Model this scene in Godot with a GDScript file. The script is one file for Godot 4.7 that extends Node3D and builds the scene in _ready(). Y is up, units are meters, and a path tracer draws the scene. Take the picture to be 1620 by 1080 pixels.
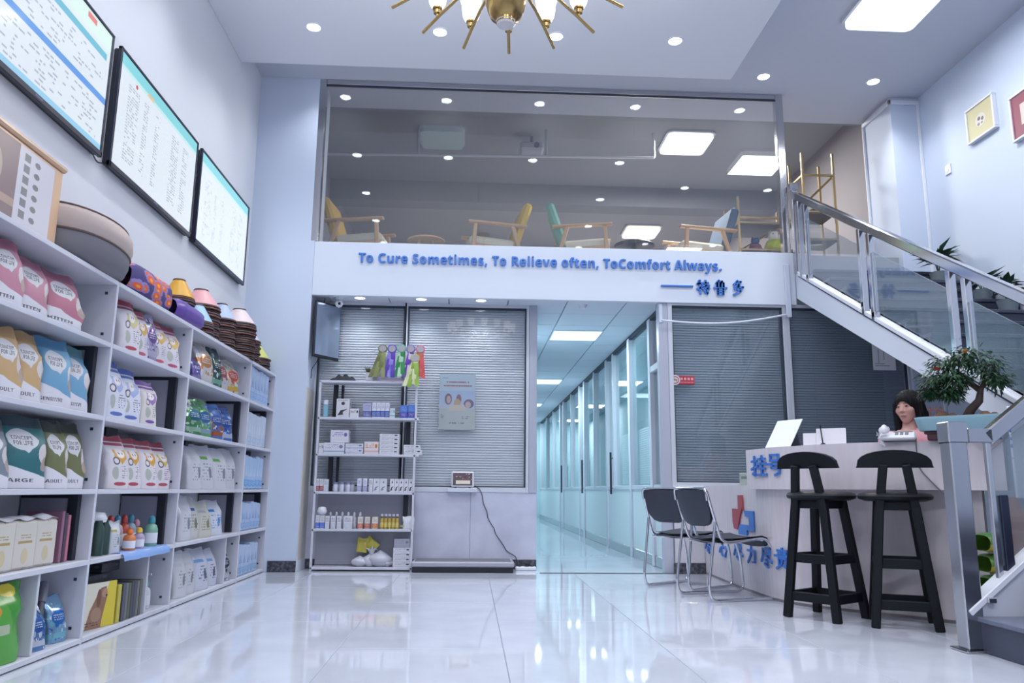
extends Node3D
# A pet clinic's double-height lobby: x to the right, y up, z towards the viewer; metres.
const WX := -2.24      # left wall
const XR := 4.72       # right wall
const ZB := -7.585     # plane of the back wall, header and upper glass
const YC := 4.94       # ceiling
const YP := 4.70       # dropped ceiling panel
const ZF := 2.6        # front wall, behind the viewer
const UF := 3.18       # upper floor
const ZW := -7.95      # window wall of the recess

func _ready() -> void:
	setup_view()
	setup_materials()
	build_room()
	build_recess_and_corridor()
	build_back_windows()
	build_upper_room()
	build_lamps()
	build_stairs()
	build_counter()
	build_bookcases()
	build_bookcase_stock()
	build_top_things()
	build_screens()
	build_medicine_shelf()
	build_seats()
	build_small_things()
	build_person()

func setup_view() -> void:
	var cam := Camera3D.new()
	cam.name = "camera"
	cam.fov = rad_to_deg(2.0 * atan(540.0 / 1240.0))
	cam.near = 0.05
	cam.far = 100.0
	cam.transform = Transform3D(Basis(Vector3(0.99862333, 0.00946909, 0.05159238), Vector3(-0.01890429, 0.98244398, 0.18559755), Vector3(-0.04892918, -0.18631736, 0.98127049)).orthonormalized(), Vector3(0, 0.76, 0))
	add_child(cam)
	cam.current = true
	var we := WorldEnvironment.new()
	we.name = "environment"
	var e := Environment.new()
	e.background_mode = Environment.BG_COLOR
	e.background_color = Color(0.55, 0.62, 0.75)
	e.background_energy_multiplier = 0.3
	e.tonemap_mode = Environment.TONE_MAPPER_LINEAR
	e.tonemap_exposure = EXPOSURE
	e.sdfgi_enabled = true
	e.ssao_enabled = true
	e.ssil_enabled = true
	we.environment = e
	add_child(we)

const EXPOSURE := 0.60
# energies of the lamps
const E_DOWN := 1.9
const E_SQUARE := 6.0
const E_CHAND := 2.5
const E_CORR := 6.0
const E_UPPER := 26.0
const E_SCREEN := 0.45
const WHITE := Color(0.97, 0.985, 1.0)
const CYAN := Color(0.87, 0.965, 1.0)

# ---------------------------------------------------------------- mesh builder
class MB:
	var v := PackedVector3Array()
	var n := PackedVector3Array()
	var u := PackedVector2Array()
	var x := Transform3D.IDENTITY

	func tri(a: Vector3, b: Vector3, c: Vector3, na: Vector3, nb: Vector3, nc: Vector3, ua := Vector2.ZERO, ub := Vector2.ZERO, uc := Vector2.ZERO) -> void:
		a = x * a; b = x * b; c = x * c
		na = (x.basis * na).normalized(); nb = (x.basis * nb).normalized(); nc = (x.basis * nc).normalized()
		if (b - a).cross(c - a).dot(na + nb + nc) > 0.0:
			v.append_array([a, c, b]); n.append_array([na, nc, nb]); u.append_array([ua, uc, ub])
		else:
			v.append_array([a, b, c]); n.append_array([na, nb, nc]); u.append_array([ua, ub, uc])

	func quad(a: Vector3, b: Vector3, c: Vector3, d: Vector3, out: Vector3, uv: Array = [Vector2(0, 1), Vector2(1, 1), Vector2(1, 0), Vector2(0, 0)]) -> void:
		tri(a, b, c, out, out, out, uv[0], uv[1], uv[2])
		tri(a, c, d, out, out, out, uv[0], uv[2], uv[3])

	func box(p: Vector3, s: Vector3, bev := 0.0) -> MB:
		var h := s * 0.5
		bev = minf(bev, minf(h.x, minf(h.y, h.z)) * 0.9)
		for a in 3:
			var a1 := (a + 1) % 3
			var a2 := (a + 2) % 3
			for sg: float in [-1.0, 1.0]:
				var q: Array[Vector3] = []
				var uv: Array = []
				for st: Vector2 in [Vector2(-1, -1), Vector2(1, -1), Vector2(1, 1), Vector2(-1, 1)]:
					var o := Vector3.ZERO
					o[a] = sg * h[a]
					o[a1] = st.x * (h[a1] - bev)
					o[a2] = st.y * (h[a2] - bev)
					q.append(p + o)
					var w := Vector2.ZERO
					if a == 0:
						w = Vector2(0.5 - sg * o.z / s.z, 0.5 - o.y / s.y)
					elif a == 1:
						w = Vector2(0.5 + o.x / s.x, 0.5 + sg * o.z / s.z)
					else:
						w = Vector2(0.5 + sg * o.x / s.x, 0.5 - o.y / s.y)
					uv.append(w)
				var nn := Vector3.ZERO
				nn[a] = sg
				quad(q[0], q[1], q[2], q[3], nn, uv)
				if bev > 0.0:
					for sh: float in [-1.0, 1.0]:
						var e1 := Vector3.ZERO
						var e2 := Vector3.ZERO
						e1[a1] = sg * h[a1]; e1[a2] = sh * (h[a2] - bev)
						e2[a1] = sg * (h[a1] - bev); e2[a2] = sh * h[a2]
						var ax := Vector3.ZERO
						ax[a] = h[a] - bev
						var en := Vector3.ZERO
						en[a1] = sg; en[a2] = sh
						quad(p + e1 - ax, p + e2 - ax, p + e2 + ax, p + e1 + ax, en.normalized())
						if a == 0:
							for sk: float in [-1.0, 1.0]:
								var cs := Vector3(sk, sg, sh)
								var c0 := p + Vector3(sk * h.x, sg * (h.y - bev), sh * (h.z - bev))
								var c1 := p + Vector3(sk * (h.x - bev), sg * h.y, sh * (h.z - bev))
								var c2 := p + Vector3(sk * (h.x - bev), sg * (h.y - bev), sh * h.z)
								tri(c0, c1, c2, cs, cs, cs)
		return self

	func span(a: Vector3, b: Vector3, bev := 0.0) -> MB:   # a box between two corners
		return box((a + b) * 0.5, (b - a).abs(), bev)

	func grid(rows: Array, flip := false, wrap_normals := false) -> MB:   # rows of equally many points, smooth
		var R := rows.size()
		var C: int = rows[0].size()
		var nn: Array = []
		for i in R:
			var line: Array = []
			line.resize(C)
			line.fill(Vector3.ZERO)
			nn.append(line)
		for i in R - 1:
			for j in C - 1:
				var a: Vector3 = rows[i][j]
				var b: Vector3 = rows[i][j + 1]
				var c: Vector3 = rows[i + 1][j + 1]
				var d: Vector3 = rows[i + 1][j]
				var m := (c - a).cross(d - b)
				if flip:
					m = -m
				for k: Array in [[i, j], [i, j + 1], [i + 1, j + 1], [i + 1, j]]:
					nn[k[0]][k[1]] += m
		if wrap_normals:
			for i in R:
				var t: Vector3 = nn[i][0] + nn[i][C - 1]
				nn[i][0] = t
				nn[i][C - 1] = t
		for i in R - 1:
			for j in C - 1:
				var uv := func(p: int, q: int) -> Vector2: return Vector2(q / float(C - 1), 1.0 - p / float(R - 1))
				tri(rows[i][j], rows[i][j + 1], rows[i + 1][j + 1], nn[i][j], nn[i][j + 1], nn[i + 1][j + 1], uv.call(i, j), uv.call(i, j + 1), uv.call(i + 1, j + 1))
				tri(rows[i][j], rows[i + 1][j + 1], rows[i + 1][j], nn[i][j], nn[i + 1][j + 1], nn[i + 1][j], uv.call(i, j), uv.call(i + 1, j + 1), uv.call(i + 1, j))
		return self

	func lathe(prof: Array, p := Vector3.ZERO, sides := 20, crease := 0.7) -> MB:   # prof: Vector2(radius, height)
		var k := prof.size()
		var segn: Array = []
		for i in k - 1:
			var d: Vector2 = prof[i + 1] - prof[i]
			segn.append(Vector2(d.y, -d.x).normalized())
		for i in k - 1:
			var na: Vector2 = segn[i]
			var nb: Vector2 = segn[i]
			if i > 0 and na.dot(segn[i - 1]) > crease:
				na = (segn[i] + segn[i - 1]).normalized()
			if i < k - 2 and nb.dot(segn[i + 1]) > crease:
				nb = (segn[i] + segn[i + 1]).normalized()
			var a: Vector2 = prof[i]
			var b: Vector2 = prof[i + 1]
			for j in sides:
				var t0 := TAU * j / sides
				var t1 := TAU * (j + 1) / sides
				var d0 := Vector3(cos(t0), 0, sin(t0))
				var d1 := Vector3(cos(t1), 0, sin(t1))
				var y := Vector3.UP
				var va := i / float(k - 1)
				var vb := (i + 1) / float(k - 1)
				if a.x > 1e-6:
					tri(p + d0 * a.x + y * a.y, p + d1 * a.x + y * a.y, p + d1 * b.x + y * b.y, d0 * na.x + y * na.y, d1 * na.x + y * na.y, d1 * nb.x + y * nb.y, Vector2(j / float(sides), 1 - va), Vector2((j + 1) / float(sides), 1 - va), Vector2((j + 1) / float(sides), 1 - vb))
				if b.x > 1e-6:
					tri(p + d0 * a.x + y * a.y, p + d1 * b.x + y * b.y, p + d0 * b.x + y * b.y, d0 * na.x + y * na.y, d1 * nb.x + y * nb.y, d0 * nb.x + y * nb.y, Vector2(j / float(sides), 1 - va), Vector2((j + 1) / float(sides), 1 - vb), Vector2(j / float(sides), 1 - vb))
		return self

	func tube(pts: Array, r: Variant, sides := 8, closed := false) -> MB:
		var k := pts.size()
		var ring := func(i: int) -> Vector3:
			var a: Vector3 = pts[(i - 1 + k) % k] if closed or i > 0 else pts[0]
			var b: Vector3 = pts[(i + 1) % k] if closed or i < k - 1 else pts[k - 1]
			return (b - a).normalized()
		var up := Vector3.UP
		if absf(ring.call(0).dot(up)) > 0.9:
			up = Vector3.RIGHT
		var side: Vector3 = up.cross(ring.call(0)).normalized()
		var rings: Array = []
		for i in k:
			var t: Vector3 = ring.call(i)
			side = (side - t * side.dot(t)).normalized()
			var w := t.cross(side)
			var rr: float = r[i] if r is Array else r
			var line: Array = []
			for j in sides:
				var an := TAU * j / sides
				var d := side * cos(an) + w * sin(an)
				line.append([pts[i] + d * rr, d])
			rings.append(line)
		for i in (k if closed else k - 1):
			var A: Array = rings[i]
			var B: Array = rings[(i + 1) % k]
			for j in sides:
				var j1 := (j + 1) % sides
				tri(A[j][0], A[j1][0], B[j1][0], A[j][1], A[j1][1], B[j1][1])
				tri(A[j][0], B[j1][0], B[j][0], A[j][1], B[j1][1], B[j][1])
		if not closed:
			for e in 2:
				var L: Array = rings[0 if e == 0 else k - 1]
				var o: Vector3 = -ring.call(0) if e == 0 else ring.call(k - 1)
				for j in range(1, sides - 1):
					tri(L[0][0], L[j][0], L[j + 1][0], o, o, o)
		return self

	func prism(poly: PackedVector2Array, z0: float, z1: float) -> MB:   # an outline in x-y, pulled along z
		var ids := Geometry2D.triangulate_polygon(poly)
		for k in range(0, ids.size(), 3):
			for z: float in [z0, z1]:
				var o := Vector3(0, 0, -1.0 if z == minf(z0, z1) else 1.0)
				var a := poly[ids[k]]
				var b := poly[ids[k + 1]]
				var c := poly[ids[k + 2]]
				tri(Vector3(a.x, a.y, z), Vector3(b.x, b.y, z), Vector3(c.x, c.y, z), o, o, o)
		var ccw := not Geometry2D.is_polygon_clockwise(poly)
		for i in poly.size():
			var a := poly[i]
			var b := poly[(i + 1) % poly.size()]
			var d := (b - a).normalized()
			var o := Vector3(d.y, -d.x, 0) * (1.0 if ccw else -1.0)
			quad(Vector3(a.x, a.y, z0), Vector3(b.x, b.y, z0), Vector3(b.x, b.y, z1), Vector3(a.x, a.y, z1), o)
		return self

	func bar(a: Vector3, b: Vector3, w: float, d: float, bev := 0.0, up := Vector3.UP) -> MB:   # a straight square bar
		var z := (b - a).normalized()
		if absf(z.dot(up)) > 0.95:
			up = Vector3.BACK if absf(z.z) < 0.9 else Vector3.RIGHT
		var xx := up.cross(z).normalized()
		var keep := x
		x = x * Transform3D(Basis(xx, z.cross(xx), z), (a + b) * 0.5)
		box(Vector3.ZERO, Vector3(w, d, a.distance_to(b)), bev)
		x = keep
		return self

	func mesh() -> ArrayMesh:
		var m := ArrayMesh.new()
		var arr := []
		arr.resize(Mesh.ARRAY_MAX)
		arr[Mesh.ARRAY_VERTEX] = v
		arr[Mesh.ARRAY_NORMAL] = n
		arr[Mesh.ARRAY_TEX_UV] = u
		m.add_surface_from_arrays(Mesh.PRIMITIVE_TRIANGLES, arr)
		return m

# ---------------------------------------------------------------- nodes
var used := {}

func numbered(called: String) -> String:
	var k: int = used.get(called, 0)
	used[called] = k + 1
	return called if k == 0 else "%s_%03d" % [called, k]

func thing(called: String, label: String, category: String, at := Vector3.ZERO, turn := 0.0, group := "") -> Node3D:
	var o := Node3D.new()
	o.name = numbered(called)
	add_child(o, true)
	o.position = at
	o.rotation.y = turn
	return tag(o, label, category, group)

func tag(o: Node3D, label: String, category: String, group := "") -> Node3D:
	o.set_meta("label", label)
	o.set_meta("category", category)
	if group:
		o.set_meta("group", group)
	return o

func obj(called: String, shape: Variant, m: Material, parent: Node3D = self, label := "") -> MeshInstance3D:
	var o := MeshInstance3D.new()
	o.name = numbered(called) if parent == self else called
	o.mesh = shape.mesh() if shape is MB else shape
	o.material_override = m
	parent.add_child(o, true)
	if label:
		o.set_meta("label", label)
	return o

func struct(called: String, shape: Variant, m: Material, parent: Node3D = self) -> MeshInstance3D:
	var o := obj(called, shape, m, parent)
	if parent == self:
		o.set_meta("kind", "structure")
	return o

func copy(o: Node3D, called: String, label: String, at: Vector3, turn: float, group := "") -> Node3D:
	var r: Node3D = o.duplicate()
	r.name = numbered(called)
	add_child(r, true)
	r.position = at
	r.rotation.y = turn
	r.set_meta("label", label)
	if group:
		r.set_meta("group", group)
	return r

const ORD := ["first", "second", "third", "fourth", "fifth", "sixth", "seventh", "eighth", "ninth"]

# ---------------------------------------------------------------- materials and pictures
var mats := {}
var M := {}

func mt(hex: String, rough := 0.6, metal := 0.0, spec := 0.5) -> StandardMaterial3D:
	var key := "%s %f %f %f" % [hex, rough, metal, spec]
	if not mats.has(key):
		var m := StandardMaterial3D.new()
		m.albedo_color = Color(hex)
		m.roughness = rough
		m.metallic = metal
		m.metallic_specular = spec
		mats[key] = m
	return mats[key]

func pane(hex: String, alpha: float, spec := 0.5) -> StandardMaterial3D:
	var m := StandardMaterial3D.new()
	m.albedo_color = Color(Color(hex), alpha)
	m.transparency = BaseMaterial3D.TRANSPARENCY_ALPHA
	m.roughness = 0.02
	m.metallic_specular = spec
	return m

func glow(c: Color, energy: float, base := "f4f6fa") -> StandardMaterial3D:
	var m := StandardMaterial3D.new()
	m.albedo_color = Color(base)
	m.emission_enabled = true
	m.emission = c
	m.emission_energy_multiplier = energy
	m.roughness = 0.4
	return m

func noise_tex(freq: float, c0: Color, c1: Color, oct := 4, size := 256, sd := 1, stretch := false) -> NoiseTexture2D:
	var f := FastNoiseLite.new()
	f.seed = sd
	f.frequency = freq
	f.fractal_octaves = oct
	if stretch:
		f.noise_type = FastNoiseLite.TYPE_SIMPLEX
	var t := NoiseTexture2D.new()
	t.width = size
	t.height = size
	t.seamless = true
	t.noise = f
	var g := Gradient.new()
	g.set_color(0, c0)
	g.set_color(1, c1)
	t.color_ramp = g
	return t

func pictured(im: Image, rough := 0.5, energy := 0.0, metal := 0.0) -> StandardMaterial3D:
	var m := StandardMaterial3D.new()
	var t := ImageTexture.create_from_image(im)
	m.albedo_texture = t
	m.roughness = rough
	m.metallic = metal
	if energy > 0.0:
		m.emission_enabled = true
		m.emission = Color.BLACK
		m.emission_texture = t
		m.emission_energy_multiplier = energy
		m.albedo_color = Color(0.08, 0.08, 0.08)
	return m

func img(w: int, h: int, hex: String) -> Image:
	var im := Image.create_empty(w, h, false, Image.FORMAT_RGBA8)
	im.fill(Color(hex))
	return im

func rect(im: Image, x: float, y: float, w: float, h: float, hex: String) -> void:   # fractions of the picture
	var W := im.get_width()
	var H := im.get_height()
	im.fill_rect(Rect2i(roundi(x * W), roundi(y * H), maxi(1, roundi(w * W)), maxi(1, roundi(h * H))), Color(hex))

func disc(im: Image, cx: float, cy: float, rx: float, ry: float, hex: String) -> void:
	var W := im.get_width()
	var H := im.get_height()
	var c := Color(hex)
	for yy in range(maxi(0, int((cy - ry) * H)), mini(H, int((cy + ry) * H) + 1)):
		for xx in range(maxi(0, int((cx - rx) * W)), mini(W, int((cx + rx) * W) + 1)):
			if Vector2((xx / float(W) - cx) / rx, (yy / float(H) - cy) / ry).length() <= 1.0:
				im.set_pixel(xx, yy, c)

func poly(im: Image, pts: Array, hex: String) -> void:
	var W := im.get_width()
	var H := im.get_height()
	var pp := PackedVector2Array()
	for q: Vector2 in pts:
		pp.append(Vector2(q.x * W, q.y * H))
	var ids := Geometry2D.triangulate_polygon(pp)
	for k in range(0, ids.size(), 3):
		fill_tri(im, pp[ids[k]], pp[ids[k + 1]], pp[ids[k + 2]], Color(hex))

func fill_tri(im: Image, a: Vector2, b: Vector2, c: Vector2, col: Color) -> void:
	for yy in range(maxi(0, floori(minf(a.y, minf(b.y, c.y)))), mini(im.get_height(), ceili(maxf(a.y, maxf(b.y, c.y))) + 1)):
		for xx in range(maxi(0, floori(minf(a.x, minf(b.x, c.x)))), mini(im.get_width(), ceili(maxf(a.x, maxf(b.x, c.x))) + 1)):
			if Geometry2D.point_is_inside_triangle(Vector2(xx + 0.5, yy + 0.5), a, b, c):
				im.set_pixel(xx, yy, col)

var fonts := {}

func font(serif := false, bold := true) -> SystemFont:
	var key := str(serif, bold)
	if not fonts.has(key):
		var f := SystemFont.new()
		f.font_names = PackedStringArray(["Droid Serif" if serif else "Droid Sans"])
		f.font_weight = 700 if bold else 400
		fonts[key] = f
	return fonts[key]

func letters(s: String, height: float, depth: float, serif := false, bold := true) -> TextMesh:   # height of the line in metres
	var t := TextMesh.new()
	t.text = s
	t.font = font(serif, bold)
	t.font_size = 64
	t.pixel_size = height / 64.0
	t.depth = depth
	t.curve_step = 2.0
	return t

func write(im: Image, s: String, cx: float, cy: float, wide: float, tall: float, hex: String) -> void:   # lettering printed into a picture, centred, in fractions
	var t := letters(s, 1.0, 0.0)
	var f := t.get_faces()
	var lo := Vector2(1e9, 1e9)
	var hi := -lo
	for p in f:
		lo = lo.min(Vector2(p.x, p.y))
		hi = hi.max(Vector2(p.x, p.y))
	var W := im.get_width()
	var H := im.get_height()
	for k in range(0, f.size(), 3):
		var q: Array[Vector2] = []
		for i in 3:
			var p := (Vector2(f[k + i].x, f[k + i].y) - lo) / (hi - lo)
			q.append(Vector2((cx + (p.x - 0.5) * wide) * W, (cy + (0.5 - p.y) * tall) * H))
		fill_tri(im, q[0], q[1], q[2], Color(hex))

func lines(im: Image, x: float, y: float, w: float, h: float, rows: int, hex: String, rng: RandomNumberGenerator, fillrate := 0.8) -> void:   # rows of print too small to read
	for r in rows:
		var yy := y + h * (r + 0.25) / rows
		var xx := x
		while xx < x + w:
			var l := rng.randf_range(0.01, 0.04)
			if rng.randf() < fillrate:
				rect(im, xx, yy, minf(l, x + w - xx), h / rows * 0.45, hex)
			xx += l + 0.008

func lamp_spot(parent: Node3D, at: Vector3, energy: float, angle: float, c: Color, size := 0.05) -> void:
	var l := SpotLight3D.new()
	l.name = "lamp_light"
	l.light_energy = energy
	l.spot_angle = angle
	l.spot_angle_attenuation = 0.8
	l.spot_range = 30.0
	l.spot_attenuation = 2.0
	l.light_color = c
	l.light_size = size
	l.shadow_enabled = true
	l.rotation.x = -PI / 2
	parent.add_child(l, true)
	l.position = at

func lamp_area(parent: Node3D, at: Vector3, basis_: Basis, size: Vector2, energy: float, c: Color) -> void:
	var l := AreaLight3D.new()
	l.name = "lamp_light"
	l.area_size = size
	l.light_energy = energy
	l.area_range = 30.0
	l.area_attenuation = 2.0
	l.light_color = c
	l.shadow_enabled = true
	parent.add_child(l, true)
	l.transform = Transform3D(basis_, at)

func rrect(w: float, h: float, r: float, k := 5) -> PackedVector2Array:   # rounded rectangle
	var out := PackedVector2Array()
	for q in 4:
		var c := Vector2((w / 2 - r) * (1 if q in [0, 3] else -1), (h / 2 - r) * (1 if q < 2 else -1))
		for i in k + 1:
			var a := PI / 2 * (q + i / float(k))
			out.append(c + Vector2(cos(a), sin(a)) * r)
	return out

func arc(c: Vector3, a: Vector3, b: Vector3, n := 6) -> Array:   # quarter turn from c+a to c+b
	var o := []
	for i in n + 1:
		var t := PI / 2 * i / n
		o.append(c + a * cos(t) + b * sin(t))
	return o

func rounded(pts: Array, r: float, n := 5) -> Array:   # a path with its corners rounded
	var o := [pts[0]]
	for i in range(1, pts.size() - 1):
		var p: Vector3 = pts[i]
		var a: Vector3 = (pts[i - 1] - p)
		var b: Vector3 = (pts[i + 1] - p)
		var rr := minf(r, minf(a.length(), b.length()) * 0.49)
		var p0 := p + a.normalized() * rr
		var p1 := p + b.normalized() * rr
		for k in n + 1:
			var t := k / float(n)
			o.append(p0.lerp(p, t).lerp(p.lerp(p1, t), t))
	o.append(pts[-1])
	return o

func setup_materials() -> void:
	M.wall = mt("d8dbe4", 0.75)
	M.wall_left = mt("d7dae2", 0.75)
	M.wall_blue = mt("c8d2e5", 0.75)
	M.header = mt("d5dce9", 0.7)
	M.ceil = mt("d6d9e2", 0.85)
	M.ceil_edge = mt("bcc0cd", 0.85)
	M.dark_ceil = mt("8e9199", 0.9)
	M.upper_wall = mt("918d92", 0.9)
	M.steel = mt("c9c9cc", 0.12, 1.0)
	M.brushed = mt("bcbdc0", 0.16, 1.0)
	M.chrome = mt("d4d6dc", 0.08, 1.0)
	M.brass = mt("a58a5a", 0.25, 1.0)
	M.alu = mt("c6ccd8", 0.45)
	M.white = mt("dfe2ec", 0.5)
	M.offwhite = mt("cfd2de", 0.55)
	M.black = mt("1b1f2c", 0.55)
	M.seal = mt("2a3446", 0.6)
	M.grout = mt("8d909f", 0.9)
	M.board = mt("c8cad6", 0.45)
	var tile := mt("e3e4ee", 0.045, 0.0, 0.55)
	tile.albedo_texture = noise_tex(0.012, Color("e4e6ec"), Color("f2f4f8"), 5, 512, 7)
	tile.albedo_color = Color("dadde6")
	tile.uv1_triplanar = true
	tile.uv1_world_triplanar = true
	tile.uv1_scale = Vector3(0.35, 0.35, 0.35)
	M.tile = tile
	var marble := mt("dcdde8", 0.3)
	marble.albedo_texture = noise_tex(0.01, Color("cfd2de"), Color("eceef6"), 5, 256, 12)
	marble.uv1_triplanar = true
	marble.uv1_world_triplanar = true
	marble.uv1_scale = Vector3(0.8, 0.8, 0.8)
	M.marble = marble
	var dark_stone := StandardMaterial3D.new()
	dark_stone.albedo_texture = noise_tex(0.03, Color("20222e"), Color("6d6c74"), 5, 256, 3)
	dark_stone.roughness = 0.25
	dark_stone.uv1_triplanar = true
	dark_stone.uv1_world_triplanar = true
	dark_stone.uv1_scale = Vector3(3, 3, 3)
	M.dark_stone = dark_stone
	var counter := StandardMaterial3D.new()
	counter.albedo_texture = noise_tex(0.02, Color("cfc5cc"), Color("dcd4dc"), 4, 256, 21)
	counter.roughness = 0.4
	counter.uv1_triplanar = true
	counter.uv1_world_triplanar = true
	counter.uv1_scale = Vector3(4, 0.5, 4)
	M.counter = counter
	M.riser = mt("3d4356", 0.3)
	M.pine = mt("c9a37c", 0.55)
	M.gold = mt("a8926a", 0.35, 0.8)
	M.ink = mt("3f77c9", 0.45)
	M.clear = pane("9aa3b0", 0.06)
	M.rail_glass = pane("8395a4", 0.28)  # bluish reflection on the railing panes is put into colour and alpha
	M.window_glass = pane("8da0b4", 0.15, 0.6)  # haze over the panes is put into colour and alpha
	M.teal_glass = pane("8fc3cf", 0.14, 0.6)
	M.slat = mt("eef2f9", 0.5)
	M.slat_unlit = mt("8f9dab", 0.5)  # darkness of the unlit room behind is put into this slat colour
	M.leaf = mt("2f5b3a", 0.5)

func build_room() -> void:
	# floor: grout bed with single polished tiles
	var bed := struct("floor", MB.new().span(Vector3(WX - 0.2, -0.3, ZF), Vector3(XR + 0.2, -0.003, ZB)), M.grout)
	for c in 9:
		var xa := -0.627 + 0.8 * (c - 3)
		var xb := minf(xa + 0.8, XR)
		xa = maxf(xa, WX)
		if xb - xa < 0.02:
			continue
		var z := -4.04 + (0.8 if c % 2 == 0 else 0.0) + 1.6 * 5
		while z > ZB:
			var za := minf(z, ZF)
			var zb := maxf(z - 1.6, ZB + 0.012)
			if za - zb > 0.02:
				obj("floor_tile", MB.new().span(Vector3(xa + 0.0018, -0.02, za - 0.0018), Vector3(xb - 0.0018, 0, zb + 0.0018), 0.0012), M.tile, bed)
			z -= 1.6
	struct("wall_left", MB.new().span(Vector3(WX - 0.2, 0, ZF), Vector3(WX, 5.2, -8.0)), M.wall_left)
	struct("wall_right", MB.new().span(Vector3(XR, 0, ZF), Vector3(XR + 0.2, 5.6, -14.7)), M.wall_blue)
	struct("wall_front", MB.new().span(Vector3(WX - 0.2, 0, ZF), Vector3(XR + 0.2, 5.2, ZF + 0.2)), M.wall)
	# ceiling with the dropped panel the chandelier hangs from
	var ce := struct("ceiling", MB.new().span(Vector3(WX - 0.2, YC, ZF), Vector3(XR + 0.2, YC + 0.2, -8.2)), M.ceil_edge)
	obj("dropped_panel", MB.new().span(Vector3(WX, YP, ZF), Vector3(2.45, YC - 0.001, -6.9), 0.004), M.ceil, ce)
	# back wall: pilaster on the left, header beam, low wall under the right windows
	var bw := struct("wall_back", MB.new().span(Vector3(WX, 0, ZB), Vector3(-1.60, YC, ZW - 0.02)).span(Vector3(-1.70, 0, ZW - 0.02), Vector3(-1.60, 2.6, ZW - 0.1)), M.wall_blue)
	struct("wall_back_right", MB.new().span(Vector3(1.95, 0, ZB), Vector3(XR, 0.80, ZB - 0.12)), mt("cbc8d0", 0.6))
	obj("beige_cladding", MB.new().span(Vector3(-1.60, 0.1, ZB - 0.02), Vector3(-1.592, 1.72, ZW)), mt("c4bfba", 0.5), bw)
	struct("trim_1", MB.new().span(Vector3(-1.60, 2.63, ZB), Vector3(3.27, UF, ZB - 0.06), 0.004), M.header)
	struct("baseboard_back", MB.new().span(Vector3(-1.86, 0, ZB), Vector3(-1.60, 0.10, ZB + 0.012), 0.002).span(Vector3(1.93, 0, ZB), Vector3(2.235, 0.10, ZB + 0.012), 0.002), M.dark_stone)
	struct("trim_2", MB.new().span(Vector3(-1.60, 0, ZB - 0.01), Vector3(-1.588, 0.1, ZW), 0.002), M.offwhite)
	struct("trim_3", MB.new().span(Vector3(0.66, 0.0, ZB - 0.012), Vector3(1.93, 0.006, ZB + 0.012)), mt("59666f", 0.4))
	# column on the right wall beside the stairs, with its cable trunking
	var col := struct("wall_right_column", MB.new().span(Vector3(4.41, 0, -7.57), Vector3(XR, YC, -8.14)), M.wall_blue)
	obj("trunking", MB.new().span(Vector3(4.385, 4.86, -7.545), Vector3(XR, 4.905, -7.57), 0.004).span(Vector3(4.385, 4.86, -7.545), Vector3(4.41, 4.905, -8.14), 0.004).span(Vector3(4.69, 0.9, -7.545), Vector3(XR, 4.86, -7.57), 0.004).span(Vector3(4.385, 3.2, -8.12), Vector3(4.41, 4.86, -8.14), 0.004), M.white, col)

func slats(x0: float, x1: float, y0: float, y1: float, z: float, pitch := 0.026, tilt := 1.12) -> MB:
	var b := MB.new()
	var y := y0
	while y < y1:
		b.x = Transform3D(Basis(Vector3.RIGHT, tilt), Vector3((x0 + x1) / 2, y, z))
		b.box(Vector3.ZERO, Vector3(x1 - x0, 0.0012, 0.0255))
		y += pitch
	b.x = Transform3D.IDENTITY
	for k in [0.2, 0.8]:
		b.span(Vector3(lerpf(x0, x1, k) - 0.001, y0, z + 0.014), Vector3(lerpf(x0, x1, k) + 0.001, y1, z + 0.016))
	return b

func window_unit(called: String, x0: float, x1: float, y0: float, y1: float, z: float, fw: float, slat: Material, sill := 0.05) -> Node3D:   # frame, seal, pane and blind
	var w := Node3D.new()
	w.name = called
	add_child(w, true)
	w.set_meta("kind", "structure")
	obj("window_frame", MB.new().span(Vector3(x0, y0, z - 0.05), Vector3(x0 + fw, y1, z + 0.02), 0.003).span(Vector3(x1 - fw, y0, z - 0.05), Vector3(x1, y1, z + 0.02), 0.003).span(Vector3(x0 + fw, y0, z - 0.05), Vector3(x1 - fw, y0 + sill, z + 0.02), 0.003).span(Vector3(x0 + fw, y1 - 0.03, z - 0.05), Vector3(x1 - fw, y1, z + 0.02), 0.003), M.alu, w)
	var a := Vector3(x0 + fw, y0 + sill, z)
	var b := Vector3(x1 - fw, y1 - 0.03, z)
	obj("rubber_seal", MB.new().span(a, Vector3(a.x + 0.012, b.y, z - 0.03)).span(Vector3(b.x - 0.012, a.y, z), Vector3(b.x, b.y, z - 0.03)).span(a, Vector3(b.x, a.y + 0.012, z - 0.03)).span(Vector3(a.x, b.y - 0.02, z), Vector3(b.x, b.y, z - 0.03)), M.seal, w)
	obj("window_pane", MB.new().span(Vector3(a.x, a.y, z - 0.018), Vector3(b.x, b.y, z - 0.012)), M.window_glass, w)
	obj("blind", slats(a.x + 0.015, b.x - 0.015, a.y + 0.02, b.y - 0.03, z - 0.06), slat, w).set_meta("kind", "stuff")
	return w

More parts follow.
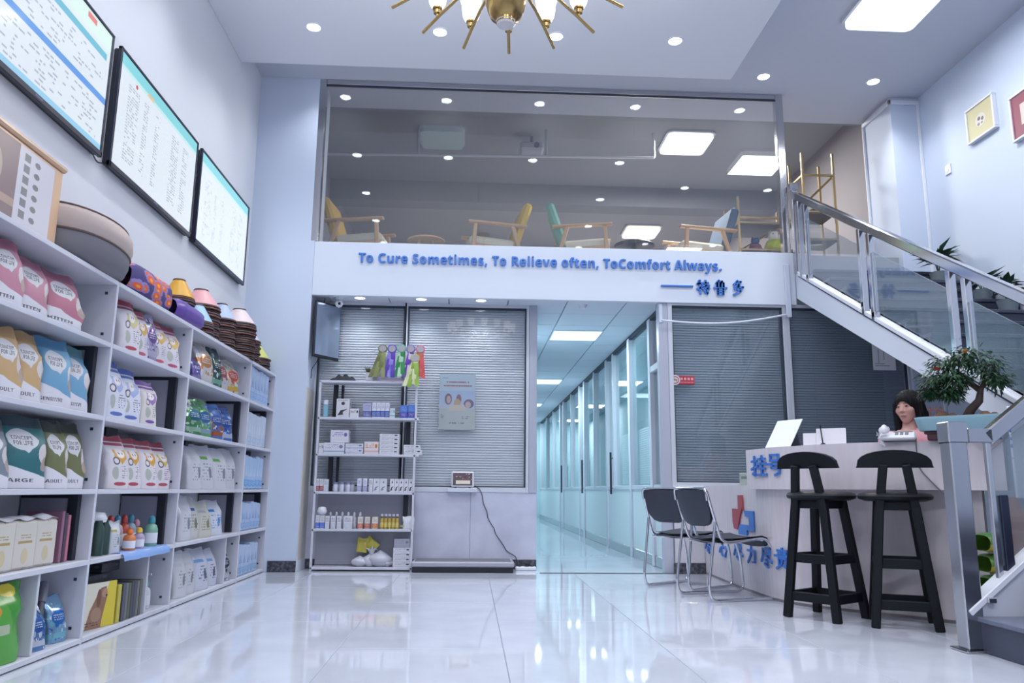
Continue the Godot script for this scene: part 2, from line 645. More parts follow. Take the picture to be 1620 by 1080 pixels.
func build_recess_and_corridor() -> void:
	# floor of recess and corridor
	struct("floor_corridor", MB.new().span(Vector3(-1.7, -0.3, ZB), Vector3(1.95, -0.0005, -22.2)), M.tile)
	# suspended ceiling in 0.6 m tiles
	var ce := struct("ceiling_corridor", MB.new().span(Vector3(-1.6, 2.665, ZB - 0.06), Vector3(2.0, 2.75, -22.2)), mt("9aa3b5", 0.9))
	var tm := MB.new().box(Vector3.ZERO, Vector3(0.594, 0.014, 0.594), 0.003).mesh()
	for i in 7:
		for j in 9:
			var p := Vector3(0.95 - 0.605 * 4 + 0.605 * i - 0.3025, 2.657, -7.97 - 0.605 * j)
			if p.x < 0.6 and j > 0:
				continue
			if j == 0:
				obj("ceiling_tile", MB.new().span(Vector3(p.x - 0.297, 2.65, ZB - 0.06), Vector3(p.x + 0.297, 2.664, p.z - 0.297), 0.003), mt("d3dae6", 0.9), ce)
			else:
				obj("ceiling_tile", tm, mt("d3dae6", 0.9), ce).position = p
	for j in range(9, 24):
		for i in [5, 6]:
			obj("ceiling_tile", tm, mt("d3dae6", 0.9), ce).position = Vector3(0.95 - 0.605 * 4 + 0.605 * i - 0.3025, 2.657, -7.97 - 0.605 * j)
	# low marble wall under the recess window: single slabs over a dark base strip
	var lw := struct("wall_recess", MB.new().span(Vector3(-1.60, 0, ZW), Vector3(0.655, 0.735, ZW - 0.12)), M.grout)
	var xs := [-1.60, -0.62, 0.0, 0.655]
	for i in 3:
		obj("stone_panel", MB.new().span(Vector3(xs[i] + 0.001, 0.09, ZW), Vector3(xs[i + 1] - 0.001, 0.735, ZW + 0.015), 0.002), M.marble, lw)
	struct("baseboard_recess", MB.new().span(Vector3(-1.60, 0, ZW), Vector3(0.655, 0.088, ZW + 0.02), 0.002), M.dark_stone)
	window_unit("window_1", -1.60, -0.69, 0.735, 2.65, ZW, 0.02, M.slat)
	window_unit("window_2", -0.71, 0.575, 0.735, 2.65, ZW, 0.03, M.slat)
	struct("trim_4", MB.new().span(Vector3(0.575, 0.735, ZW - 0.06), Vector3(0.655, 2.65, ZW + 0.03), 0.004), mt("a9adbd", 0.4))
	struct("wall_corridor_left", MB.new().span(Vector3(0.50, 0, ZW - 0.121), Vector3(0.655, 2.65, -22.2)), mt("c8d8de", 0.6))
	struct("wall_office", MB.new().span(Vector3(-1.7, 0, -9.4), Vector3(0.5, 2.65, -9.5)), mt("8a97a8", 0.8))
	struct("wall_corridor_end", MB.new().span(Vector3(0.5, 0, -22.2), Vector3(4.8, 2.75, -22.4)), mt("b9d3da", 0.6))
	# glazed partition along the right of the corridor
	var X := 1.935
	var part := struct("wall_corridor_right", MB.new().span(Vector3(X, 0.11, -7.72), Vector3(X + 0.06, 0.78, -22.2)), mt("d4e0e4", 0.45))
	obj("skirting", MB.new().span(Vector3(X - 0.015, 0, -7.72), Vector3(X + 0.06, 0.11, -22.2), 0.004), M.brushed, part)
	obj("sill_rail", MB.new().span(Vector3(X - 0.012, 0.78, -7.72), Vector3(X + 0.06, 0.83, -22.2), 0.004), M.alu, part)
	obj("head_rail", MB.new().span(Vector3(X - 0.012, 2.60, -7.72), Vector3(X + 0.06, 2.65, -22.2), 0.004), M.seal, part)
	var zs := [-7.72, -8.36, -9.5, -10.6, -11.15, -12.3, -13.4, -14.0, -15.2, -16.5, -17.1, -18.6, -20.2, -22.0]
	for i in zs.size():
		var door := i in [1, 2, 4, 6, 7, 9, 10]
		obj("mullion", MB.new().span(Vector3(X - 0.025, 0.0 if door else 0.8, zs[i] + (0.05 if door else 0.03)), Vector3(X + 0.065, 2.62, zs[i] - (0.05 if door else 0.03)), 0.004), M.offwhite if door else M.alu, part)
		if i < zs.size() - 1:
			obj("window_pane", MB.new().span(Vector3(X + 0.02, 0.83, zs[i] - 0.02), Vector3(X + 0.026, 2.60, zs[i + 1] + 0.02)), M.teal_glass, part)
			obj("rubber_seal", MB.new().span(Vector3(X + 0.005, 0.83, zs[i] - 0.05), Vector3(X + 0.03, 2.6, zs[i] - 0.072)), M.seal, part)
			if i in [1, 2, 3, 5]:
				var sl := slats(zs[i + 1] + 0.05, zs[i] - 0.05, 0.86, 1.5 if i != 3 else 2.5, 0.0)
				var o := obj("blind", sl, M.slat, part)
				o.set_meta("kind", "stuff")
				o.transform = Transform3D(Basis(Vector3.UP, -PI / 2), Vector3(X + 0.09, 0, 0))
	obj("transom", MB.new().span(Vector3(X - 0.02, 2.02, -7.76), Vector3(X + 0.065, 2.09, -8.32), 0.004), M.offwhite, part)
	for zz: float in [-10.63, -13.43, -16.53]:
		var dh := thing("door_handle", "tall dark pull handle on the %s glazed corridor door from the lobby" % ["first", "second", "third"][used.get("door_handle", 0)], "handle", Vector3(X - 0.04, 1.0, zz - 0.08), 0, "pull handles along the corridor")
		obj("bar", MB.new().tube([Vector3(0, -0.28, 0), Vector3(0, 0.28, 0)], 0.014, 8), M.seal, dh)
		obj("bracket", MB.new().tube([Vector3(0, 0.2, 0), Vector3(0.03, 0.2, 0)], 0.008, 6).tube([Vector3(0, -0.2, 0), Vector3(0.03, -0.2, 0)], 0.008, 6), M.brushed, dh)
	# rooms behind the partition
	struct("wall_ward", MB.new().span(Vector3(4.6, 0, -8.6), Vector3(4.75, 2.75, -22.2)).span(Vector3(1.99, 0, -8.55), Vector3(4.75, 2.75, -8.63)), mt("9dbcc6", 0.7))
	struct("floor_ward", MB.new().span(Vector3(1.95, -0.3, ZB - 0.12), Vector3(4.75, 0.0, -22.2)), mt("a9bcc4", 0.4))
	struct("ceiling_ward", MB.new().span(Vector3(2.0, 2.655, ZB - 0.12), Vector3(4.75, 2.75, -22.2)), mt("b9c8d0", 0.9))
	# corner post between corridor and the right windows
	struct("trim_5", MB.new().span(Vector3(1.85, 0, ZB - 0.03), Vector3(1.945, 2.64, ZB - 0.13), 0.006), mt("b0b4c4", 0.4))

func build_back_windows() -> void:
	window_unit("window_3", 1.945, 3.17, 0.80, 2.64, ZB - 0.045, 0.045, M.slat_unlit)
	window_unit("window_4", 3.17, 4.41, 0.80, 2.64, ZB - 0.045, 0.025, M.slat_unlit)
	struct("trim_6", MB.new().span(Vector3(1.95, 0.78, ZB + 0.004), Vector3(4.41, 0.815, ZB - 0.04), 0.004), M.offwhite)
	struct("wall_consulting", MB.new().span(Vector3(1.98, 0, ZB - 0.6), Vector3(4.5, 2.66, ZB - 0.62)), mt("2c333d", 0.9))

func armchair(called: String, label: String, hex: String, at: Vector3, turn: float) -> Node3D:   # faces +x when turn is 0
	var t := thing(called, label, "armchair", at, turn, "")
	var cloth := mt(hex, 0.85)
	var b := MB.new()
	b.x = Transform3D(Basis(Vector3.BACK, 0.32), Vector3(-0.30, 0.62, 0))
	b.box(Vector3.ZERO, Vector3(0.10, 0.62, 0.54), 0.03)
	obj("backrest", b, cloth, t)
	var s := MB.new()
	s.x = Transform3D(Basis(Vector3.BACK, 0.06), Vector3(0.02, 0.40, 0))
	s.box(Vector3.ZERO, Vector3(0.58, 0.12, 0.54), 0.03)
	obj("seat", s, mt("d8d6c4", 0.85), t)
	for z: float in [-0.31, 0.31]:
		obj("arm", MB.new().bar(Vector3(-0.36, 0.60, z), Vector3(0.34, 0.62, z), 0.07, 0.03, 0.008), M.pine, t)
		obj("leg", MB.new().bar(Vector3(0.30, 0.0, z), Vector3(0.25, 0.60, z), 0.045, 0.045, 0.008), M.pine, t)
		obj("leg", MB.new().bar(Vector3(-0.36, 0.0, z), Vector3(-0.18, 0.60, z), 0.045, 0.045, 0.008), M.pine, t)
		obj("side_rail", MB.new().bar(Vector3(-0.30, 0.30, z), Vector3(0.28, 0.33, z), 0.03, 0.06, 0.006), M.pine, t)
	obj("front_rail", MB.new().span(Vector3(0.25, 0.28, -0.31), Vector3(0.28, 0.36, 0.31), 0.006), M.pine, t)
	return t

func rack(called: String, label: String, at: Vector3, w: float, d: float, h: float, levels: Array) -> Node3D:
	var t := thing(called, label, "rack", at)
	for sx: float in [-w / 2, w / 2]:
		for sz: float in [-d / 2, d / 2]:
			obj("post", MB.new().span(Vector3(sx - 0.012, 0, sz - 0.012), Vector3(sx + 0.012, h, sz + 0.012), 0.003), M.gold, t)
	for y: float in levels:
		obj("shelf", MB.new().span(Vector3(-w / 2, y - 0.012, -d / 2), Vector3(w / 2, y, d / 2), 0.002), mt("5a5b62", 0.5), t)
		obj("rail", MB.new().span(Vector3(-w / 2, y, d / 2), Vector3(w / 2, y + 0.022, d / 2 + 0.012), 0.003).span(Vector3(-w / 2 - 0.012, y, -d / 2), Vector3(-w / 2, y + 0.022, d / 2), 0.003).span(Vector3(w / 2, y, -d / 2), Vector3(w / 2 + 0.012, y + 0.022, d / 2), 0.003), M.gold, t)
	obj("top_rail", MB.new().span(Vector3(-w / 2, h - 0.28, d / 2 - 0.012), Vector3(w / 2, h - 0.255, d / 2 + 0.012), 0.003).bar(Vector3(-w / 2, h - 0.27, d / 2), Vector3(-w / 2, h - 0.27, -d / 2), 0.02, 0.02).bar(Vector3(w / 2, h - 0.27, d / 2), Vector3(-w / 2 + 0.02, h - 0.62, -d / 2), 0.018, 0.018), M.gold, t)
	return t

func build_upper_room() -> void:
	struct("floor_upper", MB.new().span(Vector3(WX, 2.76, ZB - 0.061), Vector3(XR, UF - 0.002, -14.6)), mt("9799a2", 0.35))
	struct("ceiling_upper", MB.new().span(Vector3(WX, 5.40, -8.2), Vector3(XR, 5.6, -14.7)).span(Vector3(WX, YC, -8.2), Vector3(XR, 5.6, -8.24)), M.dark_ceil)
	struct("trim_7", MB.new().span(Vector3(WX, 5.08, -11.4), Vector3(XR, 5.40, -11.75)), mt("7c7f8a", 0.9))
	struct("wall_upper_back", MB.new().span(Vector3(WX, 2.9, -14.5), Vector3(XR, 5.6, -14.7)), M.upper_wall)
	struct("wall_upper_right", MB.new().span(Vector3(XR - 0.03, 2.9, -8.15), Vector3(XR + 0.1, 5.4, -14.5)), mt("8f8d94", 0.9))
	struct("wall_upper_left", MB.new().span(Vector3(WX - 0.2, 2.9, -8.0), Vector3(WX + 0.02, 5.6, -14.7)), mt("8f909c", 0.9))
	# glass screen in three panes between polished steel posts
	var sc := thing("glass_screen", "tall frameless glass screen above the lettered beam, three panes in a polished steel frame", "glass screen", Vector3(0, UF, ZB))
	var cut := [-1.57, 0.02, 1.635, 3.165]
	for i in 3:
		obj("glass_pane", MB.new().span(Vector3(cut[i] + 0.002, 0.0, -0.016), Vector3(cut[i + 1] - 0.002, 1.70, -0.006)), M.clear, sc)
	for xx: Array in [[-1.645, -1.57], [3.165, 3.245]]:
		obj("post", MB.new().span(Vector3(xx[0], 0, -0.08), Vector3(xx[1], YC - UF, 0.0), 0.006), M.steel, sc)
	obj("top_rail", MB.new().span(Vector3(-1.57, 1.70, -0.06), Vector3(3.165, YC - UF, 0.0), 0.005), M.steel, sc)
	obj("seal", MB.new().span(Vector3(-1.57, 1.685, -0.02), Vector3(3.165, 1.70, -0.001)), M.seal, sc)
	# armchairs and tables behind it
	armchair("armchair", "mustard yellow armchair with pale wooden arms at the left post, facing right", "d7b23e", Vector3(-1.35, UF, -8.95), -0.12)
	armchair("armchair", "yellow armchair with wooden arms facing left, right of the small round table", "dcb942", Vector3(0.20, UF, -8.98), PI + 0.15)
	armchair("armchair", "mint green armchair with wooden arms, its back to the yellow one", "6fb5a4", Vector3(1.29, UF, -8.95), -0.15)
	armchair("armchair", "slate blue armchair with wooden arms facing left beside the toy rack", "4d6480", Vector3(2.68, UF, -8.95), PI + 0.1)
	var ta := thing("round_table", "small round wooden table between the two yellow armchairs", "table", Vector3(-0.56, UF, -8.6))
	obj("tabletop", MB.new().lathe([Vector2(0, 0.34), Vector2(0.20, 0.34), Vector2(0.215, 0.35), Vector2(0.215, 0.362), Vector2(0.2, 0.37), Vector2(0, 0.37)]), M.pine, ta)
	for k in 4:
		var a := PI / 4 + PI / 2 * k
		obj("leg", MB.new().tube([Vector3(cos(a) * 0.1, 0.34, sin(a) * 0.1), Vector3(cos(a) * 0.19, 0, sin(a) * 0.19)], [0.018, 0.011], 7), M.pine, ta)
	var tb := thing("round_table", "low dark round table between the mint and the blue armchair", "table", Vector3(1.83, UF, -8.6))
	obj("tabletop", MB.new().lathe([Vector2(0, 0.30), Vector2(0.16, 0.30), Vector2(0.23, 0.33), Vector2(0.24, 0.36), Vector2(0.23, 0.37), Vector2(0, 0.36)]), mt("3c3a42", 0.3), tb)
	obj("base", MB.new().lathe([Vector2(0.18, 0), Vector2(0.17, 0.02), Vector2(0.03, 0.04), Vector2(0.03, 0.30)]), mt("3c3a42", 0.3), tb)
	# racks by the top of the stairs
	rack("display_rack", "tall gold framed rack standing behind the stair head", Vector3(3.90, UF, -8.45), 0.36, 0.36, 1.42, [0.10, 0.38, 0.70])
	rack("display_rack", "gold framed toy rack behind the glass, right of the blue armchair", Vector3(3.52, UF, -9.15), 0.68, 0.5, 1.12, [0.14, 0.44, 0.78])
	var hat := thing("hat", "dark wide hat lying on the rack behind the stair head", "hat", Vector3(3.90, UF + 0.701, -8.42))
	obj("brim", MB.new().lathe([Vector2(0, 0.005), Vector2(0.12, 0.0), Vector2(0.165, 0.02), Vector2(0.16, 0.03), Vector2(0.09, 0.025)]), mt("33323f", 0.8), hat)
	obj("crown", MB.new().lathe([Vector2(0.09, 0.02), Vector2(0.085, 0.07), Vector2(0.06, 0.09), Vector2(0, 0.09)]), mt("3b3a48", 0.8), hat)
	var toy := [["b9c43c", "ece8e4", 3.66, 0.44, 0.13, "lime green plush toy with a white head on the toy rack"], ["8a4f6a", "385a86", 3.42, 0.44, 0.09, "plum and blue plush toy left of the lime green one"], ["8d7f42", "6f6a58", 3.28, 0.14, 0.08, "olive yellow plush toy on the lowest board of the toy rack"], ["c8cad2", "a4a8b4", 3.48, 0.14, 0.08, "pale grey plush toy on the lowest board, right of the olive one"]]
	for q: Array in toy:
		var t := thing("plush_toy", q[5], "toy", Vector3(q[2], UF + q[3] + 0.001, -9.05))
		var r: float = q[4]
		obj("body", MB.new().lathe([Vector2(0, 0), Vector2(r * 0.8, r * 0.1), Vector2(r, r * 0.6), Vector2(r * 0.7, r * 1.3), Vector2(0, r * 1.45)], Vector3.ZERO, 14, -1.0), mt(q[0], 0.9), t)
		var hd := MB.new().lathe([Vector2(0, 0), Vector2(r * 0.45, r * 0.15), Vector2(r * 0.6, r * 0.5), Vector2(r * 0.45, r * 0.9), Vector2(0, r)], Vector3(0, r * 1.25, 0.01), 14, -1.0)
		hd.lathe([Vector2(r * 0.22, 0), Vector2(r * 0.12, r * 0.3), Vector2(0, r * 0.36)], Vector3(-r * 0.35, r * 2.0, 0.01), 8, -1.0).lathe([Vector2(r * 0.22, 0), Vector2(r * 0.12, r * 0.3), Vector2(0, r * 0.36)], Vector3(r * 0.35, r * 2.0, 0.01), 8, -1.0)
		obj("head", hd, mt(q[1], 0.9), t)
		for sx: float in [-0.25, 0.25]:
			obj("eye", MB.new().lathe([Vector2(0, -0.014), Vector2(0.012, 0), Vector2(0, 0.014)], Vector3(sx * r, r * 1.85, r * 0.52), 8, -1.0), M.black, t)
	# sprinkler pipe under the dark ceiling
	var sp := thing("sprinkler_pipe", "grey pipe running level under the dark upper ceiling, behind the glass", "pipe", Vector3.ZERO)
	obj("main_run", MB.new().tube(rounded([Vector3(-2.2, 4.97, -9.55), Vector3(2.32, 5.06, -9.55), Vector3(2.32, 5.40, -9.55)], 0.03), 0.018, 8), mt("c4c6ce", 0.5), sp)
	for xx: Array in [[-0.76, 5.0], [0.9, 5.03]]:
		obj("riser", MB.new().tube([Vector3(xx[0], xx[1], -9.55), Vector3(xx[0], 5.40, -9.55)], 0.016, 8), mt("9a9ca6", 0.5), sp)
	var pj := thing("projector", "pale ceiling mounted projector high behind the middle pane", "projector", Vector3(0.72, 5.398, -9.75))
	obj("stem", MB.new().tube([Vector3(0, 0, 0), Vector3(0, -0.12, 0)], 0.02, 8), mt("44616e", 0.4), pj)
	obj("body", MB.new().box(Vector3(0, -0.18, 0), Vector3(0.32, 0.12, 0.26), 0.03), mt("9da2ae", 0.5), pj)
	obj("lens", MB.new().tube([Vector3(0.06, -0.18, 0.12), Vector3(0.06, -0.18, 0.16)], 0.035, 14), M.seal, pj)

func square_lamp(label: String, at: Vector3, w: float, lit: bool, energy: float, tint: Color) -> void:
	var t := thing("ceiling_lamp", label, "ceiling lamp", at)
	var fr := MB.new()
	fr.x = Transform3D(Basis(Vector3.RIGHT, PI / 2), Vector3.ZERO)
	fr.prism(rrect(w + 0.05, w + 0.05, 0.08), 0.0, 0.03)
	obj("frame", fr, mt("b8bcc8", 0.4), t)
	var df := MB.new()
	df.x = Transform3D(Basis(Vector3.RIGHT, PI / 2), Vector3.ZERO)
	df.prism(rrect(w, w, 0.07), 0.03, 0.075)
	obj("lamp_diffuser", df, glow(tint, 1.6) if lit else mt("a9c3c4", 0.4), t)
	if lit:
		lamp_area(t, Vector3(0, -0.085, 0), Basis(Vector3.RIGHT, -PI / 2), Vector2(w, w) * 0.95, energy, tint)

func downlight(label: String, at: Vector3, energy: float, group := "", tint := WHITE, r := 0.055, shine := 28.0) -> void:
	var t := thing("downlight", label, "downlight", at, 0, group)
	obj("rim", MB.new().lathe([Vector2(r, 0.0), Vector2(r + 0.004, -0.008), Vector2(r + 0.014, -0.007), Vector2(r + 0.018, 0.0)], Vector3.ZERO, 20), M.white, t)
	obj("lamp_disc", MB.new().lathe([Vector2(0, -0.006), Vector2(r, -0.004), Vector2(r, 0)], Vector3.ZERO, 20), glow(tint, shine), t)
	lamp_spot(t, Vector3(0, -0.03, 0), energy, 62.0, tint, r)

func build_lamps() -> void:
	var pl := ["first", "second", "third", "fourth"]
	var xs := [-1.44, -0.345, 0.676, 1.74]
	for i in 4:
		downlight("downlight in the white ceiling panel, %s from the left along its back edge" % pl[i], Vector3(xs[i], YP, -6.27), E_DOWN)
	for k in 3:
		for s in 2:
			downlight("downlight out of frame in the %s half of the ceiling panel, row %s" % [["left", "right"][s], pl[k]], Vector3([-1.49, 1.70][s], YP, [-5.04, -3.93, -2.87][k]), E_DOWN)
	for k in 4:
		downlight("recessed downlight hidden behind the ceiling panel's back edge, %s from the left" % pl[k], Vector3(xs[k], YC, -7.23), E_DOWN * 0.6)
	downlight("recessed downlight in the lower grey ceiling above the glass screen's right post", Vector3(2.91, YC, -7.23), E_DOWN)
	downlight("recessed downlight in the grey ceiling above the stairs, nearest the right wall", Vector3(4.07, YC, -7.25), E_DOWN)
	for k in 2:
		for s in 2:
			downlight("downlight out of frame in the grey right ceiling strip, %s row, %s" % [["farther", "nearer"][k], ["beside the panel", "beside the right wall"][s]], Vector3([2.91, 4.09][s], YC, [-4.95, -2.4][k]), E_DOWN)
	var rx := [-1.15, -0.535, 0.068]
	for i in 3:
		downlight("recessed downlight under the lettered beam, %s of three from the left" % pl[i], Vector3(rx[i], 2.65, -7.74), 0.5, "", WHITE, 0.05, 8.0)
	square_lamp("large square ceiling lamp at the top right, above the stairs", Vector3(3.58, YC, -5.95), 0.62, true, E_SQUARE, WHITE)
	square_lamp("added square fill lamp behind the viewer, left of two", Vector3(-0.6, YP, -0.2), 0.62, true, E_SQUARE * 1.6, WHITE)  # unseen lamp, added as frontal fill light
	square_lamp("added square fill lamp behind the viewer, right of two", Vector3(1.3, YP, -0.2), 0.62, true, E_SQUARE * 1.6, WHITE)  # second unseen lamp added for the frontal fill
	square_lamp("added square ceiling lamp out of frame over the stair landing", Vector3(3.58, YC, -2.2), 0.62, true, E_SQUARE, WHITE)  # unseen lamp added to help light the lobby
	square_lamp("lit square lamp seen through the glass screen, upper of two", Vector3(2.80, 5.40, -9.72), 0.6, true, E_UPPER, Color(1, 0.98, 0.95))
	square_lamp("lit square lamp far behind the glass screen, above the dark round table", Vector3(2.98, 5.40, -13.4), 0.6, true, E_UPPER, Color(1, 0.95, 0.88))
	square_lamp("unlit square lamp on the dark upper ceiling, left of the glass joint", Vector3(-0.47, 5.40, -9.8), 0.55, false, 0, WHITE)
	# corridor panels
	var cz := [-9.46, -13.65, -17.5, -21.2]
	for i in 4:
		var t := thing("led_panel", "flat square light panel in the corridor ceiling, %s from the lobby" % pl[i], "light panel", Vector3(1.255, 2.649, cz[i]), 0, "corridor light panels")
		obj("frame", MB.new().span(Vector3(-0.298, -0.008, -0.298), Vector3(0.298, 0.0, 0.298), 0.002), M.white, t)
		obj("lamp_diffuser", MB.new().span(Vector3(-0.285, -0.011, -0.285), Vector3(0.285, -0.0075, 0.285)), glow(Color(0.86, 0.98, 1.0), 1.8), t)
		lamp_area(t, Vector3(0, -0.02, 0), Basis(Vector3.RIGHT, -PI / 2), Vector2(0.56, 0.56), E_CORR, CYAN)
	for i in 2:
		var t := thing("led_panel", "light panel inside the ward behind the corridor glass, %s the lobby" % ["nearer", "farther from"][i], "light panel", Vector3(3.3, 2.654, -10.5 - 5.0 * i), 0, "")
		obj("lamp_diffuser", MB.new().span(Vector3(-0.285, -0.011, -0.285), Vector3(0.285, 0, 0.285)), glow(Color(0.86, 0.98, 1.0), 1.8), t)
		lamp_area(t, Vector3(0, -0.02, 0), Basis(Vector3.RIGHT, -PI / 2), Vector2(0.56, 0.56), E_CORR * 0.7, CYAN)
	chandelier()

func chandelier() -> void:
	var t := thing("chandelier", "brass chandelier with upturned white glass shades hanging from the ceiling panel", "chandelier", Vector3(0.125, 0, -3.42))
	obj("hub", MB.new().lathe([Vector2(0, 2.955), Vector2(0.045, 2.965), Vector2(0.047, 2.985), Vector2(0.075, 3.0), Vector2(0.098, 3.06), Vector2(0.1, 3.12), Vector2(0.07, 3.17), Vector2(0.03, 3.22), Vector2(0.02, 3.4)], Vector3.ZERO, 28), M.brass, t)
	obj("finial", MB.new().lathe([Vector2(0, 2.945), Vector2(0.04, 2.955), Vector2(0.047, 2.975), Vector2(0.0, 2.98)], Vector3.ZERO, 24), mt("c8c4c8", 0.4), t)
	obj("stem", MB.new().tube([Vector3(0, 3.3, 0), Vector3(0, YP - 0.03, 0)], 0.012, 10), M.brass, t)
	obj("canopy", MB.new().lathe([Vector2(0.02, YP - 0.06), Vector2(0.09, YP - 0.03), Vector2(0.1, YP)], Vector3.ZERO, 24), M.brass, t)
	var shade := MB.new().lathe([Vector2(0.018, 0.0), Vector2(0.03, 0.004), Vector2(0.044, 0.03), Vector2(0.05, 0.07), Vector2(0.052, 0.1), Vector2(0.06, 0.125), Vector2(0.057, 0.125), Vector2(0.048, 0.1), Vector2(0.045, 0.06), Vector2(0.026, 0.012), Vector2(0.016, 0.006)], Vector3.ZERO, 18).mesh()
	var cup := MB.new().lathe([Vector2(0, -0.052), Vector2(0.006, -0.05), Vector2(0.008, -0.035), Vector2(0.019, -0.03), Vector2(0.021, -0.012), Vector2(0.014, -0.01), Vector2(0.026, -0.004), Vector2(0.027, 0.004), Vector2(0.02, 0.008)], Vector3.ZERO, 14).mesh()
	var bulb := MB.new().lathe([Vector2(0, 0.005), Vector2(0.02, 0.02), Vector2(0.028, 0.045), Vector2(0.02, 0.07), Vector2(0, 0.078)], Vector3.ZERO, 12, -1.0).mesh()
	var frosted := glow(Color(1.0, 0.985, 0.96), 2.2)
	var lit := glow(Color(1.0, 0.96, 0.9), 4.0)
	for k in 15:
		var a := -PI / 2 + TAU * k / 15.0 + 0.07
		var d := Vector3(cos(a), 0, sin(a))
		var arm := [d * 0.08 + Vector3.UP * 3.12, d * 0.11 + Vector3.UP * 3.19, d * 0.17 + Vector3.UP * 3.245, d * 0.26 + Vector3.UP * 3.265, d * 0.36 + Vector3.UP * 3.255, d * 0.48 + Vector3.UP * 3.225, d * 0.62 + Vector3.UP * 3.18]
		obj("arm", MB.new().tube(arm, 0.0085, 8), M.brass, t)
		var o := obj("cup", cup, M.brass, t)
		o.position = d * 0.505 + Vector3.UP * 3.272
		var s := obj("lamp_shade", shade, frosted, t)
		s.position = o.position
		var bu := obj("lamp_bulb", bulb, lit, s)
		bu.position = Vector3(0, 0.01, 0)
		if k % 3 == 0:
			lamp_spot(t, o.position + Vector3(0, 0.17, 0), E_CHAND, 80.0, Color(1, 0.97, 0.94), 0.05)
			t.get_child(t.get_child_count() - 1).rotation.x = PI / 2   # out of the open top of the shade

func slope_basis() -> Basis:   # outlines drawn in (-z, y), pulled along x
	return Basis(Vector3(0, 0, -1), Vector3.UP, Vector3.RIGHT)

func rail_y(z: float) -> float:
	return 1.94 + 0.595 * (-z - 4.367)

func edge_y(z: float) -> float:   # top edge of the stringer
	return 1.287 + 0.5476 * (-z - 4.479)

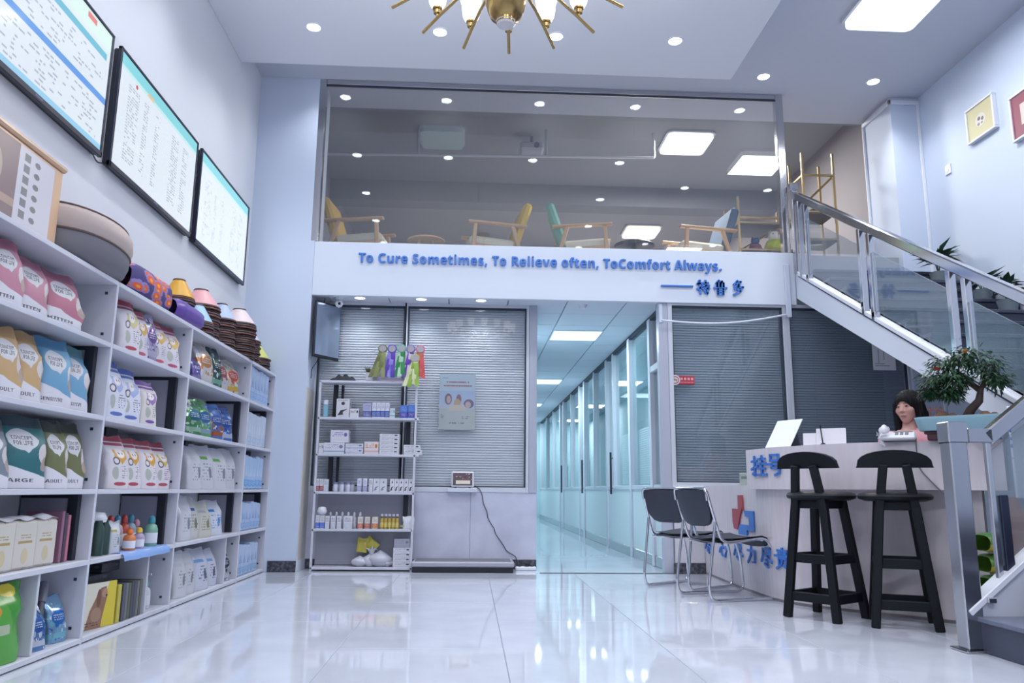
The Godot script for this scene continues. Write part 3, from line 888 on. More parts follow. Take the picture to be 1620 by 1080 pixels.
func build_stairs() -> void:
	var st := thing("staircase", "white sided staircase with dark stone treads rising behind the counter to the upper floor", "staircase", Vector3.ZERO)
	var b := MB.new()
	b.x = Transform3D(slope_basis(), Vector3.ZERO)
	b.prism(PackedVector2Array([Vector2(3.35, 0.50), Vector2(7.58, 2.70), Vector2(7.58, 2.99), Vector2(3.35, 0.67)]), 3.27, 3.33)
	obj("stringer", b, M.header, st)
	var cp := MB.new()
	cp.bar(Vector3(3.29, edge_y(-3.35), -3.35), Vector3(3.29, edge_y(-7.5), -7.5), 0.08, 0.035, 0.004)
	obj("stringer_cap", cp, M.white, st)
	obj("dark_strip", MB.new().bar(Vector3(3.266, edge_y(-3.35) - 0.03, -3.35), Vector3(3.266, edge_y(-7.5) - 0.03, -7.5), 0.008, 0.012), M.seal, st)  # thin dark line below the stringer cap
	var so := MB.new()
	so.x = Transform3D(slope_basis(), Vector3.ZERO)
	so.prism(PackedVector2Array([Vector2(3.35, 0.52), Vector2(7.56, 2.71), Vector2(7.56, 2.79), Vector2(3.35, 0.60)]), 3.33, XR - 0.01)
	obj("soffit", so, M.header, st)
	for i in 14:
		var z0 := -3.315 - 0.305 * i
		var y := edge_y(z0) + 0.10
		obj("tread", MB.new().span(Vector3(3.33, y - 0.03, z0 + 0.02), Vector3(XR - 0.01, y, maxf(z0 - 0.305, -7.565)), 0.004), M.riser, st)
		obj("riser", MB.new().span(Vector3(3.33, y - 0.19, z0), Vector3(XR - 0.01, y - 0.03, z0 - 0.02)), mt("33384a", 0.4), st)
	obj("landing", MB.new().span(Vector3(3.33, 0.0, -2.0), Vector3(XR - 0.01, 0.60, -3.315), 0.004), M.riser, st)
	for i in 3:
		var x0 := 2.52 + 0.27 * i
		var y := 0.17 + 0.19 * i
		obj("riser", MB.new().span(Vector3(x0, 0.0, -2.5), Vector3(x0 + 0.27, y - 0.025, -3.93), 0.003), M.riser, st)
		obj("tread", MB.new().span(Vector3(x0 - 0.015, y - 0.025, -2.5), Vector3(x0 + 0.27, y, -3.93), 0.004), mt("666c80", 0.3), st)
	var side := MB.new()
	side.prism(PackedVector2Array([Vector2(2.50, 0.0), Vector2(3.33, 0.0), Vector2(3.33, 0.84), Vector2(2.50, 0.19)]), -4.0, -3.93)
	obj("side_panel", side, M.offwhite, st)
	obj("side_cap", MB.new().bar(Vector3(2.47, 0.185, -3.965), Vector3(3.33, 0.86, -3.965), 0.10, 0.03, 0.004), M.white, st)
	# upper railing
	var ra := thing("stair_railing", "polished steel railing with glass panels along the upper flight of stairs", "railing", Vector3.ZERO)
	obj("handrail", MB.new().bar(Vector3(3.27, rail_y(-3.5) - 0.03, -3.5), Vector3(3.27, rail_y(-7.52) - 0.03, -7.52), 0.06, 0.075, 0.008), M.steel, ra)
	var zs := [-7.40, -7.26, -6.23, -6.08, -5.06, -4.90, -3.9, -3.75]
	for z: float in zs:
		obj("post", MB.new().span(Vector3(3.245, edge_y(z) - 0.02, z - 0.024), Vector3(3.295, rail_y(z) - 0.07, z + 0.024), 0.005), M.steel, ra)
	for k in 3:
		var za: float = zs[k * 2 + 1] + 0.04
		var zb: float = zs[k * 2 + 2] - 0.04
		var g := MB.new()
		g.x = Transform3D(slope_basis(), Vector3.ZERO)
		g.prism(PackedVector2Array([Vector2(-zb, edge_y(zb) + 0.07), Vector2(-za, edge_y(za) + 0.07), Vector2(-za, rail_y(za) - 0.22), Vector2(-zb, rail_y(zb) - 0.22)]), 3.265, 3.275)
		g.x = Transform3D.IDENTITY
		obj("glass_panel", g, M.rail_glass, ra)
		obj("panel_clip", MB.new().box(Vector3(3.27, edge_y(za) + 0.05, za - 0.03), Vector3(0.05, 0.05, 0.05), 0.006), M.steel, ra)
		obj("panel_clip", MB.new().box(Vector3(3.27, edge_y(zb) + 0.05, zb + 0.03), Vector3(0.05, 0.05, 0.05), 0.006), M.steel, ra)
	obj("end_post", MB.new().span(Vector3(3.245, 2.95, -7.56), Vector3(3.30, 3.84, -7.49), 0.006).box(Vector3(3.272, 3.87, -7.525), Vector3(0.075, 0.08, 0.075), 0.006), M.steel, ra)
	# lower railing with the big newel post
	var lr := thing("newel_railing", "large square steel newel post with a steel handrail at the foot of the stairs", "railing", Vector3.ZERO)
	obj("newel_post", MB.new().span(Vector3(2.447, 0.012, -4.015), Vector3(2.540, 1.125, -3.922), 0.006), M.brushed, lr)
	obj("base_plate", MB.new().span(Vector3(2.42, 0, -4.042), Vector3(2.567, 0.014, -3.895), 0.004), M.steel, lr)
	obj("post_cap", MB.new().span(Vector3(2.441, 1.02, -4.021), Vector3(2.546, 1.13, -3.916), 0.006), M.brushed, lr)
	obj("bracket", MB.new().span(Vector3(2.555, 0.235, -4.0), Vector3(2.60, 0.262, -3.9), 0.004), M.steel, lr)
	obj("handrail", MB.new().bar(Vector3(2.555, 1.06, -3.965), Vector3(2.69, 1.06, -3.965), 0.06, 0.075, 0.006).bar(Vector3(2.665, 1.045, -3.965), Vector3(3.4, 1.60, -3.965), 0.06, 0.075, 0.006), M.brushed, lr)
	obj("post", MB.new().span(Vector3(2.655, 0.30, -3.98), Vector3(2.684, 1.03, -3.95), 0.004), M.steel, lr)
	obj("dark_reflection_post", MB.new().span(Vector3(2.70, 0.33, -3.985), Vector3(2.745, 0.76, -3.945), 0.004), mt("353b4e", 0.25, 0.6), lr)  # steel post of the pair; its dark reflection is put into the colour
	obj("glass_panel", MB.new().prism(PackedVector2Array([Vector2(2.68, 0.40), Vector2(3.3, 0.90), Vector2(3.3, 1.42), Vector2(2.68, 0.98)]), -3.97, -3.96), M.rail_glass, lr)
	# signboard, tall bag and green food bags behind the lower flight
	var im := img(128, 160, "dfe4ee")
	for k in 5:
		rect(im, 0.30, 0.08 + 0.085 * k, 0.62, 0.035, "3f6fc0")
	rect(im, 0.30, 0.56, 0.62, 0.02, "9fb4d8")
	var sb := thing("signboard", "white standing signboard with blue stripes behind the stair railing", "signboard", Vector3(3.08, 0, -4.035))
	obj("panel", MB.new().box(Vector3(0, 0.985, 0), Vector3(0.46, 0.48, 0.02), 0.004), pictured(im, 0.4), sb)
	obj("leg", MB.new().span(Vector3(0.18, 0, -0.01), Vector3(0.2, 0.76, 0.01)), M.alu, sb)
	obj("leg", MB.new().span(Vector3(0.21, 0, -0.01), Vector3(0.23, 0.76, 0.01)), M.alu, sb)
	var ib := img(96, 192, "a2673f")
	rect(ib, 0.22, 0.0, 0.28, 1.0, "6f7c8c")
	rect(ib, 0.50, 0.0, 0.03, 1.0, "7a4a2e")
	poly(ib, [Vector2(0.22, 0.8), Vector2(0.5, 0.66), Vector2(0.5, 0.74), Vector2(0.22, 0.88)], "a9c0c8")
	var iw := img(192, 48, "6f7c8c")
	write(iw, "PRO", 0.25, 0.5, 0.42, 0.62, "20232c")
	iw.rotate_90(COUNTERCLOCKWISE)
	iw.resize(26, 96)
	ib.blit_rect(iw, Rect2i(0, 0, 26, 96), Vector2i(21, 92))
	var tb := thing("food_sack", "tall orange brown sack with a grey band and dark lettering behind the stair railing", "sack", Vector3(2.98, 0.001, -4.075))
	obj("body", bag_shape(0.34, 0.745, 0.09, 3, 1.2), pictured(ib, 0.4), tb)
	var gi := img(128, 72, "6c9a44")
	poly(gi, [Vector2(0, 0), Vector2(1, 0), Vector2(1, 0.3), Vector2(0, 0.62)], "b7ab8c")
	disc(gi, 0.2, 0.82, 0.2, 0.2, "45853c")
	disc(gi, 0.85, 0.75, 0.18, 0.3, "cdbd45")
	var rng := RandomNumberGenerator.new()
	rng.seed = 4
	lines(gi, 0.2, 0.15, 0.6, 0.3, 2, "3a2f2a", rng, 0.8)
	var gm := pictured(gi, 0.3)
	for k in 5:
		var t := thing("food_sack", "plump green pet food sack stacked behind the newel post, %s from the floor" % ORD[k], "sack", Vector3(2.97 + 0.012 * (k % 2), 0.002 + 0.112 * k, -4.255), 0.08 * (k % 3 - 1), "green food sacks")
		var s := MB.new()
		pillow(s, 0.40, 0.11, 0.24, k)
		obj("sack", s, gm, t)

func pillow(s: MB, w: float, h: float, d: float, sd: int) -> void:   # a full sack lying flat
	var rows := []
	var rng := RandomNumberGenerator.new()
	rng.seed = sd
	for i in 9:
		var v := -1.0 + 2.0 * i / 8.0
		var line := []
		for j in 17:
			var a := TAU * j / 16.0
			var e := pow(maxf(0.0, 1.0 - absf(v) ** 8), 0.5)
			var cx := signf(cos(a)) * pow(absf(cos(a)), 0.6)
			var cy := signf(sin(a)) * pow(absf(sin(a)), 0.8)
			var p := Vector3(v * w / 2, h / 2 + cy * h / 2 * maxf(e, 0.75), cx * d / 2 * (0.75 + 0.25 * e))
			line.append(p + Vector3(rng.randf_range(-1, 1), 0, rng.randf_range(-1, 1)) * 0.003 if j < 16 else line[0])
		rows.append(line)
	s.grid(rows, true, true)

func bag_shape(w: float, h: float, d: float, sd: int, full := 0.85, slump := 0.0) -> MB:   # an upright stand-up bag; its front is +z
	var s := MB.new()
	var rng := RandomNumberGenerator.new()
	rng.seed = sd + 17
	var rows := []
	var vs := [0.0, 0.02, 0.12, 0.3, 0.5, 0.66, 0.78, 0.88, 0.95, 1.0]
	var ph := rng.randf() * TAU
	for v: float in vs:
		var line := []
		var depth := 1.0
		if v > full - 0.3:
			depth = lerpf(1.0, 0.10, smoothstep(full - 0.3, 0.97, v))
		if v < 0.02:
			depth = 0.94
		var wide := 0.96 + 0.04 * smoothstep(0.5, 1.0, v) - 0.05 * sin(PI * clampf(v, 0, 1)) * 0.5
		for j in 25:
			var a := TAU * j / 24.0
			var cx := signf(cos(a)) * pow(absf(cos(a)), 0.45)
			var cz := signf(sin(a)) * pow(absf(sin(a)), 0.45 if v < 0.5 else 0.7)
			var bulge := 1.0 + 0.05 * sin(a * 3.0 + ph + v * 9.0) * smoothstep(0.05, 0.3, v) * (1.0 - smoothstep(0.8, 1.0, v))
			var p := Vector3(-cx * w / 2 * wide, v * h, cz * d / 2 * depth * bulge)
			var cr := smoothstep(0.06, 0.25, v) * (1.0 - 0.5 * smoothstep(0.8, 1.0, v))
			p.z += (0.006 * sin(cx * 5.0 + v * 7.0 + ph) + 0.005 * sin(cx * 9.0 - v * 13.0 + ph * 2.0) + 0.003 * rng.randf_range(-1, 1)) * cr * (w / 0.25)
			p.x += 0.006 * sin(v * 10.0 + ph + cz * 2.0) * cr * (w / 0.25)
			p.z += slump * v * v
			p.y += 0.006 * sin(cx * 4.0 + ph) * smoothstep(0.6, 1.0, v)
			line.append(p)
		line[24] = line[0]
		rows.append(line)
	# front (+z) gets the whole picture from left to right, back is mirrored
	var nrow := rows.size()
	var keep := s.u.size()
	s.grid(rows, true, true)
	for k in range(keep, s.u.size()):
		var p: Vector3 = s.v[k]
		s.u[k] = Vector2(clampf(p.x / w + 0.5, 0.0, 1.0), 1.0 - clampf(p.y / h, 0.0, 1.0))
	var bottom: Array = rows[0]
	for j in range(24):
		s.tri(Vector3.ZERO, bottom[j], bottom[j + 1], Vector3.DOWN, Vector3.DOWN, Vector3.DOWN)
	var top: Array = rows[nrow - 1]
	for j in range(12):
		s.quad(top[j], top[j + 1], top[23 - j], top[24 - j], Vector3.UP)
	return s

func ribbon(path: Array, thick: float, y0: float, y1: float) -> MB:   # a wall along a path of (x, z) points, its outer side on the left of the way to the viewer
	var b := MB.new()
	var k := path.size()
	var dirs := []
	for i in k:
		var a: Vector2 = path[maxi(i - 1, 0)]
		var c: Vector2 = path[mini(i + 1, k - 1)]
		dirs.append((c - a).normalized())
	for i in k - 1:
		var p0: Vector2 = path[i]
		var p1: Vector2 = path[i + 1]
		var n0 := Vector2(dirs[i].y, -dirs[i].x)
		var n1 := Vector2(dirs[i + 1].y, -dirs[i + 1].x)
		var q0 := p0 + n0 * thick
		var q1 := p1 + n1 * thick
		var V := func(p: Vector2, y: float) -> Vector3: return Vector3(p.x, y, p.y)
		var m0 := -Vector3(n0.x, 0, n0.y)
		var m1 := -Vector3(n1.x, 0, n1.y)
		b.tri(V.call(p0, y0), V.call(p1, y0), V.call(p1, y1), m0, m1, m1)
		b.tri(V.call(p0, y0), V.call(p1, y1), V.call(p0, y1), m0, m1, m0)
		b.tri(V.call(q0, y0), V.call(q1, y0), V.call(q1, y1), -m0, -m1, -m1)
		b.tri(V.call(q0, y0), V.call(q1, y1), V.call(q0, y1), -m0, -m1, -m0)
		b.quad(V.call(p0, y1), V.call(p1, y1), V.call(q1, y1), V.call(q0, y1), Vector3.UP)
		b.quad(V.call(p0, y0), V.call(p1, y0), V.call(q1, y0), V.call(q0, y0), Vector3.DOWN)
		for e in 2:
			if (e == 0 and i == 0) or (e == 1 and i == k - 2):
				var p := p0 if e == 0 else p1
				var q := q0 if e == 0 else q1
				var o := Vector3(dirs[i].x, 0, dirs[i].y) * (-1.0 if e == 0 else 1.0)
				b.quad(V.call(p, y0), V.call(q, y0), V.call(q, y1), V.call(p, y1), o)
	return b

func bez(a: Vector2, c: Vector2, e: Vector2, n: int) -> Array:
	var o := []
	for i in n:
		var t := i / float(n - 1)
		o.append(a.lerp(c, t).lerp(c.lerp(e, t), t))
	return o

var STROKES := {
	"te": [[0.2, 0.93, 0.1, 0.7], [0.06, 0.72, 0.42, 0.75], [0.27, 0.97, 0.27, 0.03], [0.05, 0.35, 0.45, 0.48], [0.52, 0.8, 0.93, 0.8], [0.72, 0.96, 0.72, 0.6], [0.47, 0.6, 1.0, 0.6], [0.47, 0.4, 1.0, 0.4], [0.84, 0.55, 0.84, 0.05, 0.72, 0.1], [0.57, 0.3, 0.66, 0.16]],
	"lu": [[0.4, 1.0, 0.18, 0.8], [0.36, 0.92, 0.66, 0.92, 0.56, 0.82], [0.24, 0.8, 0.24, 0.56, 0.76, 0.56, 0.76, 0.8, 0.24, 0.8], [0.24, 0.68, 0.76, 0.68], [0.5, 0.8, 0.5, 0.56], [0.02, 0.46, 0.98, 0.46], [0.28, 0.36, 0.28, 0.02, 0.72, 0.02, 0.72, 0.36, 0.28, 0.36], [0.28, 0.19, 0.72, 0.19]],
	"duo": [[0.5, 1.0, 0.22, 0.74], [0.46, 0.92, 0.76, 0.92, 0.6, 0.7, 0.25, 0.52], [0.42, 0.82, 0.55, 0.72], [0.6, 0.62, 0.28, 0.38], [0.55, 0.54, 0.92, 0.54, 0.7, 0.24, 0.18, 0.0], [0.46, 0.42, 0.62, 0.3]],
	"gua": [[0.05, 0.72, 0.4, 0.75], [0.24, 0.96, 0.24, 0.05, 0.1, 0.12], [0.02, 0.34, 0.42, 0.48], [0.5, 0.82, 0.94, 0.82], [0.72, 0.98, 0.72, 0.6], [0.45, 0.6, 1.0, 0.6], [0.5, 0.35, 0.94, 0.35], [0.72, 0.52, 0.72, 0.06], [0.42, 0.06, 1.02, 0.06]],
	"hao": [[0.26, 0.97, 0.26, 0.7, 0.76, 0.7, 0.76, 0.97, 0.26, 0.97], [0.02, 0.53, 0.98, 0.53], [0.38, 0.53, 0.32, 0.34, 0.82, 0.34, 0.76, 0.06, 0.52, 0.0]],
	"jin": [[0.22, 0.95, 0.78, 0.95, 0.78, 0.7, 0.22, 0.7], [0.22, 0.95, 0.22, 0.66, 0.05, 0.28], [0.46, 0.7, 0.66, 0.46, 0.98, 0.3], [0.4, 0.36, 0.55, 0.27], [0.34, 0.16, 0.62, 0.02]],
	"xin": [[0.16, 0.52, 0.06, 0.28], [0.3, 0.62, 0.32, 0.18, 0.46, 0.08, 0.76, 0.08, 0.82, 0.3], [0.44, 0.78, 0.56, 0.6], [0.78, 0.66, 0.92, 0.44]],
	"li": [[0.1, 0.7, 0.84, 0.7, 0.78, 0.08, 0.6, 0.06], [0.48, 0.97, 0.42, 0.45, 0.1, 0.0]],
	"ze": [[0.2, 0.88, 0.8, 0.88], [0.25, 0.75, 0.75, 0.75], [0.5, 1.0, 0.5, 0.63], [0.02, 0.62, 0.98, 0.62], [0.27, 0.18, 0.27, 0.5, 0.73, 0.5, 0.73, 0.18], [0.5, 0.42, 0.44, 0.2, 0.12, 0.0], [0.58, 0.16, 0.88, 0.0]],
}

func brush(which: String, w: float, h: float, line: float, depth: float) -> MB:   # a brush-written character of raised strokes, centred, facing +z
	var b := MB.new()
	for s: Array in STROKES[which]:
		for i in range(0, s.size() - 2, 2):
			var p := Vector3((s[i] - 0.5) * w, (s[i + 1] - 0.5) * h, depth / 2)
			var q := Vector3((s[i + 2] - 0.5) * w, (s[i + 3] - 0.5) * h, depth / 2)
			var d := (q - p).normalized() * line * 0.35
			b.bar(p - d, q + d, depth, line, 0.0, Vector3.BACK.cross(d).normalized())
	return b

func build_counter() -> void:
	var base := [Vector2(2.235, -7.57), Vector2(2.19, -6.6), Vector2(2.185, -5.9)]
	base.append_array(bez(Vector2(2.185, -5.9), Vector2(2.185, -5.5), Vector2(2.50, -5.22), 12).slice(1))
	base.append_array([Vector2(2.69, -5.02), Vector2(3.05, -4.62)])
	var tier := bez(Vector2(2.12, -6.02), Vector2(2.15, -5.3), Vector2(2.50, -4.92), 14)
	tier.append_array([Vector2(2.84, -4.66), Vector2(3.1, -4.46)])
	var c := thing("reception_counter", "pale pinkish curved reception counter with a raised front tier carrying blue characters", "counter", Vector3.ZERO)
	obj("base_panel", ribbon(base, 0.05, 0.0, 0.79), M.counter, c)
	obj("worktop", ribbon(base, 0.55, 0.79, 0.82), M.counter, c)
	obj("front_tier", ribbon(tier, 0.34, 0.785, 1.08), M.counter, c)
	obj("plinth", ribbon(base, 0.02, 0.0, 0.02), mt("9b939d", 0.5), c)
	# raised lettering: registration on the tier, a motto on the base
	var marks := [["gua", 2.136, 0.955, -5.79, 82.0, 0.22, 0.15], ["hao", 2.173, 0.957, -5.575, 77.0, 0.19, 0.145], ["jin", 2.225, 0.272, -7.42, 92.6, 0.24, 0.13], ["xin", 2.204, 0.275, -6.92, 92.6, 0.26, 0.13], ["jin", 2.184, 0.288, -6.47, 90.4, 0.22, 0.13], ["li", 2.182, 0.292, -6.15, 90.4, 0.22, 0.13], ["jin", 2.181, 0.292, -5.84, 88.0, 0.2, 0.135], ["ze", 2.219, 0.302, -5.635, 74.5, 0.17, 0.14]]
	for m: Array in marks:
		var ch := obj("raised_character", brush(m[0], m[5], m[6], 0.017, 0.012), M.ink, c, "blue raised character")
		var t := deg_to_rad(m[4])
		var along := Vector3(cos(t), 0, sin(t))
		ch.transform = Transform3D(Basis(along, Vector3.UP, along.cross(Vector3.UP)), Vector3(m[1], m[2], m[3]))
		ch.position += along.cross(Vector3.UP) * 0.001
	# the cross emblem in red and blue pieces
	var em := Node3D.new()
	em.name = "emblem"
	c.add_child(em, true)
	var pieces := [
		["red_piece", [0.0, 0.155, -0.10, 0.155, -0.10, 0.02, -0.06, 0.0, 0.0, 0.06, 0.02, 0.03], "a8434e"],
		["red_piece", [-0.25, 0.045, -0.11, 0.045, -0.06, 0.0, -0.13, -0.12, -0.22, -0.115, -0.25, -0.06], "a8434e"],
		["blue_piece", [0.04, 0.035, 0.25, 0.035, 0.25, -0.115, 0.09, -0.115, 0.09, -0.155, -0.11, -0.155, -0.11, -0.115, -0.07, -0.075, 0.15, -0.075, 0.15, -0.01, 0.06, -0.01], "3f77c9"]]
	for q: Array in pieces:
		var pp := PackedVector2Array()
		for i in range(0, q[1].size(), 2):
			pp.append(Vector2(q[1][i], q[1][i + 1]))
		var e := obj(q[0], MB.new().prism(pp, 0.0, 0.012), mt(q[2], 0.45), em)
		var along := Vector3(cos(deg_to_rad(90.4)), 0, sin(deg_to_rad(90.4)))
		e.transform = Transform3D(Basis(along, Vector3.UP, along.cross(Vector3.UP)), Vector3(2.185, 0.583, -6.32))
	# things on the counter
	var side := Vector3(0.45, 0, 0.89).normalized()
	var face := Basis(side, Vector3.UP, side.cross(Vector3.UP))
	var ps := thing("paper_stand", "slanted clear stand with a white sheet at the counter's left end", "paper stand", Vector3(2.28, 1.08, -5.62))
	var pb := MB.new()
	pb.x = Transform3D(face * Basis(Vector3.RIGHT, -0.62), Vector3(0, 0.106, -0.03))
	pb.box(Vector3.ZERO, Vector3(0.23, 0.25, 0.006), 0.001)
	obj("sheet", pb, mt("e9eff8", 0.15), ps)
	var pk := MB.new()
	pk.x = Transform3D(face * Basis(Vector3.RIGHT, 0.30), Vector3(0.06, 0.085, -0.11))
	pk.box(Vector3.ZERO, Vector3(0.19, 0.2, 0.006), 0.001)
	obj("back_rest", pk, mt("3c4454", 0.4), ps)
	var lp := [[2.36, -5.35, 0.125, 0.085, 0.06, "small white card holder left of the black pen on the counter"], [2.46, -5.28, 0.19, 0.115, 0.10, "larger white card holder right of the black pen on the counter"]]
	for q: Array in lp:
		var d := Vector3(0.87, 0, 0.5).normalized()
		var f := Basis(d, Vector3.UP, d.cross(Vector3.UP))
		var t := thing("card_holder", q[5], "card holder", Vector3(q[0], 1.08, q[1]))
		var qq := MB.new()
		qq.x = Transform3D(f * Basis(Vector3.RIGHT, -0.18), Vector3(0, q[3] / 2 + 0.004, 0))
		qq.box(Vector3.ZERO, Vector3(q[2], q[3], 0.006), 0.001)
		obj("card", qq, mt("d9d6de", 0.4), t)
		var q2 := MB.new()
		q2.x = Transform3D(f, Vector3.ZERO)
		q2.box(Vector3(0, 0.003, -0.03), Vector3(q[2], 0.006, 0.07), 0.001)
		obj("base", q2, mt("c3c2cc", 0.4), t)
	var pen := thing("pen", "thin black counter pen standing between the two white card holders", "pen", Vector3(2.41, 1.08, -5.30))
	obj("barrel", MB.new().tube([Vector3(0, 0, 0), Vector3(-0.014, 0.14, 0)], 0.004, 8), M.black, pen)
	obj("foot", MB.new().lathe([Vector2(0, 0.0), Vector2(0.02, 0.0), Vector2(0.018, 0.012), Vector2(0.006, 0.02), Vector2(0, 0.02)]), M.black, pen)
	# telephone
	var d2 := Vector3(0.86, 0, 0.51).normalized()
	var ph := thing("telephone", "white desk telephone with a coiled cord on the counter before the receptionist", "telephone", Vector3(2.68, 1.081, -4.83), -atan2(d2.z, d2.x))
	var body := MB.new()
	body.x = Transform3D(Basis(Vector3.RIGHT, 0.2), Vector3(0, 0.035, 0))
	body.box(Vector3(0, 0, 0), Vector3(0.21, 0.035, 0.19), 0.012)
	obj("body", body, mt("dcdbe4", 0.35), ph)
	obj("foot", MB.new().box(Vector3(0, 0.012, -0.03), Vector3(0.19, 0.024, 0.13), 0.006), mt("4a4a58", 0.5), ph)
	var hs := MB.new()
	hs.tube(rounded([Vector3(-0.075, 0.06, 0.10), Vector3(-0.075, 0.085, 0.07), Vector3(-0.075, 0.10, -0.04), Vector3(-0.075, 0.075, -0.09)], 0.03), 0.016, 10)
	hs.lathe([Vector2(0, -0.02), Vector2(0.026, -0.018), Vector2(0.03, 0.0), Vector2(0.022, 0.016), Vector2(0, 0.02)], Vector3(-0.075, 0.07, 0.085), 14).lathe([Vector2(0, -0.02), Vector2(0.026, -0.018), Vector2(0.03, 0.0), Vector2(0.022, 0.016), Vector2(0, 0.02)], Vector3(-0.075, 0.088, -0.085), 14)
	obj("handset", hs, mt("e2e1ea", 0.35), ph)
	var keys := MB.new()
	keys.x = body.x
	for i in 3:
		for j in 4:
			keys.box(Vector3(-0.005 + 0.028 * i, 0.019, 0.06 - 0.03 * j), Vector3(0.02, 0.006, 0.018), 0.002)
	obj("keys", keys, mt("6d6e7c", 0.5), ph)
	var dsp := MB.new()
	dsp.x = body.x
	dsp.box(Vector3(0.03, 0.019, -0.075), Vector3(0.11, 0.004, 0.028))
	obj("display", dsp, mt("7d8a80", 0.3), ph)
	var cord := []
	for i in 60:
		var t := i / 59.0
		cord.append(Vector3(-0.1 + 0.02 * sin(t * 4.0), 0.05 - 0.08 * sin(t * PI), 0.10 + 0.03 * t) + Vector3(cos(i * 1.3), sin(i * 1.3), 0) * 0.006)
	obj("cord", MB.new().tube(cord, 0.0025, 5), mt("d0cfd8", 0.5), ph)
	var cb := thing("cable", "thin grey cable hanging from the telephone down the counter front", "cable", Vector3.ZERO)
	obj("lead", MB.new().tube(rounded([Vector3(2.76, 1.10, -4.76), Vector3(2.73, 1.085, -4.72), Vector3(2.735, 0.92, -4.728), Vector3(2.80, 0.81, -4.675), Vector3(2.97, 0.62, -4.60), Vector3(3.0, 0.02, -4.64)], 0.05), 0.0035, 6), mt("6f6c76", 0.5), cb)
	var bx := thing("tissue_box", "small pale green box on the low end of the counter", "box", Vector3(2.31, 0.82, -6.45), 0.1)
	obj("carton", MB.new().box(Vector3(0, 0.05, 0), Vector3(0.12, 0.1, 0.2), 0.004), mt("a9b2a8", 0.6), bx)
	obj("label_strip", MB.new().box(Vector3(-0.061, 0.06, 0.0), Vector3(0.002, 0.02, 0.12)), mt("6f7a86", 0.6), bx)
	bonsai()

func leaf(b: MB, at: Vector3, dir: Vector3, up: Vector3, l: float, w: float) -> void:
	var d := dir.normalized()
	var s := d.cross(up).normalized()
	var n := s.cross(d)
	var droop := -n * l * 0.18
	var m := at + d * l * 0.45
	var e := at + d * l + droop
	b.tri(at, m + s * w, m, n, n, n)
	b.tri(at, m, m - s * w, n, n, n)
	b.tri(m + s * w, e, m, n, n, n)
	b.tri(m, e, m - s * w, n, n, n)

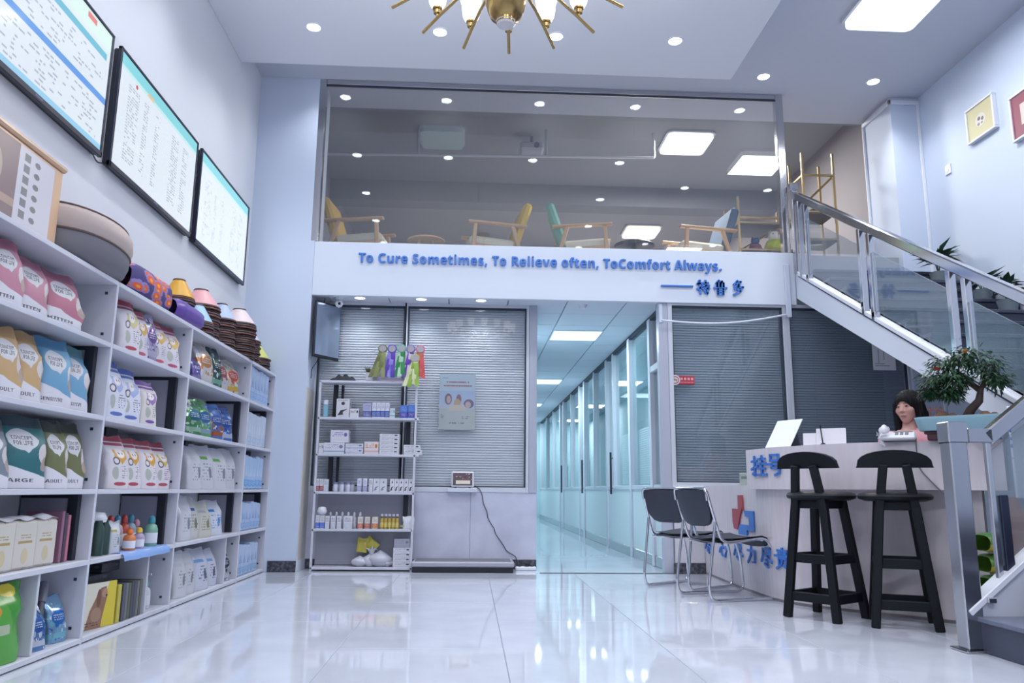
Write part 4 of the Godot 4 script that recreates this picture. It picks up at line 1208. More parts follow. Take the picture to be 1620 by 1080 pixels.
func bonsai() -> void:
	var t := thing("bonsai", "leafy artificial bonsai in a shallow light blue tray at the counter's right end", "bonsai", Vector3(2.945, 1.08, -4.575), -0.75)
	var tray := MB.new()
	var rows := []
	for q: Array in [[0.0, 0.055], [0.86, 0.055], [0.93, 0.06], [1.0, 0.125], [1.02, 0.14], [0.97, 0.142], [0.94, 0.128], [0.0, 0.125]]:
		var line := []
		for p in rrect(0.50 * q[0] + 0.0003, 0.20 * q[0] + 0.0003, 0.06 * q[0] + 0.0001, 4):
			line.append(Vector3(p.x, q[1], p.y))
		line.append(line[0])
		rows.append(line)
	tray.grid(rows, false, true)
	obj("tray", tray, mt("86aab8", 0.35), t)
	obj("stand", MB.new().box(Vector3(-0.14, 0.028, 0), Vector3(0.09, 0.055, 0.14), 0.006).box(Vector3(0.14, 0.028, 0), Vector3(0.09, 0.055, 0.14), 0.006).box(Vector3(0, 0.046, 0), Vector3(0.4, 0.016, 0.15), 0.004), mt("4a2630", 0.5), t)
	obj("soil", MB.new().box(Vector3(0, 0.128, 0), Vector3(0.44, 0.02, 0.15), 0.008), mt("4c3a30", 0.95), t)
	var tk := MB.new().tube([Vector3(0.02, 0.12, 0), Vector3(0.05, 0.18, 0.0), Vector3(0.10, 0.23, 0.01), Vector3(0.11, 0.29, 0.0), Vector3(0.05, 0.35, -0.01), Vector3(0.0, 0.41, 0.0)], [0.032, 0.026, 0.023, 0.02, 0.016, 0.01], 9)
	tk.tube([Vector3(0.08, 0.21, 0), Vector3(0.13, 0.32, 0.02), Vector3(0.15, 0.42, 0.02)], [0.016, 0.012, 0.007], 7)
	tk.tube([Vector3(0.05, 0.35, 0), Vector3(-0.05, 0.38, 0.02), Vector3(-0.11, 0.36, 0.03)], [0.013, 0.01, 0.006], 7)
	obj("trunk", tk, mt("4d3d3c", 0.85), t)
	var rk := MB.new()
	for q: Array in [[-0.10, 0.03, 0.045], [-0.04, 0.05, 0.03], [0.13, 0.04, 0.035], [0.17, 0.0, 0.03]]:
		rk.lathe([Vector2(q[2], 0.13), Vector2(q[2] * 0.9, 0.13 + q[2] * 0.5), Vector2(q[2] * 0.4, 0.13 + q[2] * 0.95), Vector2(0, 0.13 + q[2])], Vector3(q[0], 0, q[1]), 7, -1.0)
	obj("rocks", rk, mt("7a5a48", 0.9), t)
	obj("fence", MB.new().box(Vector3(-0.16, 0.17, 0.05), Vector3(0.006, 0.07, 0.006)).box(Vector3(-0.13, 0.17, 0.05), Vector3(0.006, 0.07, 0.006)).box(Vector3(-0.10, 0.17, 0.05), Vector3(0.006, 0.07, 0.006)).box(Vector3(-0.13, 0.185, 0.05), Vector3(0.08, 0.006, 0.004)), mt("8a4a38", 0.7), t)
	var rng := RandomNumberGenerator.new()
	rng.seed = 31
	var pads := [[-0.12, 0.38, 0.02, 0.085], [-0.05, 0.46, 0.0, 0.10], [0.06, 0.50, 0.02, 0.095], [0.15, 0.44, 0.0, 0.10], [0.0, 0.36, 0.06, 0.08], [0.20, 0.35, 0.02, 0.07], [-0.15, 0.30, 0.02, 0.05], [-0.04, 0.29, 0.05, 0.06]]
	var shades := ["2a4f36", "20402e", "345c3c"]
	for si in 3:
		var f := MB.new()
		for pi in pads.size():
			var q: Array = pads[pi]
			for i in 110:
				var o := Vector3(rng.randfn(0, 0.5), rng.randfn(0, 0.32), rng.randfn(0, 0.45))
				if o.length() > 1.15:
					o = o.normalized() * 1.1
				var at: Vector3 = Vector3(q[0], q[1], q[2]) + o * q[3]
				var dir := (o * Vector3(1, 0.3, 1) + Vector3(rng.randf_range(-0.5, 0.5), rng.randf_range(-0.7, 0.1), rng.randf_range(-0.5, 0.5)))
				leaf(f, at, dir, Vector3(rng.randf_range(-0.3, 0.3), 1, rng.randf_range(-0.3, 0.3)), rng.randf_range(0.03, 0.06), rng.randf_range(0.004, 0.009))
		obj("foliage", f, mt(shades[si], 0.55), t).set_meta("kind", "stuff")
	for q: Array in [[-0.09, 0.42, 0.10, "c8402f", "red flower"], [0.07, 0.51, 0.11, "c9762e", "orange flower"]]:
		var fl := MB.new()
		for i in 26:
			var a := TAU * i / 26.0
			leaf(fl, Vector3(q[0], q[1], q[2]), Vector3(cos(a), 0.5 + 0.5 * sin(a * 5.0), sin(a)), Vector3.UP, 0.035, 0.004)
		obj("flower", fl, mt(q[3], 0.6), t, q[4])

const BAYS := [-3.0, -4.14, -5.28, -6.73, -7.57]
const LEVELS := [0.03, 0.40, 0.745, 1.115, 1.495, 1.83]
const BAYNAME := ["front bay", "second bay", "third bay", "end bay"]
const ROWNAME := ["bottom shelf", "second shelf", "middle shelf", "fourth shelf", "top shelf"]

func build_bookcases() -> void:
	var lab := ["white open bookcase nearest the viewer, holding pink, tan and olive food bags", "white open bookcase with the yellow badged bags and coloured shampoo bottles", "white open bookcase, the wide third one, with glossy and white bags", "narrow white open bookcase in the back corner full of pale blue packs"]
	for k in 4:
		var za: float = BAYS[k]
		var zb: float = BAYS[k + 1]
		var t := thing("bookcase", lab[k], "bookcase", Vector3(-2.065, 0, (za + zb) / 2))
		var o := Vector3(2.065, 0, -(za + zb) / 2)
		var bars: Array = [zb] if k > 0 else [za, zb]
		for z: float in bars:
			obj("side_panel", MB.new().span(Vector3(-2.235, 0, z + 0.011) + o, Vector3(-1.89, 1.83, z - 0.011) + o, 0.002), M.board, t)
		for i in 6:
			obj("shelf_board", MB.new().span(Vector3(-2.235, LEVELS[i] - 0.024, za - 0.0115) + o, Vector3(-1.888, LEVELS[i], zb + 0.0115) + o, 0.002), M.board, t)
		obj("kickboard", MB.new().span(Vector3(-2.0, 0, za - 0.012) + o, Vector3(-1.98, 0.006, zb + 0.012) + o), M.board, t)
		for i in 5:
			var y0: float = LEVELS[i] + 0.001
			var y1: float = LEVELS[i + 1] - 0.025
			if i == 0:
				var sz := -3.71 if k == 0 else -4.92 if k == 1 else -6.42
				if k < 3:
					obj("divider", MB.new().span(Vector3(-2.235, y0, sz + 0.009) + o, Vector3(-1.90, y1, sz - 0.009) + o, 0.002), M.board, t)
				obj("screw_cap", MB.new().span(Vector3(-1.95, 0.07, zb + 0.0115) + o, Vector3(-1.935, 0.085, zb + 0.013) + o), M.seal, t)
				obj("screw_cap", MB.new().span(Vector3(-1.95, 0.3, zb + 0.0115) + o, Vector3(-1.935, 0.315, zb + 0.013) + o), M.seal, t)
			elif i % 2 == 0:
				obj("black_panel", MB.new().span(Vector3(-2.10, y0, za * 1.10 - 0.02) + o, Vector3(-2.07, y1, maxf(za * 1.10 - 0.17, -7.55)) + o, 0.002), M.black, t)
				obj("screw_cap", MB.new().span(Vector3(-1.95, y0 + 0.04, zb + 0.0115) + o, Vector3(-1.935, y0 + 0.055, zb + 0.013) + o), M.seal, t)
				obj("screw_cap", MB.new().span(Vector3(-1.95, y1 - 0.05, zb + 0.0115) + o, Vector3(-1.935, y1 - 0.035, zb + 0.013) + o), M.seal, t)
			else:
				obj("grey_panel", MB.new().span(Vector3(-2.23, y0, zb + 0.045) + o, Vector3(-2.0, y1 - 0.02, zb + 0.03) + o), mt("9a9bab", 0.6), t)
				obj("black_frame", MB.new().span(Vector3(-2.0, y0, zb + 0.055) + o, Vector3(-1.95, y1, zb + 0.02) + o, 0.002).span(Vector3(-2.23, y1 - 0.02, zb + 0.05) + o, Vector3(-2.0, y1, zb + 0.02) + o), M.black, t)

# ---------------------------------------------------------------- printed packets
var prints := {}

func bag_print(kind: String) -> StandardMaterial3D:
	if prints.has(kind):
		return prints[kind]
	var rng := RandomNumberGenerator.new()
	rng.seed = kind.hash()
	var q := kind.split(" ")
	var im: Image
	var rough := 0.4
	var foil := 0.0
	match q[0]:
		"concept":   # colour, darker colour, word
			im = img(128, 176, q[1])
			rect(im, 0, 0, 1, 0.16, q[2])
			disc(im, 0.42, 0.33, 0.30, 0.15, "d9dade")
			poly(im, [Vector2(0.14, 0.36), Vector2(0.66, 0.40), Vector2(0.52, 0.52)], "d9dade")
			write(im, "CONCEPT", 0.42, 0.31, 0.44, 0.055, "55555f")
			write(im, "FOR LIFE", 0.42, 0.38, 0.38, 0.055, "55555f")
			disc(im, 0.84, 0.52, 0.13, 0.14, "d8d0d0")
			disc(im, 0.88, 0.66, 0.1, 0.1, "b9a49a")
			poly(im, [Vector2(0, 0.66), Vector2(1, 0.86), Vector2(1, 1), Vector2(0, 1)], "e4e3ea")
			write(im, q[3], 0.34, 0.885, 0.12 * q[3].length() if q[3].length() < 6 else 0.58, 0.05, "55565f")
		"badge":   # top colour, badge colour, base colour
			im = img(128, 176, q[3])
			rect(im, 0, 0, 1, 0.10, q[1])
			rect(im, 0.1, 0.13, 0.8, 0.05, q[1])
			poly(im, [Vector2(0.35, 0.26), Vector2(0.82, 0.26), Vector2(0.85, 0.42), Vector2(0.60, 0.54), Vector2(0.32, 0.40)], q[2])
			disc(im, 0.56, 0.33, 0.15, 0.09, "efe6e8")
			disc(im, 0.50, 0.33, 0.02, 0.02, "3a3340")
			disc(im, 0.62, 0.33, 0.02, 0.02, "3a3340")
			disc(im, 0.36, 0.47, 0.11, 0.075, "4c4450")
			disc(im, 0.36, 0.47, 0.075, 0.05, "e6e0e4")
			lines(im, 0.6, 0.56, 0.25, 0.25, 6, "6d6872", rng, 0.6)
			disc(im, 0.34, 0.70, 0.12, 0.12, "b3b9b0")
			disc(im, 0.5, 0.90, 0.25, 0.035, q[1])
		"gloss":   # base, two accents
			rough = 0.2
			foil = 0.45
			im = img(96, 128, q[1])
			for i in 60:
				var hex: String = [q[2], q[3], "e9ecf2", q[1]][rng.randi() % 4]
				disc(im, rng.randf(), rng.randf_range(0.1, 0.95), rng.randf_range(0.02, 0.1), rng.randf_range(0.02, 0.07), hex)
			disc(im, 0.5, 0.45, 0.34, 0.16, q[2])
			lines(im, 0.25, 0.38, 0.5, 0.14, 3, "f0f2f6", rng, 0.8)
			rect(im, 0, 0.78, 1, 0.12, q[3])
		"plain":   # base, print, accent
			rough = 0.22
			foil = 0.12
			im = img(96, 128, q[1])
			lines(im, 0.3, 0.40, 0.5, 0.42, 6, q[2], rng, 0.45)
			disc(im, 0.66, 0.62, 0.08, 0.13, q[2])
			rect(im, 0.1, 0.26, 0.5, 0.07, q[3])
			rect(im, 0, 0, 1, 0.06, "c7c8d2")
		"pack":   # pale blue packs
			im = img(64, 96, q[1])
			rect(im, 0, 0.72, 1, 0.2, q[2])
			lines(im, 0.2, 0.76, 0.6, 0.10, 2, "dfe8f4", rng, 0.7)
			poly(im, [Vector2(0.3, 0.6), Vector2(0.5, 0.3), Vector2(0.6, 0.6)], q[3])
		"tissue":
			im = img(96, 96, "dcd6cc")
			rect(im, 0.02, 0.0, 0.02, 1, "c9c3bb")
			lines(im, 0.3, 0.28, 0.4, 0.10, 2, "a58e5c", rng, 0.9)
			rect(im, 0.22, 0.42, 0.56, 0.05, "b39a62")
			disc(im, 0.5, 0.72, 0.14, 0.16, "d6c8a4")
		"box":   # base, print, band
			im = img(96, 64, q[1])
			lines(im, 0.1, 0.14, 0.6, 0.4, 3, q[2], rng, 0.55)
			rect(im, 0.0, 0.72, 1.0, 0.12, q[3])
			disc(im, 0.82, 0.35, 0.09, 0.16, q[2])
		"tall":   # upright medicine carton: base, lower colour, print
			im = img(48, 96, q[1])
			rect(im, 0.0, 0.55, 1.0, 0.40, q[2])
			lines(im, 0.15, 0.12, 0.7, 0.34, 4, q[3], rng, 0.6)
			lines(im, 0.15, 0.62, 0.7, 0.26, 3, "e8eaf2", rng, 0.5)
		"fig":   # upright carton with a dark figure
			im = img(64, 96, q[1])
			disc(im, 0.5, 0.25, 0.14, 0.09, q[2])
			poly(im, [Vector2(0.1, 0.9), Vector2(0.35, 0.62), Vector2(0.85, 0.55), Vector2(0.5, 0.72), Vector2(0.55, 0.86)], q[2])
			lines(im, 0.15, 0.05, 0.7, 0.08, 1, q[3], rng, 0.8)
	prints[kind] = pictured(im, rough, 0.0, foil)
	prints[kind].albedo_color = Color(0.93, 0.93, 0.94)
	return prints[kind]

func pos_words(i: int, n: int) -> String:
	if n == 1:
		return "the only one"
	return "leftmost" if i == 0 else "rightmost" if i == n - 1 else ORD[i] + " from the left"

func stock_bags(bay: int, row: int, kinds: Array, where: Array, words: Array, cat := "bag", called := "food_bag") -> void:   # where: z, width, height
	var rng := RandomNumberGenerator.new()
	rng.seed = bay * 10 + row
	var n := where.size()
	for i in n:
		var w: Array = where[i]
		var d := clampf(w[1] * 0.55, 0.07, 0.12)
		var hw: float = w[1] * 0.465 + d * 0.12 + 0.018
		var zc: float = clampf(w[0], BAYS[bay + 1] + hw + (0.05 if row % 2 == 1 else 0.0), BAYS[bay] - hw)
		var t := thing(called, "%s, %s, %s %s" % [words[i], pos_words(i, n), BAYNAME[bay], ROWNAME[row]], cat, Vector3(-1.925 - d / 2 - 0.012 * (i % 2), LEVELS[row] + 0.001, zc), PI / 2 - 0.16 - rng.randf_range(0.0, 0.14))
		obj("body", bag_shape(w[1] * 0.93, w[2], d, bay * 100 + row * 10 + i, rng.randf_range(0.86, 0.98), rng.randf_range(-0.055, -0.025)), bag_print(kinds[i]), t)

func bottle(t: Node3D, r: float, h: float, body: Material, cap: Material, at := Vector3.ZERO) -> void:
	obj("body", MB.new().lathe([Vector2(0, 0), Vector2(r * 0.92, 0), Vector2(r, h * 0.04), Vector2(r, h * 0.55), Vector2(r * 0.8, h * 0.68), Vector2(r * 0.38, h * 0.74), Vector2(r * 0.38, h * 0.78), Vector2(0, h * 0.78)], at, 16), body, t)
	obj("cap", MB.new().lathe([Vector2(0, h * 0.76), Vector2(r * 0.55, h * 0.76), Vector2(r * 0.52, h * 0.9), Vector2(r * 0.28, h * 0.98), Vector2(0, h)], at, 14), cap, t)
	obj("label_band", MB.new().lathe([Vector2(r * 1.01, h * 0.12), Vector2(r * 1.01, h * 0.45)], at, 16), mt("dfe0e8", 0.5), t)

func build_bookcase_stock() -> void:
	# front bay
	stock_bags(0, 4, ["concept c28498 a86b80 KITTEN", "concept c28498 a86b80 KITTEN", "concept bb7389 9c5f75 KITTEN"], [[-3.28, 0.19, 0.29], [-3.50, 0.22, 0.27], [-3.755, 0.28, 0.27]], ["pink cat food bag with a white oval", "pink cat food bag with a white oval", "deep pink cat food bag with a white oval"])
	stock_bags(0, 3, ["concept c9a777 b18f62 ADULT", "concept c9a777 b18f62 ADULT", "concept 6fa5c6 4f86ab SENSITIVE", "concept 6fa5c6 5f9097 SENSITIVE"], [[-3.36, 0.17, 0.31], [-3.54, 0.19, 0.32], [-3.76, 0.22, 0.33], [-3.99, 0.20, 0.33]], ["tan cat food bag", "tan cat food bag", "light blue cat food bag", "light blue cat food bag"])
	stock_bags(0, 2, ["concept 7d8794 3c4a52 MINI", "concept 2f6e74 33474d LARGE", "concept 70744c 3d4538 ADULT", "concept 70744c 3d4538 ADULT"], [[-3.34, 0.2, 0.28], [-3.60, 0.28, 0.32], [-3.84, 0.18, 0.31], [-4.02, 0.18, 0.32]], ["grey cat food bag", "dark teal cat food bag", "olive green cat food bag", "olive green cat food bag"])
	for i in 3:
		var t := thing("tissue_pack", "cream tissue pack with gold print, %s, front bay second shelf" % pos_words(i, 3), "tissue pack", Vector3(-1.985, LEVELS[1] + 0.001, -3.46 - 0.17 * i), PI / 2 - 0.1)
		obj("pack", MB.new().box(Vector3(0, 0.105, 0), Vector3(0.165, 0.21, 0.10), 0.012), bag_print("tissue"), t)
		var top := MB.new()
		var rows := []
		for a in 5:
			var line := []
			for b in 7:
				line.append(Vector3(-0.08 + 0.16 * b / 6.0, 0.212 + 0.006 * sin(b * 1.3 + i) + 0.022 * sin(PI * a / 4.0) * sin(PI * b / 6.0), 0.05 - 0.1 * a / 4.0))
			rows.append(line)
		top.grid(rows)
		obj("film_top", top, mt("e9e9f0", 0.15), t)
	var sp := [["8a5f78", "plum"], ["3f3345", "dark purple"], ["b06a80", "rose pink"]]
	for i in 3:
		var t := thing("flat_box", "%s flat box standing right of the tissue packs" % sp[i][1], "box", Vector3(-2.03, LEVELS[1] + 0.001, -3.955 - 0.03 * i))
		obj("carton", MB.new().box(Vector3(0, 0.12 - 0.005 * i, 0), Vector3(0.17, 0.24 - 0.01 * i, 0.024), 0.002), mt(sp[i][0], 0.5), t)
	var gx := thing("storage_box", "grey box with a dark handle slot behind the cream tissue packs, front bay", "box", Vector3(-2.145, LEVELS[1] + 0.001, -3.46))
	obj("carton", MB.new().box(Vector3(0, 0.145, 0), Vector3(0.16, 0.29, 0.34), 0.004), mt("a9aab8", 0.5), gx)
	obj("handle_slot", MB.new().box(Vector3(0.0805, 0.235, -0.08), Vector3(0.002, 0.022, 0.10)), M.black, gx)
	# bottom of the front bay
	var gi := img(128, 128, "4f9a3c")
	poly(gi, [Vector2(0.55, 0), Vector2(1, 0), Vector2(0.8, 0.6)], "3d8a30")
	disc(gi, 0.3, 0.28, 0.26, 0.2, "c98d3a")
	disc(gi, 0.3, 0.28, 0.18, 0.13, "d8a44a")
	poly(gi, [Vector2(0.05, 0.2), Vector2(0.1, 0.02), Vector2(0.25, 0.12)], "c98d3a")
	poly(gi, [Vector2(0.38, 0.12), Vector2(0.5, 0.02), Vector2(0.55, 0.2)], "c98d3a")
	rect(gi, 0.1, 0.5, 0.6, 0.12, "a9b49a")
	disc(gi, 0.15, 0.78, 0.2, 0.16, "d8c63a")
	disc(gi, 0.75, 0.08, 0.14, 0.08, "d8c63a")
	var gb := thing("food_sack", "bright green sack with an orange animal face, bottom left corner of the front bay", "sack", Vector3(-1.985, LEVELS[0] + 0.001, -3.475), PI / 2 - 0.15)
	obj("body", bag_shape(0.36, 0.32, 0.13, 77, 0.95), pictured(gi, 0.25), gb)
	stock_bags(0, 0, ["gloss 5d86b8 2f5fa8 cfd6e2", "gloss 7fa6c8 2f6fc0 7fc0d0"], [[-3.83, 0.12, 0.20], [-4.03, 0.14, 0.21]], ["blue glossy packet", "blue and turquoise glossy packet"], "packet", "packet")
	var rd := thing("lint_roller", "long dark grey rod leaning between the blue glossy packets, front bay bottom shelf", "rod", Vector3(-1.96, LEVELS[0] + 0.001, -3.93))
	obj("rod", MB.new().tube([Vector3(0, 0.012, 0.08), Vector3(-0.06, 0.27, -0.06)], 0.017, 10), mt("4f535f", 0.4), rd)
	obj("grip", MB.new().tube([Vector3(-0.042, 0.19, -0.017), Vector3(-0.06, 0.275, -0.063)], 0.021, 10), mt("6a6f7c", 0.4), rd)
	# second bay
	stock_bags(1, 4, ["badge b04a5a c9bf8a e2dde4", "badge b8586a cda03e ded6e0", "gloss a9a0c0 6a4f8a c8c0d4", "badge b8586a cda03e ded6e0", "badge b04a6a d0aa48 ded8e2"], [[-4.47, 0.20, 0.31], [-4.64, 0.16, 0.29], [-4.76, 0.12, 0.29], [-4.91, 0.18, 0.29], [-5.10, 0.21, 0.29]], ["white bag with a cream badge", "slim white bag with a yellow badge", "purple bag", "pinkish white bag with a yellow badge", "pinkish white bag with a large yellow badge"])
	stock_bags(1, 3, ["badge 5a70b8 a8b4e0 dfe2ee", "badge 5a70b8 a8b4e0 dfe2ee", "badge 7a4fa8 9a7ab8 e2dcd8"], [[-4.36, 0.24, 0.32], [-4.58, 0.24, 0.31], [-4.82, 0.18, 0.27]], ["blue topped bag with a pale blue badge", "blue topped bag with a pale blue badge", "purple topped bag with a mauve badge"])
	stock_bags(1, 2, ["badge b04a5a d8a03a e2dce2", "badge b04a5a d8a03a e2dce2", "badge b04a5a d8a03a e2dce2", "badge a8485a cdb03a e2dae2"], [[-4.50, 0.20, 0.29], [-4.70, 0.21, 0.29], [-4.92, 0.22, 0.29], [-5.14, 0.22, 0.29]], ["red topped white bag with an orange badge", "red topped white bag with an orange badge", "red topped white bag with an amber badge", "red topped white bag with a yellow badge"])
	var dk := thing("bottle_pack", "shrink wrapped bundle of dark green bottles left of the coloured bottles", "bottle pack", Vector3(-2.0, LEVELS[1] + 0.001, -4.40))
	for i in 4:
		obj("bottle", MB.new().lathe([Vector2(0, 0), Vector2(0.034, 0), Vector2(0.034, 0.14), Vector2(0.02, 0.165), Vector2(0.02, 0.18), Vector2(0, 0.18)], Vector3(0.035 - 0.07 * (i % 2), 0, 0.035 - 0.07 * (i >> 1)), 12), mt("2f4440", 0.25), dk)
	obj("film_cap", MB.new().lathe([Vector2(0.055, 0.17), Vector2(0.06, 0.19), Vector2(0.045, 0.22), Vector2(0, 0.225)], Vector3.ZERO, 12, -1.0), mt("d9dbe4", 0.15), dk)
	var wb := thing("food_bag", "small white pouch between the dark bottle bundle and the red bottles", "bag", Vector3(-1.96, LEVELS[1] + 0.001, -4.53), PI / 2 - 0.3)
	obj("body", bag_shape(0.085, 0.17, 0.06, 5), bag_print("plain d9dbe2 8a8f9a b9b25a"), wb)
	var bt := [["a83f3f", "b23a3a", -2.02, -4.63, 0.035, 0.20, "red bottle with a red cap behind the orange capped one"], ["b5a3a8", "3f7f9a", -2.02, -4.72, 0.034, 0.20, "pale bottle with a teal cap behind the orange capped bottle"], ["b24a3a", "a83a38", -2.02, -4.81, 0.034, 0.20, "red bottle between the two teal capped bottles"], ["8aa0b0", "3f7f9a", -2.02, -4.90, 0.034, 0.20, "grey blue bottle with a teal cap in the rear row"], ["b08a9a", "c98aa0", -2.02, -4.99, 0.032, 0.165, "mauve bottle with a pink cap in the rear row"], ["c9784a", "d86f2a", -1.94, -4.71, 0.034, 0.125, "stout bottle with a bright orange cap in the front row"], ["a89ab8", "d8b83a", -1.94, -4.84, 0.031, 0.125, "lilac bottle with a yellow cap in the front row"], ["7fae9a", "3f8fa0", -1.96, -5.06, 0.04, 0.185, "green bottle with a turquoise cap, rightmost of the bottles"]]
	for q: Array in bt:
		var t := thing("bottle", q[6], "bottle", Vector3(q[2], LEVELS[1] + 0.001, q[3]))
		bottle(t, q[4], q[5], mt(q[0], 0.25), mt(q[1], 0.3))
	var fl := thing("paper_strip", "blue paper strip hanging over the edge of the shelf with the bottles", "paper", Vector3(-1.887, LEVELS[1], -4.83))
	var fr := []
	for a in 6:
		var line := []
		for b in 12:
			var v := a / 5.0
			line.append(Vector3(-0.10 + 0.11 * minf(v * 2.0, 1.0) + 0.02 * maxf(0, v - 0.5), 0.004 - 0.08 * maxf(0.0, v - 0.45) + 0.002 * sin(b * 1.9), 0.33 - 0.66 * b / 11.0))
		fr.append(line)
	obj("sheet", MB.new().grid(fr), mt("7f9fd6", 0.5), fl)
	var fb := [[0.32, 0.055, 0.20, -4.52, 0.0, "lowest dark flat carton on the bottom shelf of the second bay"], [0.30, 0.05, 0.19, -4.54, 0.056, "dark flat carton in the middle of the small stack"], [0.22, 0.05, 0.18, -4.72, 0.107, "dark flat carton on top of the small stack"]]
	for q: Array in fb:
		var t := thing("flat_box", q[5], "box", Vector3(-2.12, LEVELS[0] + 0.15 + q[4], q[3]), PI / 2)
		obj("carton", MB.new().box(Vector3(0, q[1] / 2, 0), Vector3(q[0], q[1], q[2]), 0.003), bag_print("box 32343e 5a5c68 3c3f4a"), t)
	var pl := thing("storage_box", "black carton under the flat cartons with lime discs on its end", "box", Vector3(-2.13, LEVELS[0] + 0.001, -4.62), PI / 2)
	obj("carton", MB.new().box(Vector3(0, 0.0745, 0), Vector3(0.52, 0.148, 0.18), 0.003), mt("2b2d36", 0.5), pl)
	obj("disc", MB.new().tube([Vector3(-0.24, 0.11, 0.088), Vector3(-0.24, 0.11, 0.092)], 0.03, 14), mt("b7c04a", 0.5), pl)
	var mi := img(96, 128, "d8d4c4")
	poly(mi, [Vector2(0.75, 0), Vector2(1, 0), Vector2(1, 1), Vector2(0.4, 1)], "cdbb3a")
	poly(mi, [Vector2(0.08, 1), Vector2(0.2, 0.6), Vector2(0.38, 0.3), Vector2(0.5, 0.12), Vector2(0.66, 0.1), Vector2(0.72, 0.3), Vector2(0.66, 0.55), Vector2(0.6, 0.8), Vector2(0.58, 1)], "8a6552")
	disc(mi, 0.45, 0.34, 0.07, 0.2, "6f4a3a")
	disc(mi, 0.62, 0.24, 0.09, 0.1, "a88470")
	disc(mi, 0.68, 0.3, 0.03, 0.025, "3a2c28")
	disc(mi, 0.4, 0.7, 0.16, 0.16, "9c7c68")
	var rng := RandomNumberGenerator.new()
	rng.seed = 8
	lines(mi, 0.08, 0.84, 0.4, 0.1, 2, "3a332a", rng, 0.8)
	var mg := thing("magazine", "yellow edged magazine with a brown dog on its cover on the bottom shelf", "magazine", Vector3(-1.945, LEVELS[0] + 0.001, -4.42), PI / 2 - 0.25)
	obj("cover", MB.new().box(Vector3(0, 0.115, 0), Vector3(0.24, 0.23, 0.012), 0.001), pictured(mi, 0.35), mg)
	var yb := thing("flat_box", "yellow flat box standing right of the dog magazine", "box", Vector3(-1.985, LEVELS[0] + 0.001, -4.585))
	obj("carton", MB.new().box(Vector3(0, 0.1, 0), Vector3(0.15, 0.2, 0.04), 0.003), mt("bdb04a", 0.5), yb)
	for i in 7:
		var t := thing("slim_case", "slim dark upright case, %s, right of the yellow flat box" % pos_words(i, 7), "case", Vector3(-1.985, LEVELS[0] + 0.001, -4.63 - 0.037 * i))
		obj("carton", MB.new().box(Vector3(0, 0.1, 0), Vector3(0.16, 0.20 - 0.004 * (i % 3), 0.031), 0.002), mt(["4a4c56", "6a6c74", "55594a", "3f414b"][i % 4], 0.45), t)
	for i in 2:
		var t := thing("pump_bottle", "small pink labelled pump bottle in the narrow bottom cell, %s of two" % ["left", "right"][i], "bottle", Vector3(-1.98, LEVELS[0] + 0.001, -5.02 - 0.09 * i))
		bottle(t, 0.032, 0.17, mt(["a8507a", "c9d0d8"][i], 0.3), mt(["5fa8b8", "7fb0b8"][i], 0.3))
		obj("nozzle", MB.new().tube([Vector3(0, 0.16, 0), Vector3(0, 0.2, 0), Vector3(0.03, 0.2, 0)], 0.006, 7), M.white, t)
	# third bay
	stock_bags(2, 4, ["gloss 6a5fa0 4a3f80 8a80b0", "gloss d9d4d2 c98a5a e2dcd8", "gloss 3f5a58 2f4a46 7fae9a", "gloss d8d6dc b05a5a e0dada", "gloss dcd6cc c85a4a d8b44a"], [[-5.57, 0.12, 0.17], [-5.80, 0.22, 0.32], [-6.01, 0.16, 0.31], [-6.20, 0.19, 0.28], [-6.42, 0.22, 0.28]], ["small purple glossy bag", "silver bag with orange print", "dark green glossy bag", "silver bag with red print", "silver bag with a red and yellow base"])
	stock_bags(2, 3, ["gloss 4f8a5a 2f6a8a a8c8b0", "gloss 6fae6a 3f6fa8 9ab0c8", "gloss 5a7fc0 3f5fa8 b0603a", "gloss 4f74c0 2f56a8 c8d4ec"], [[-5.62, 0.20, 0.26], [-5.86, 0.22, 0.27], [-6.10, 0.2, 0.27], [-6.36, 0.27, 0.28]], ["green and blue glossy bag", "light green and blue glossy bag", "blue glossy bag with an orange spot", "large blue glittering bag"])
	stock_bags(2, 2, ["plain d8d8de 8a8c96 d0d0d8", "plain dcdce2 8a8c96 6fb85a", "plain dcdce2 8a8c96 6fb85a", "plain d8d8de 8a8c96 d0d0d8"], [[-5.72, 0.20, 0.30], [-5.98, 0.26, 0.32], [-6.27, 0.26, 0.31], [-6.54, 0.26, 0.32]], ["plain white bag", "white bag with a green tag", "white bag with dark print", "white bag with grey print"])
	stock_bags(2, 1, ["plain d8d8de 8a8c96 d0d0d8", "plain d4d2cc 7f7c6c 3f5fa8", "plain d4d2c6 8a8468 b0b2bc", "plain dfe4ee 5a8fd0 2f86d0"], [[-5.60, 0.17, 0.30], [-5.78, 0.17, 0.29], [-6.00, 0.22, 0.26], [-6.27, 0.26, 0.26]], ["white bag with a grey band", "cream bag with a blue band", "cream bag with olive print", "white and bright blue bag"])
	stock_bags(2, 0, ["plain d8d8de 8a8c96 d0d0d8", "plain d8d8de 8a8c96 d0d0d8", "plain d4d8e6 6a6d80 7fa8d8", "plain d4d8e6 6a6d80 7fa8d8", "gloss b8bac4 4a4c58 d8dae2"], [[-5.60, 0.17, 0.30], [-5.79, 0.17, 0.29], [-6.02, 0.24, 0.29], [-6.27, 0.19, 0.27], [-6.57, 0.2, 0.26]], ["white crumpled bag", "white bag with grey print", "white bag with a light blue band", "white bag with a pale blue band", "silver bag with dark print"])
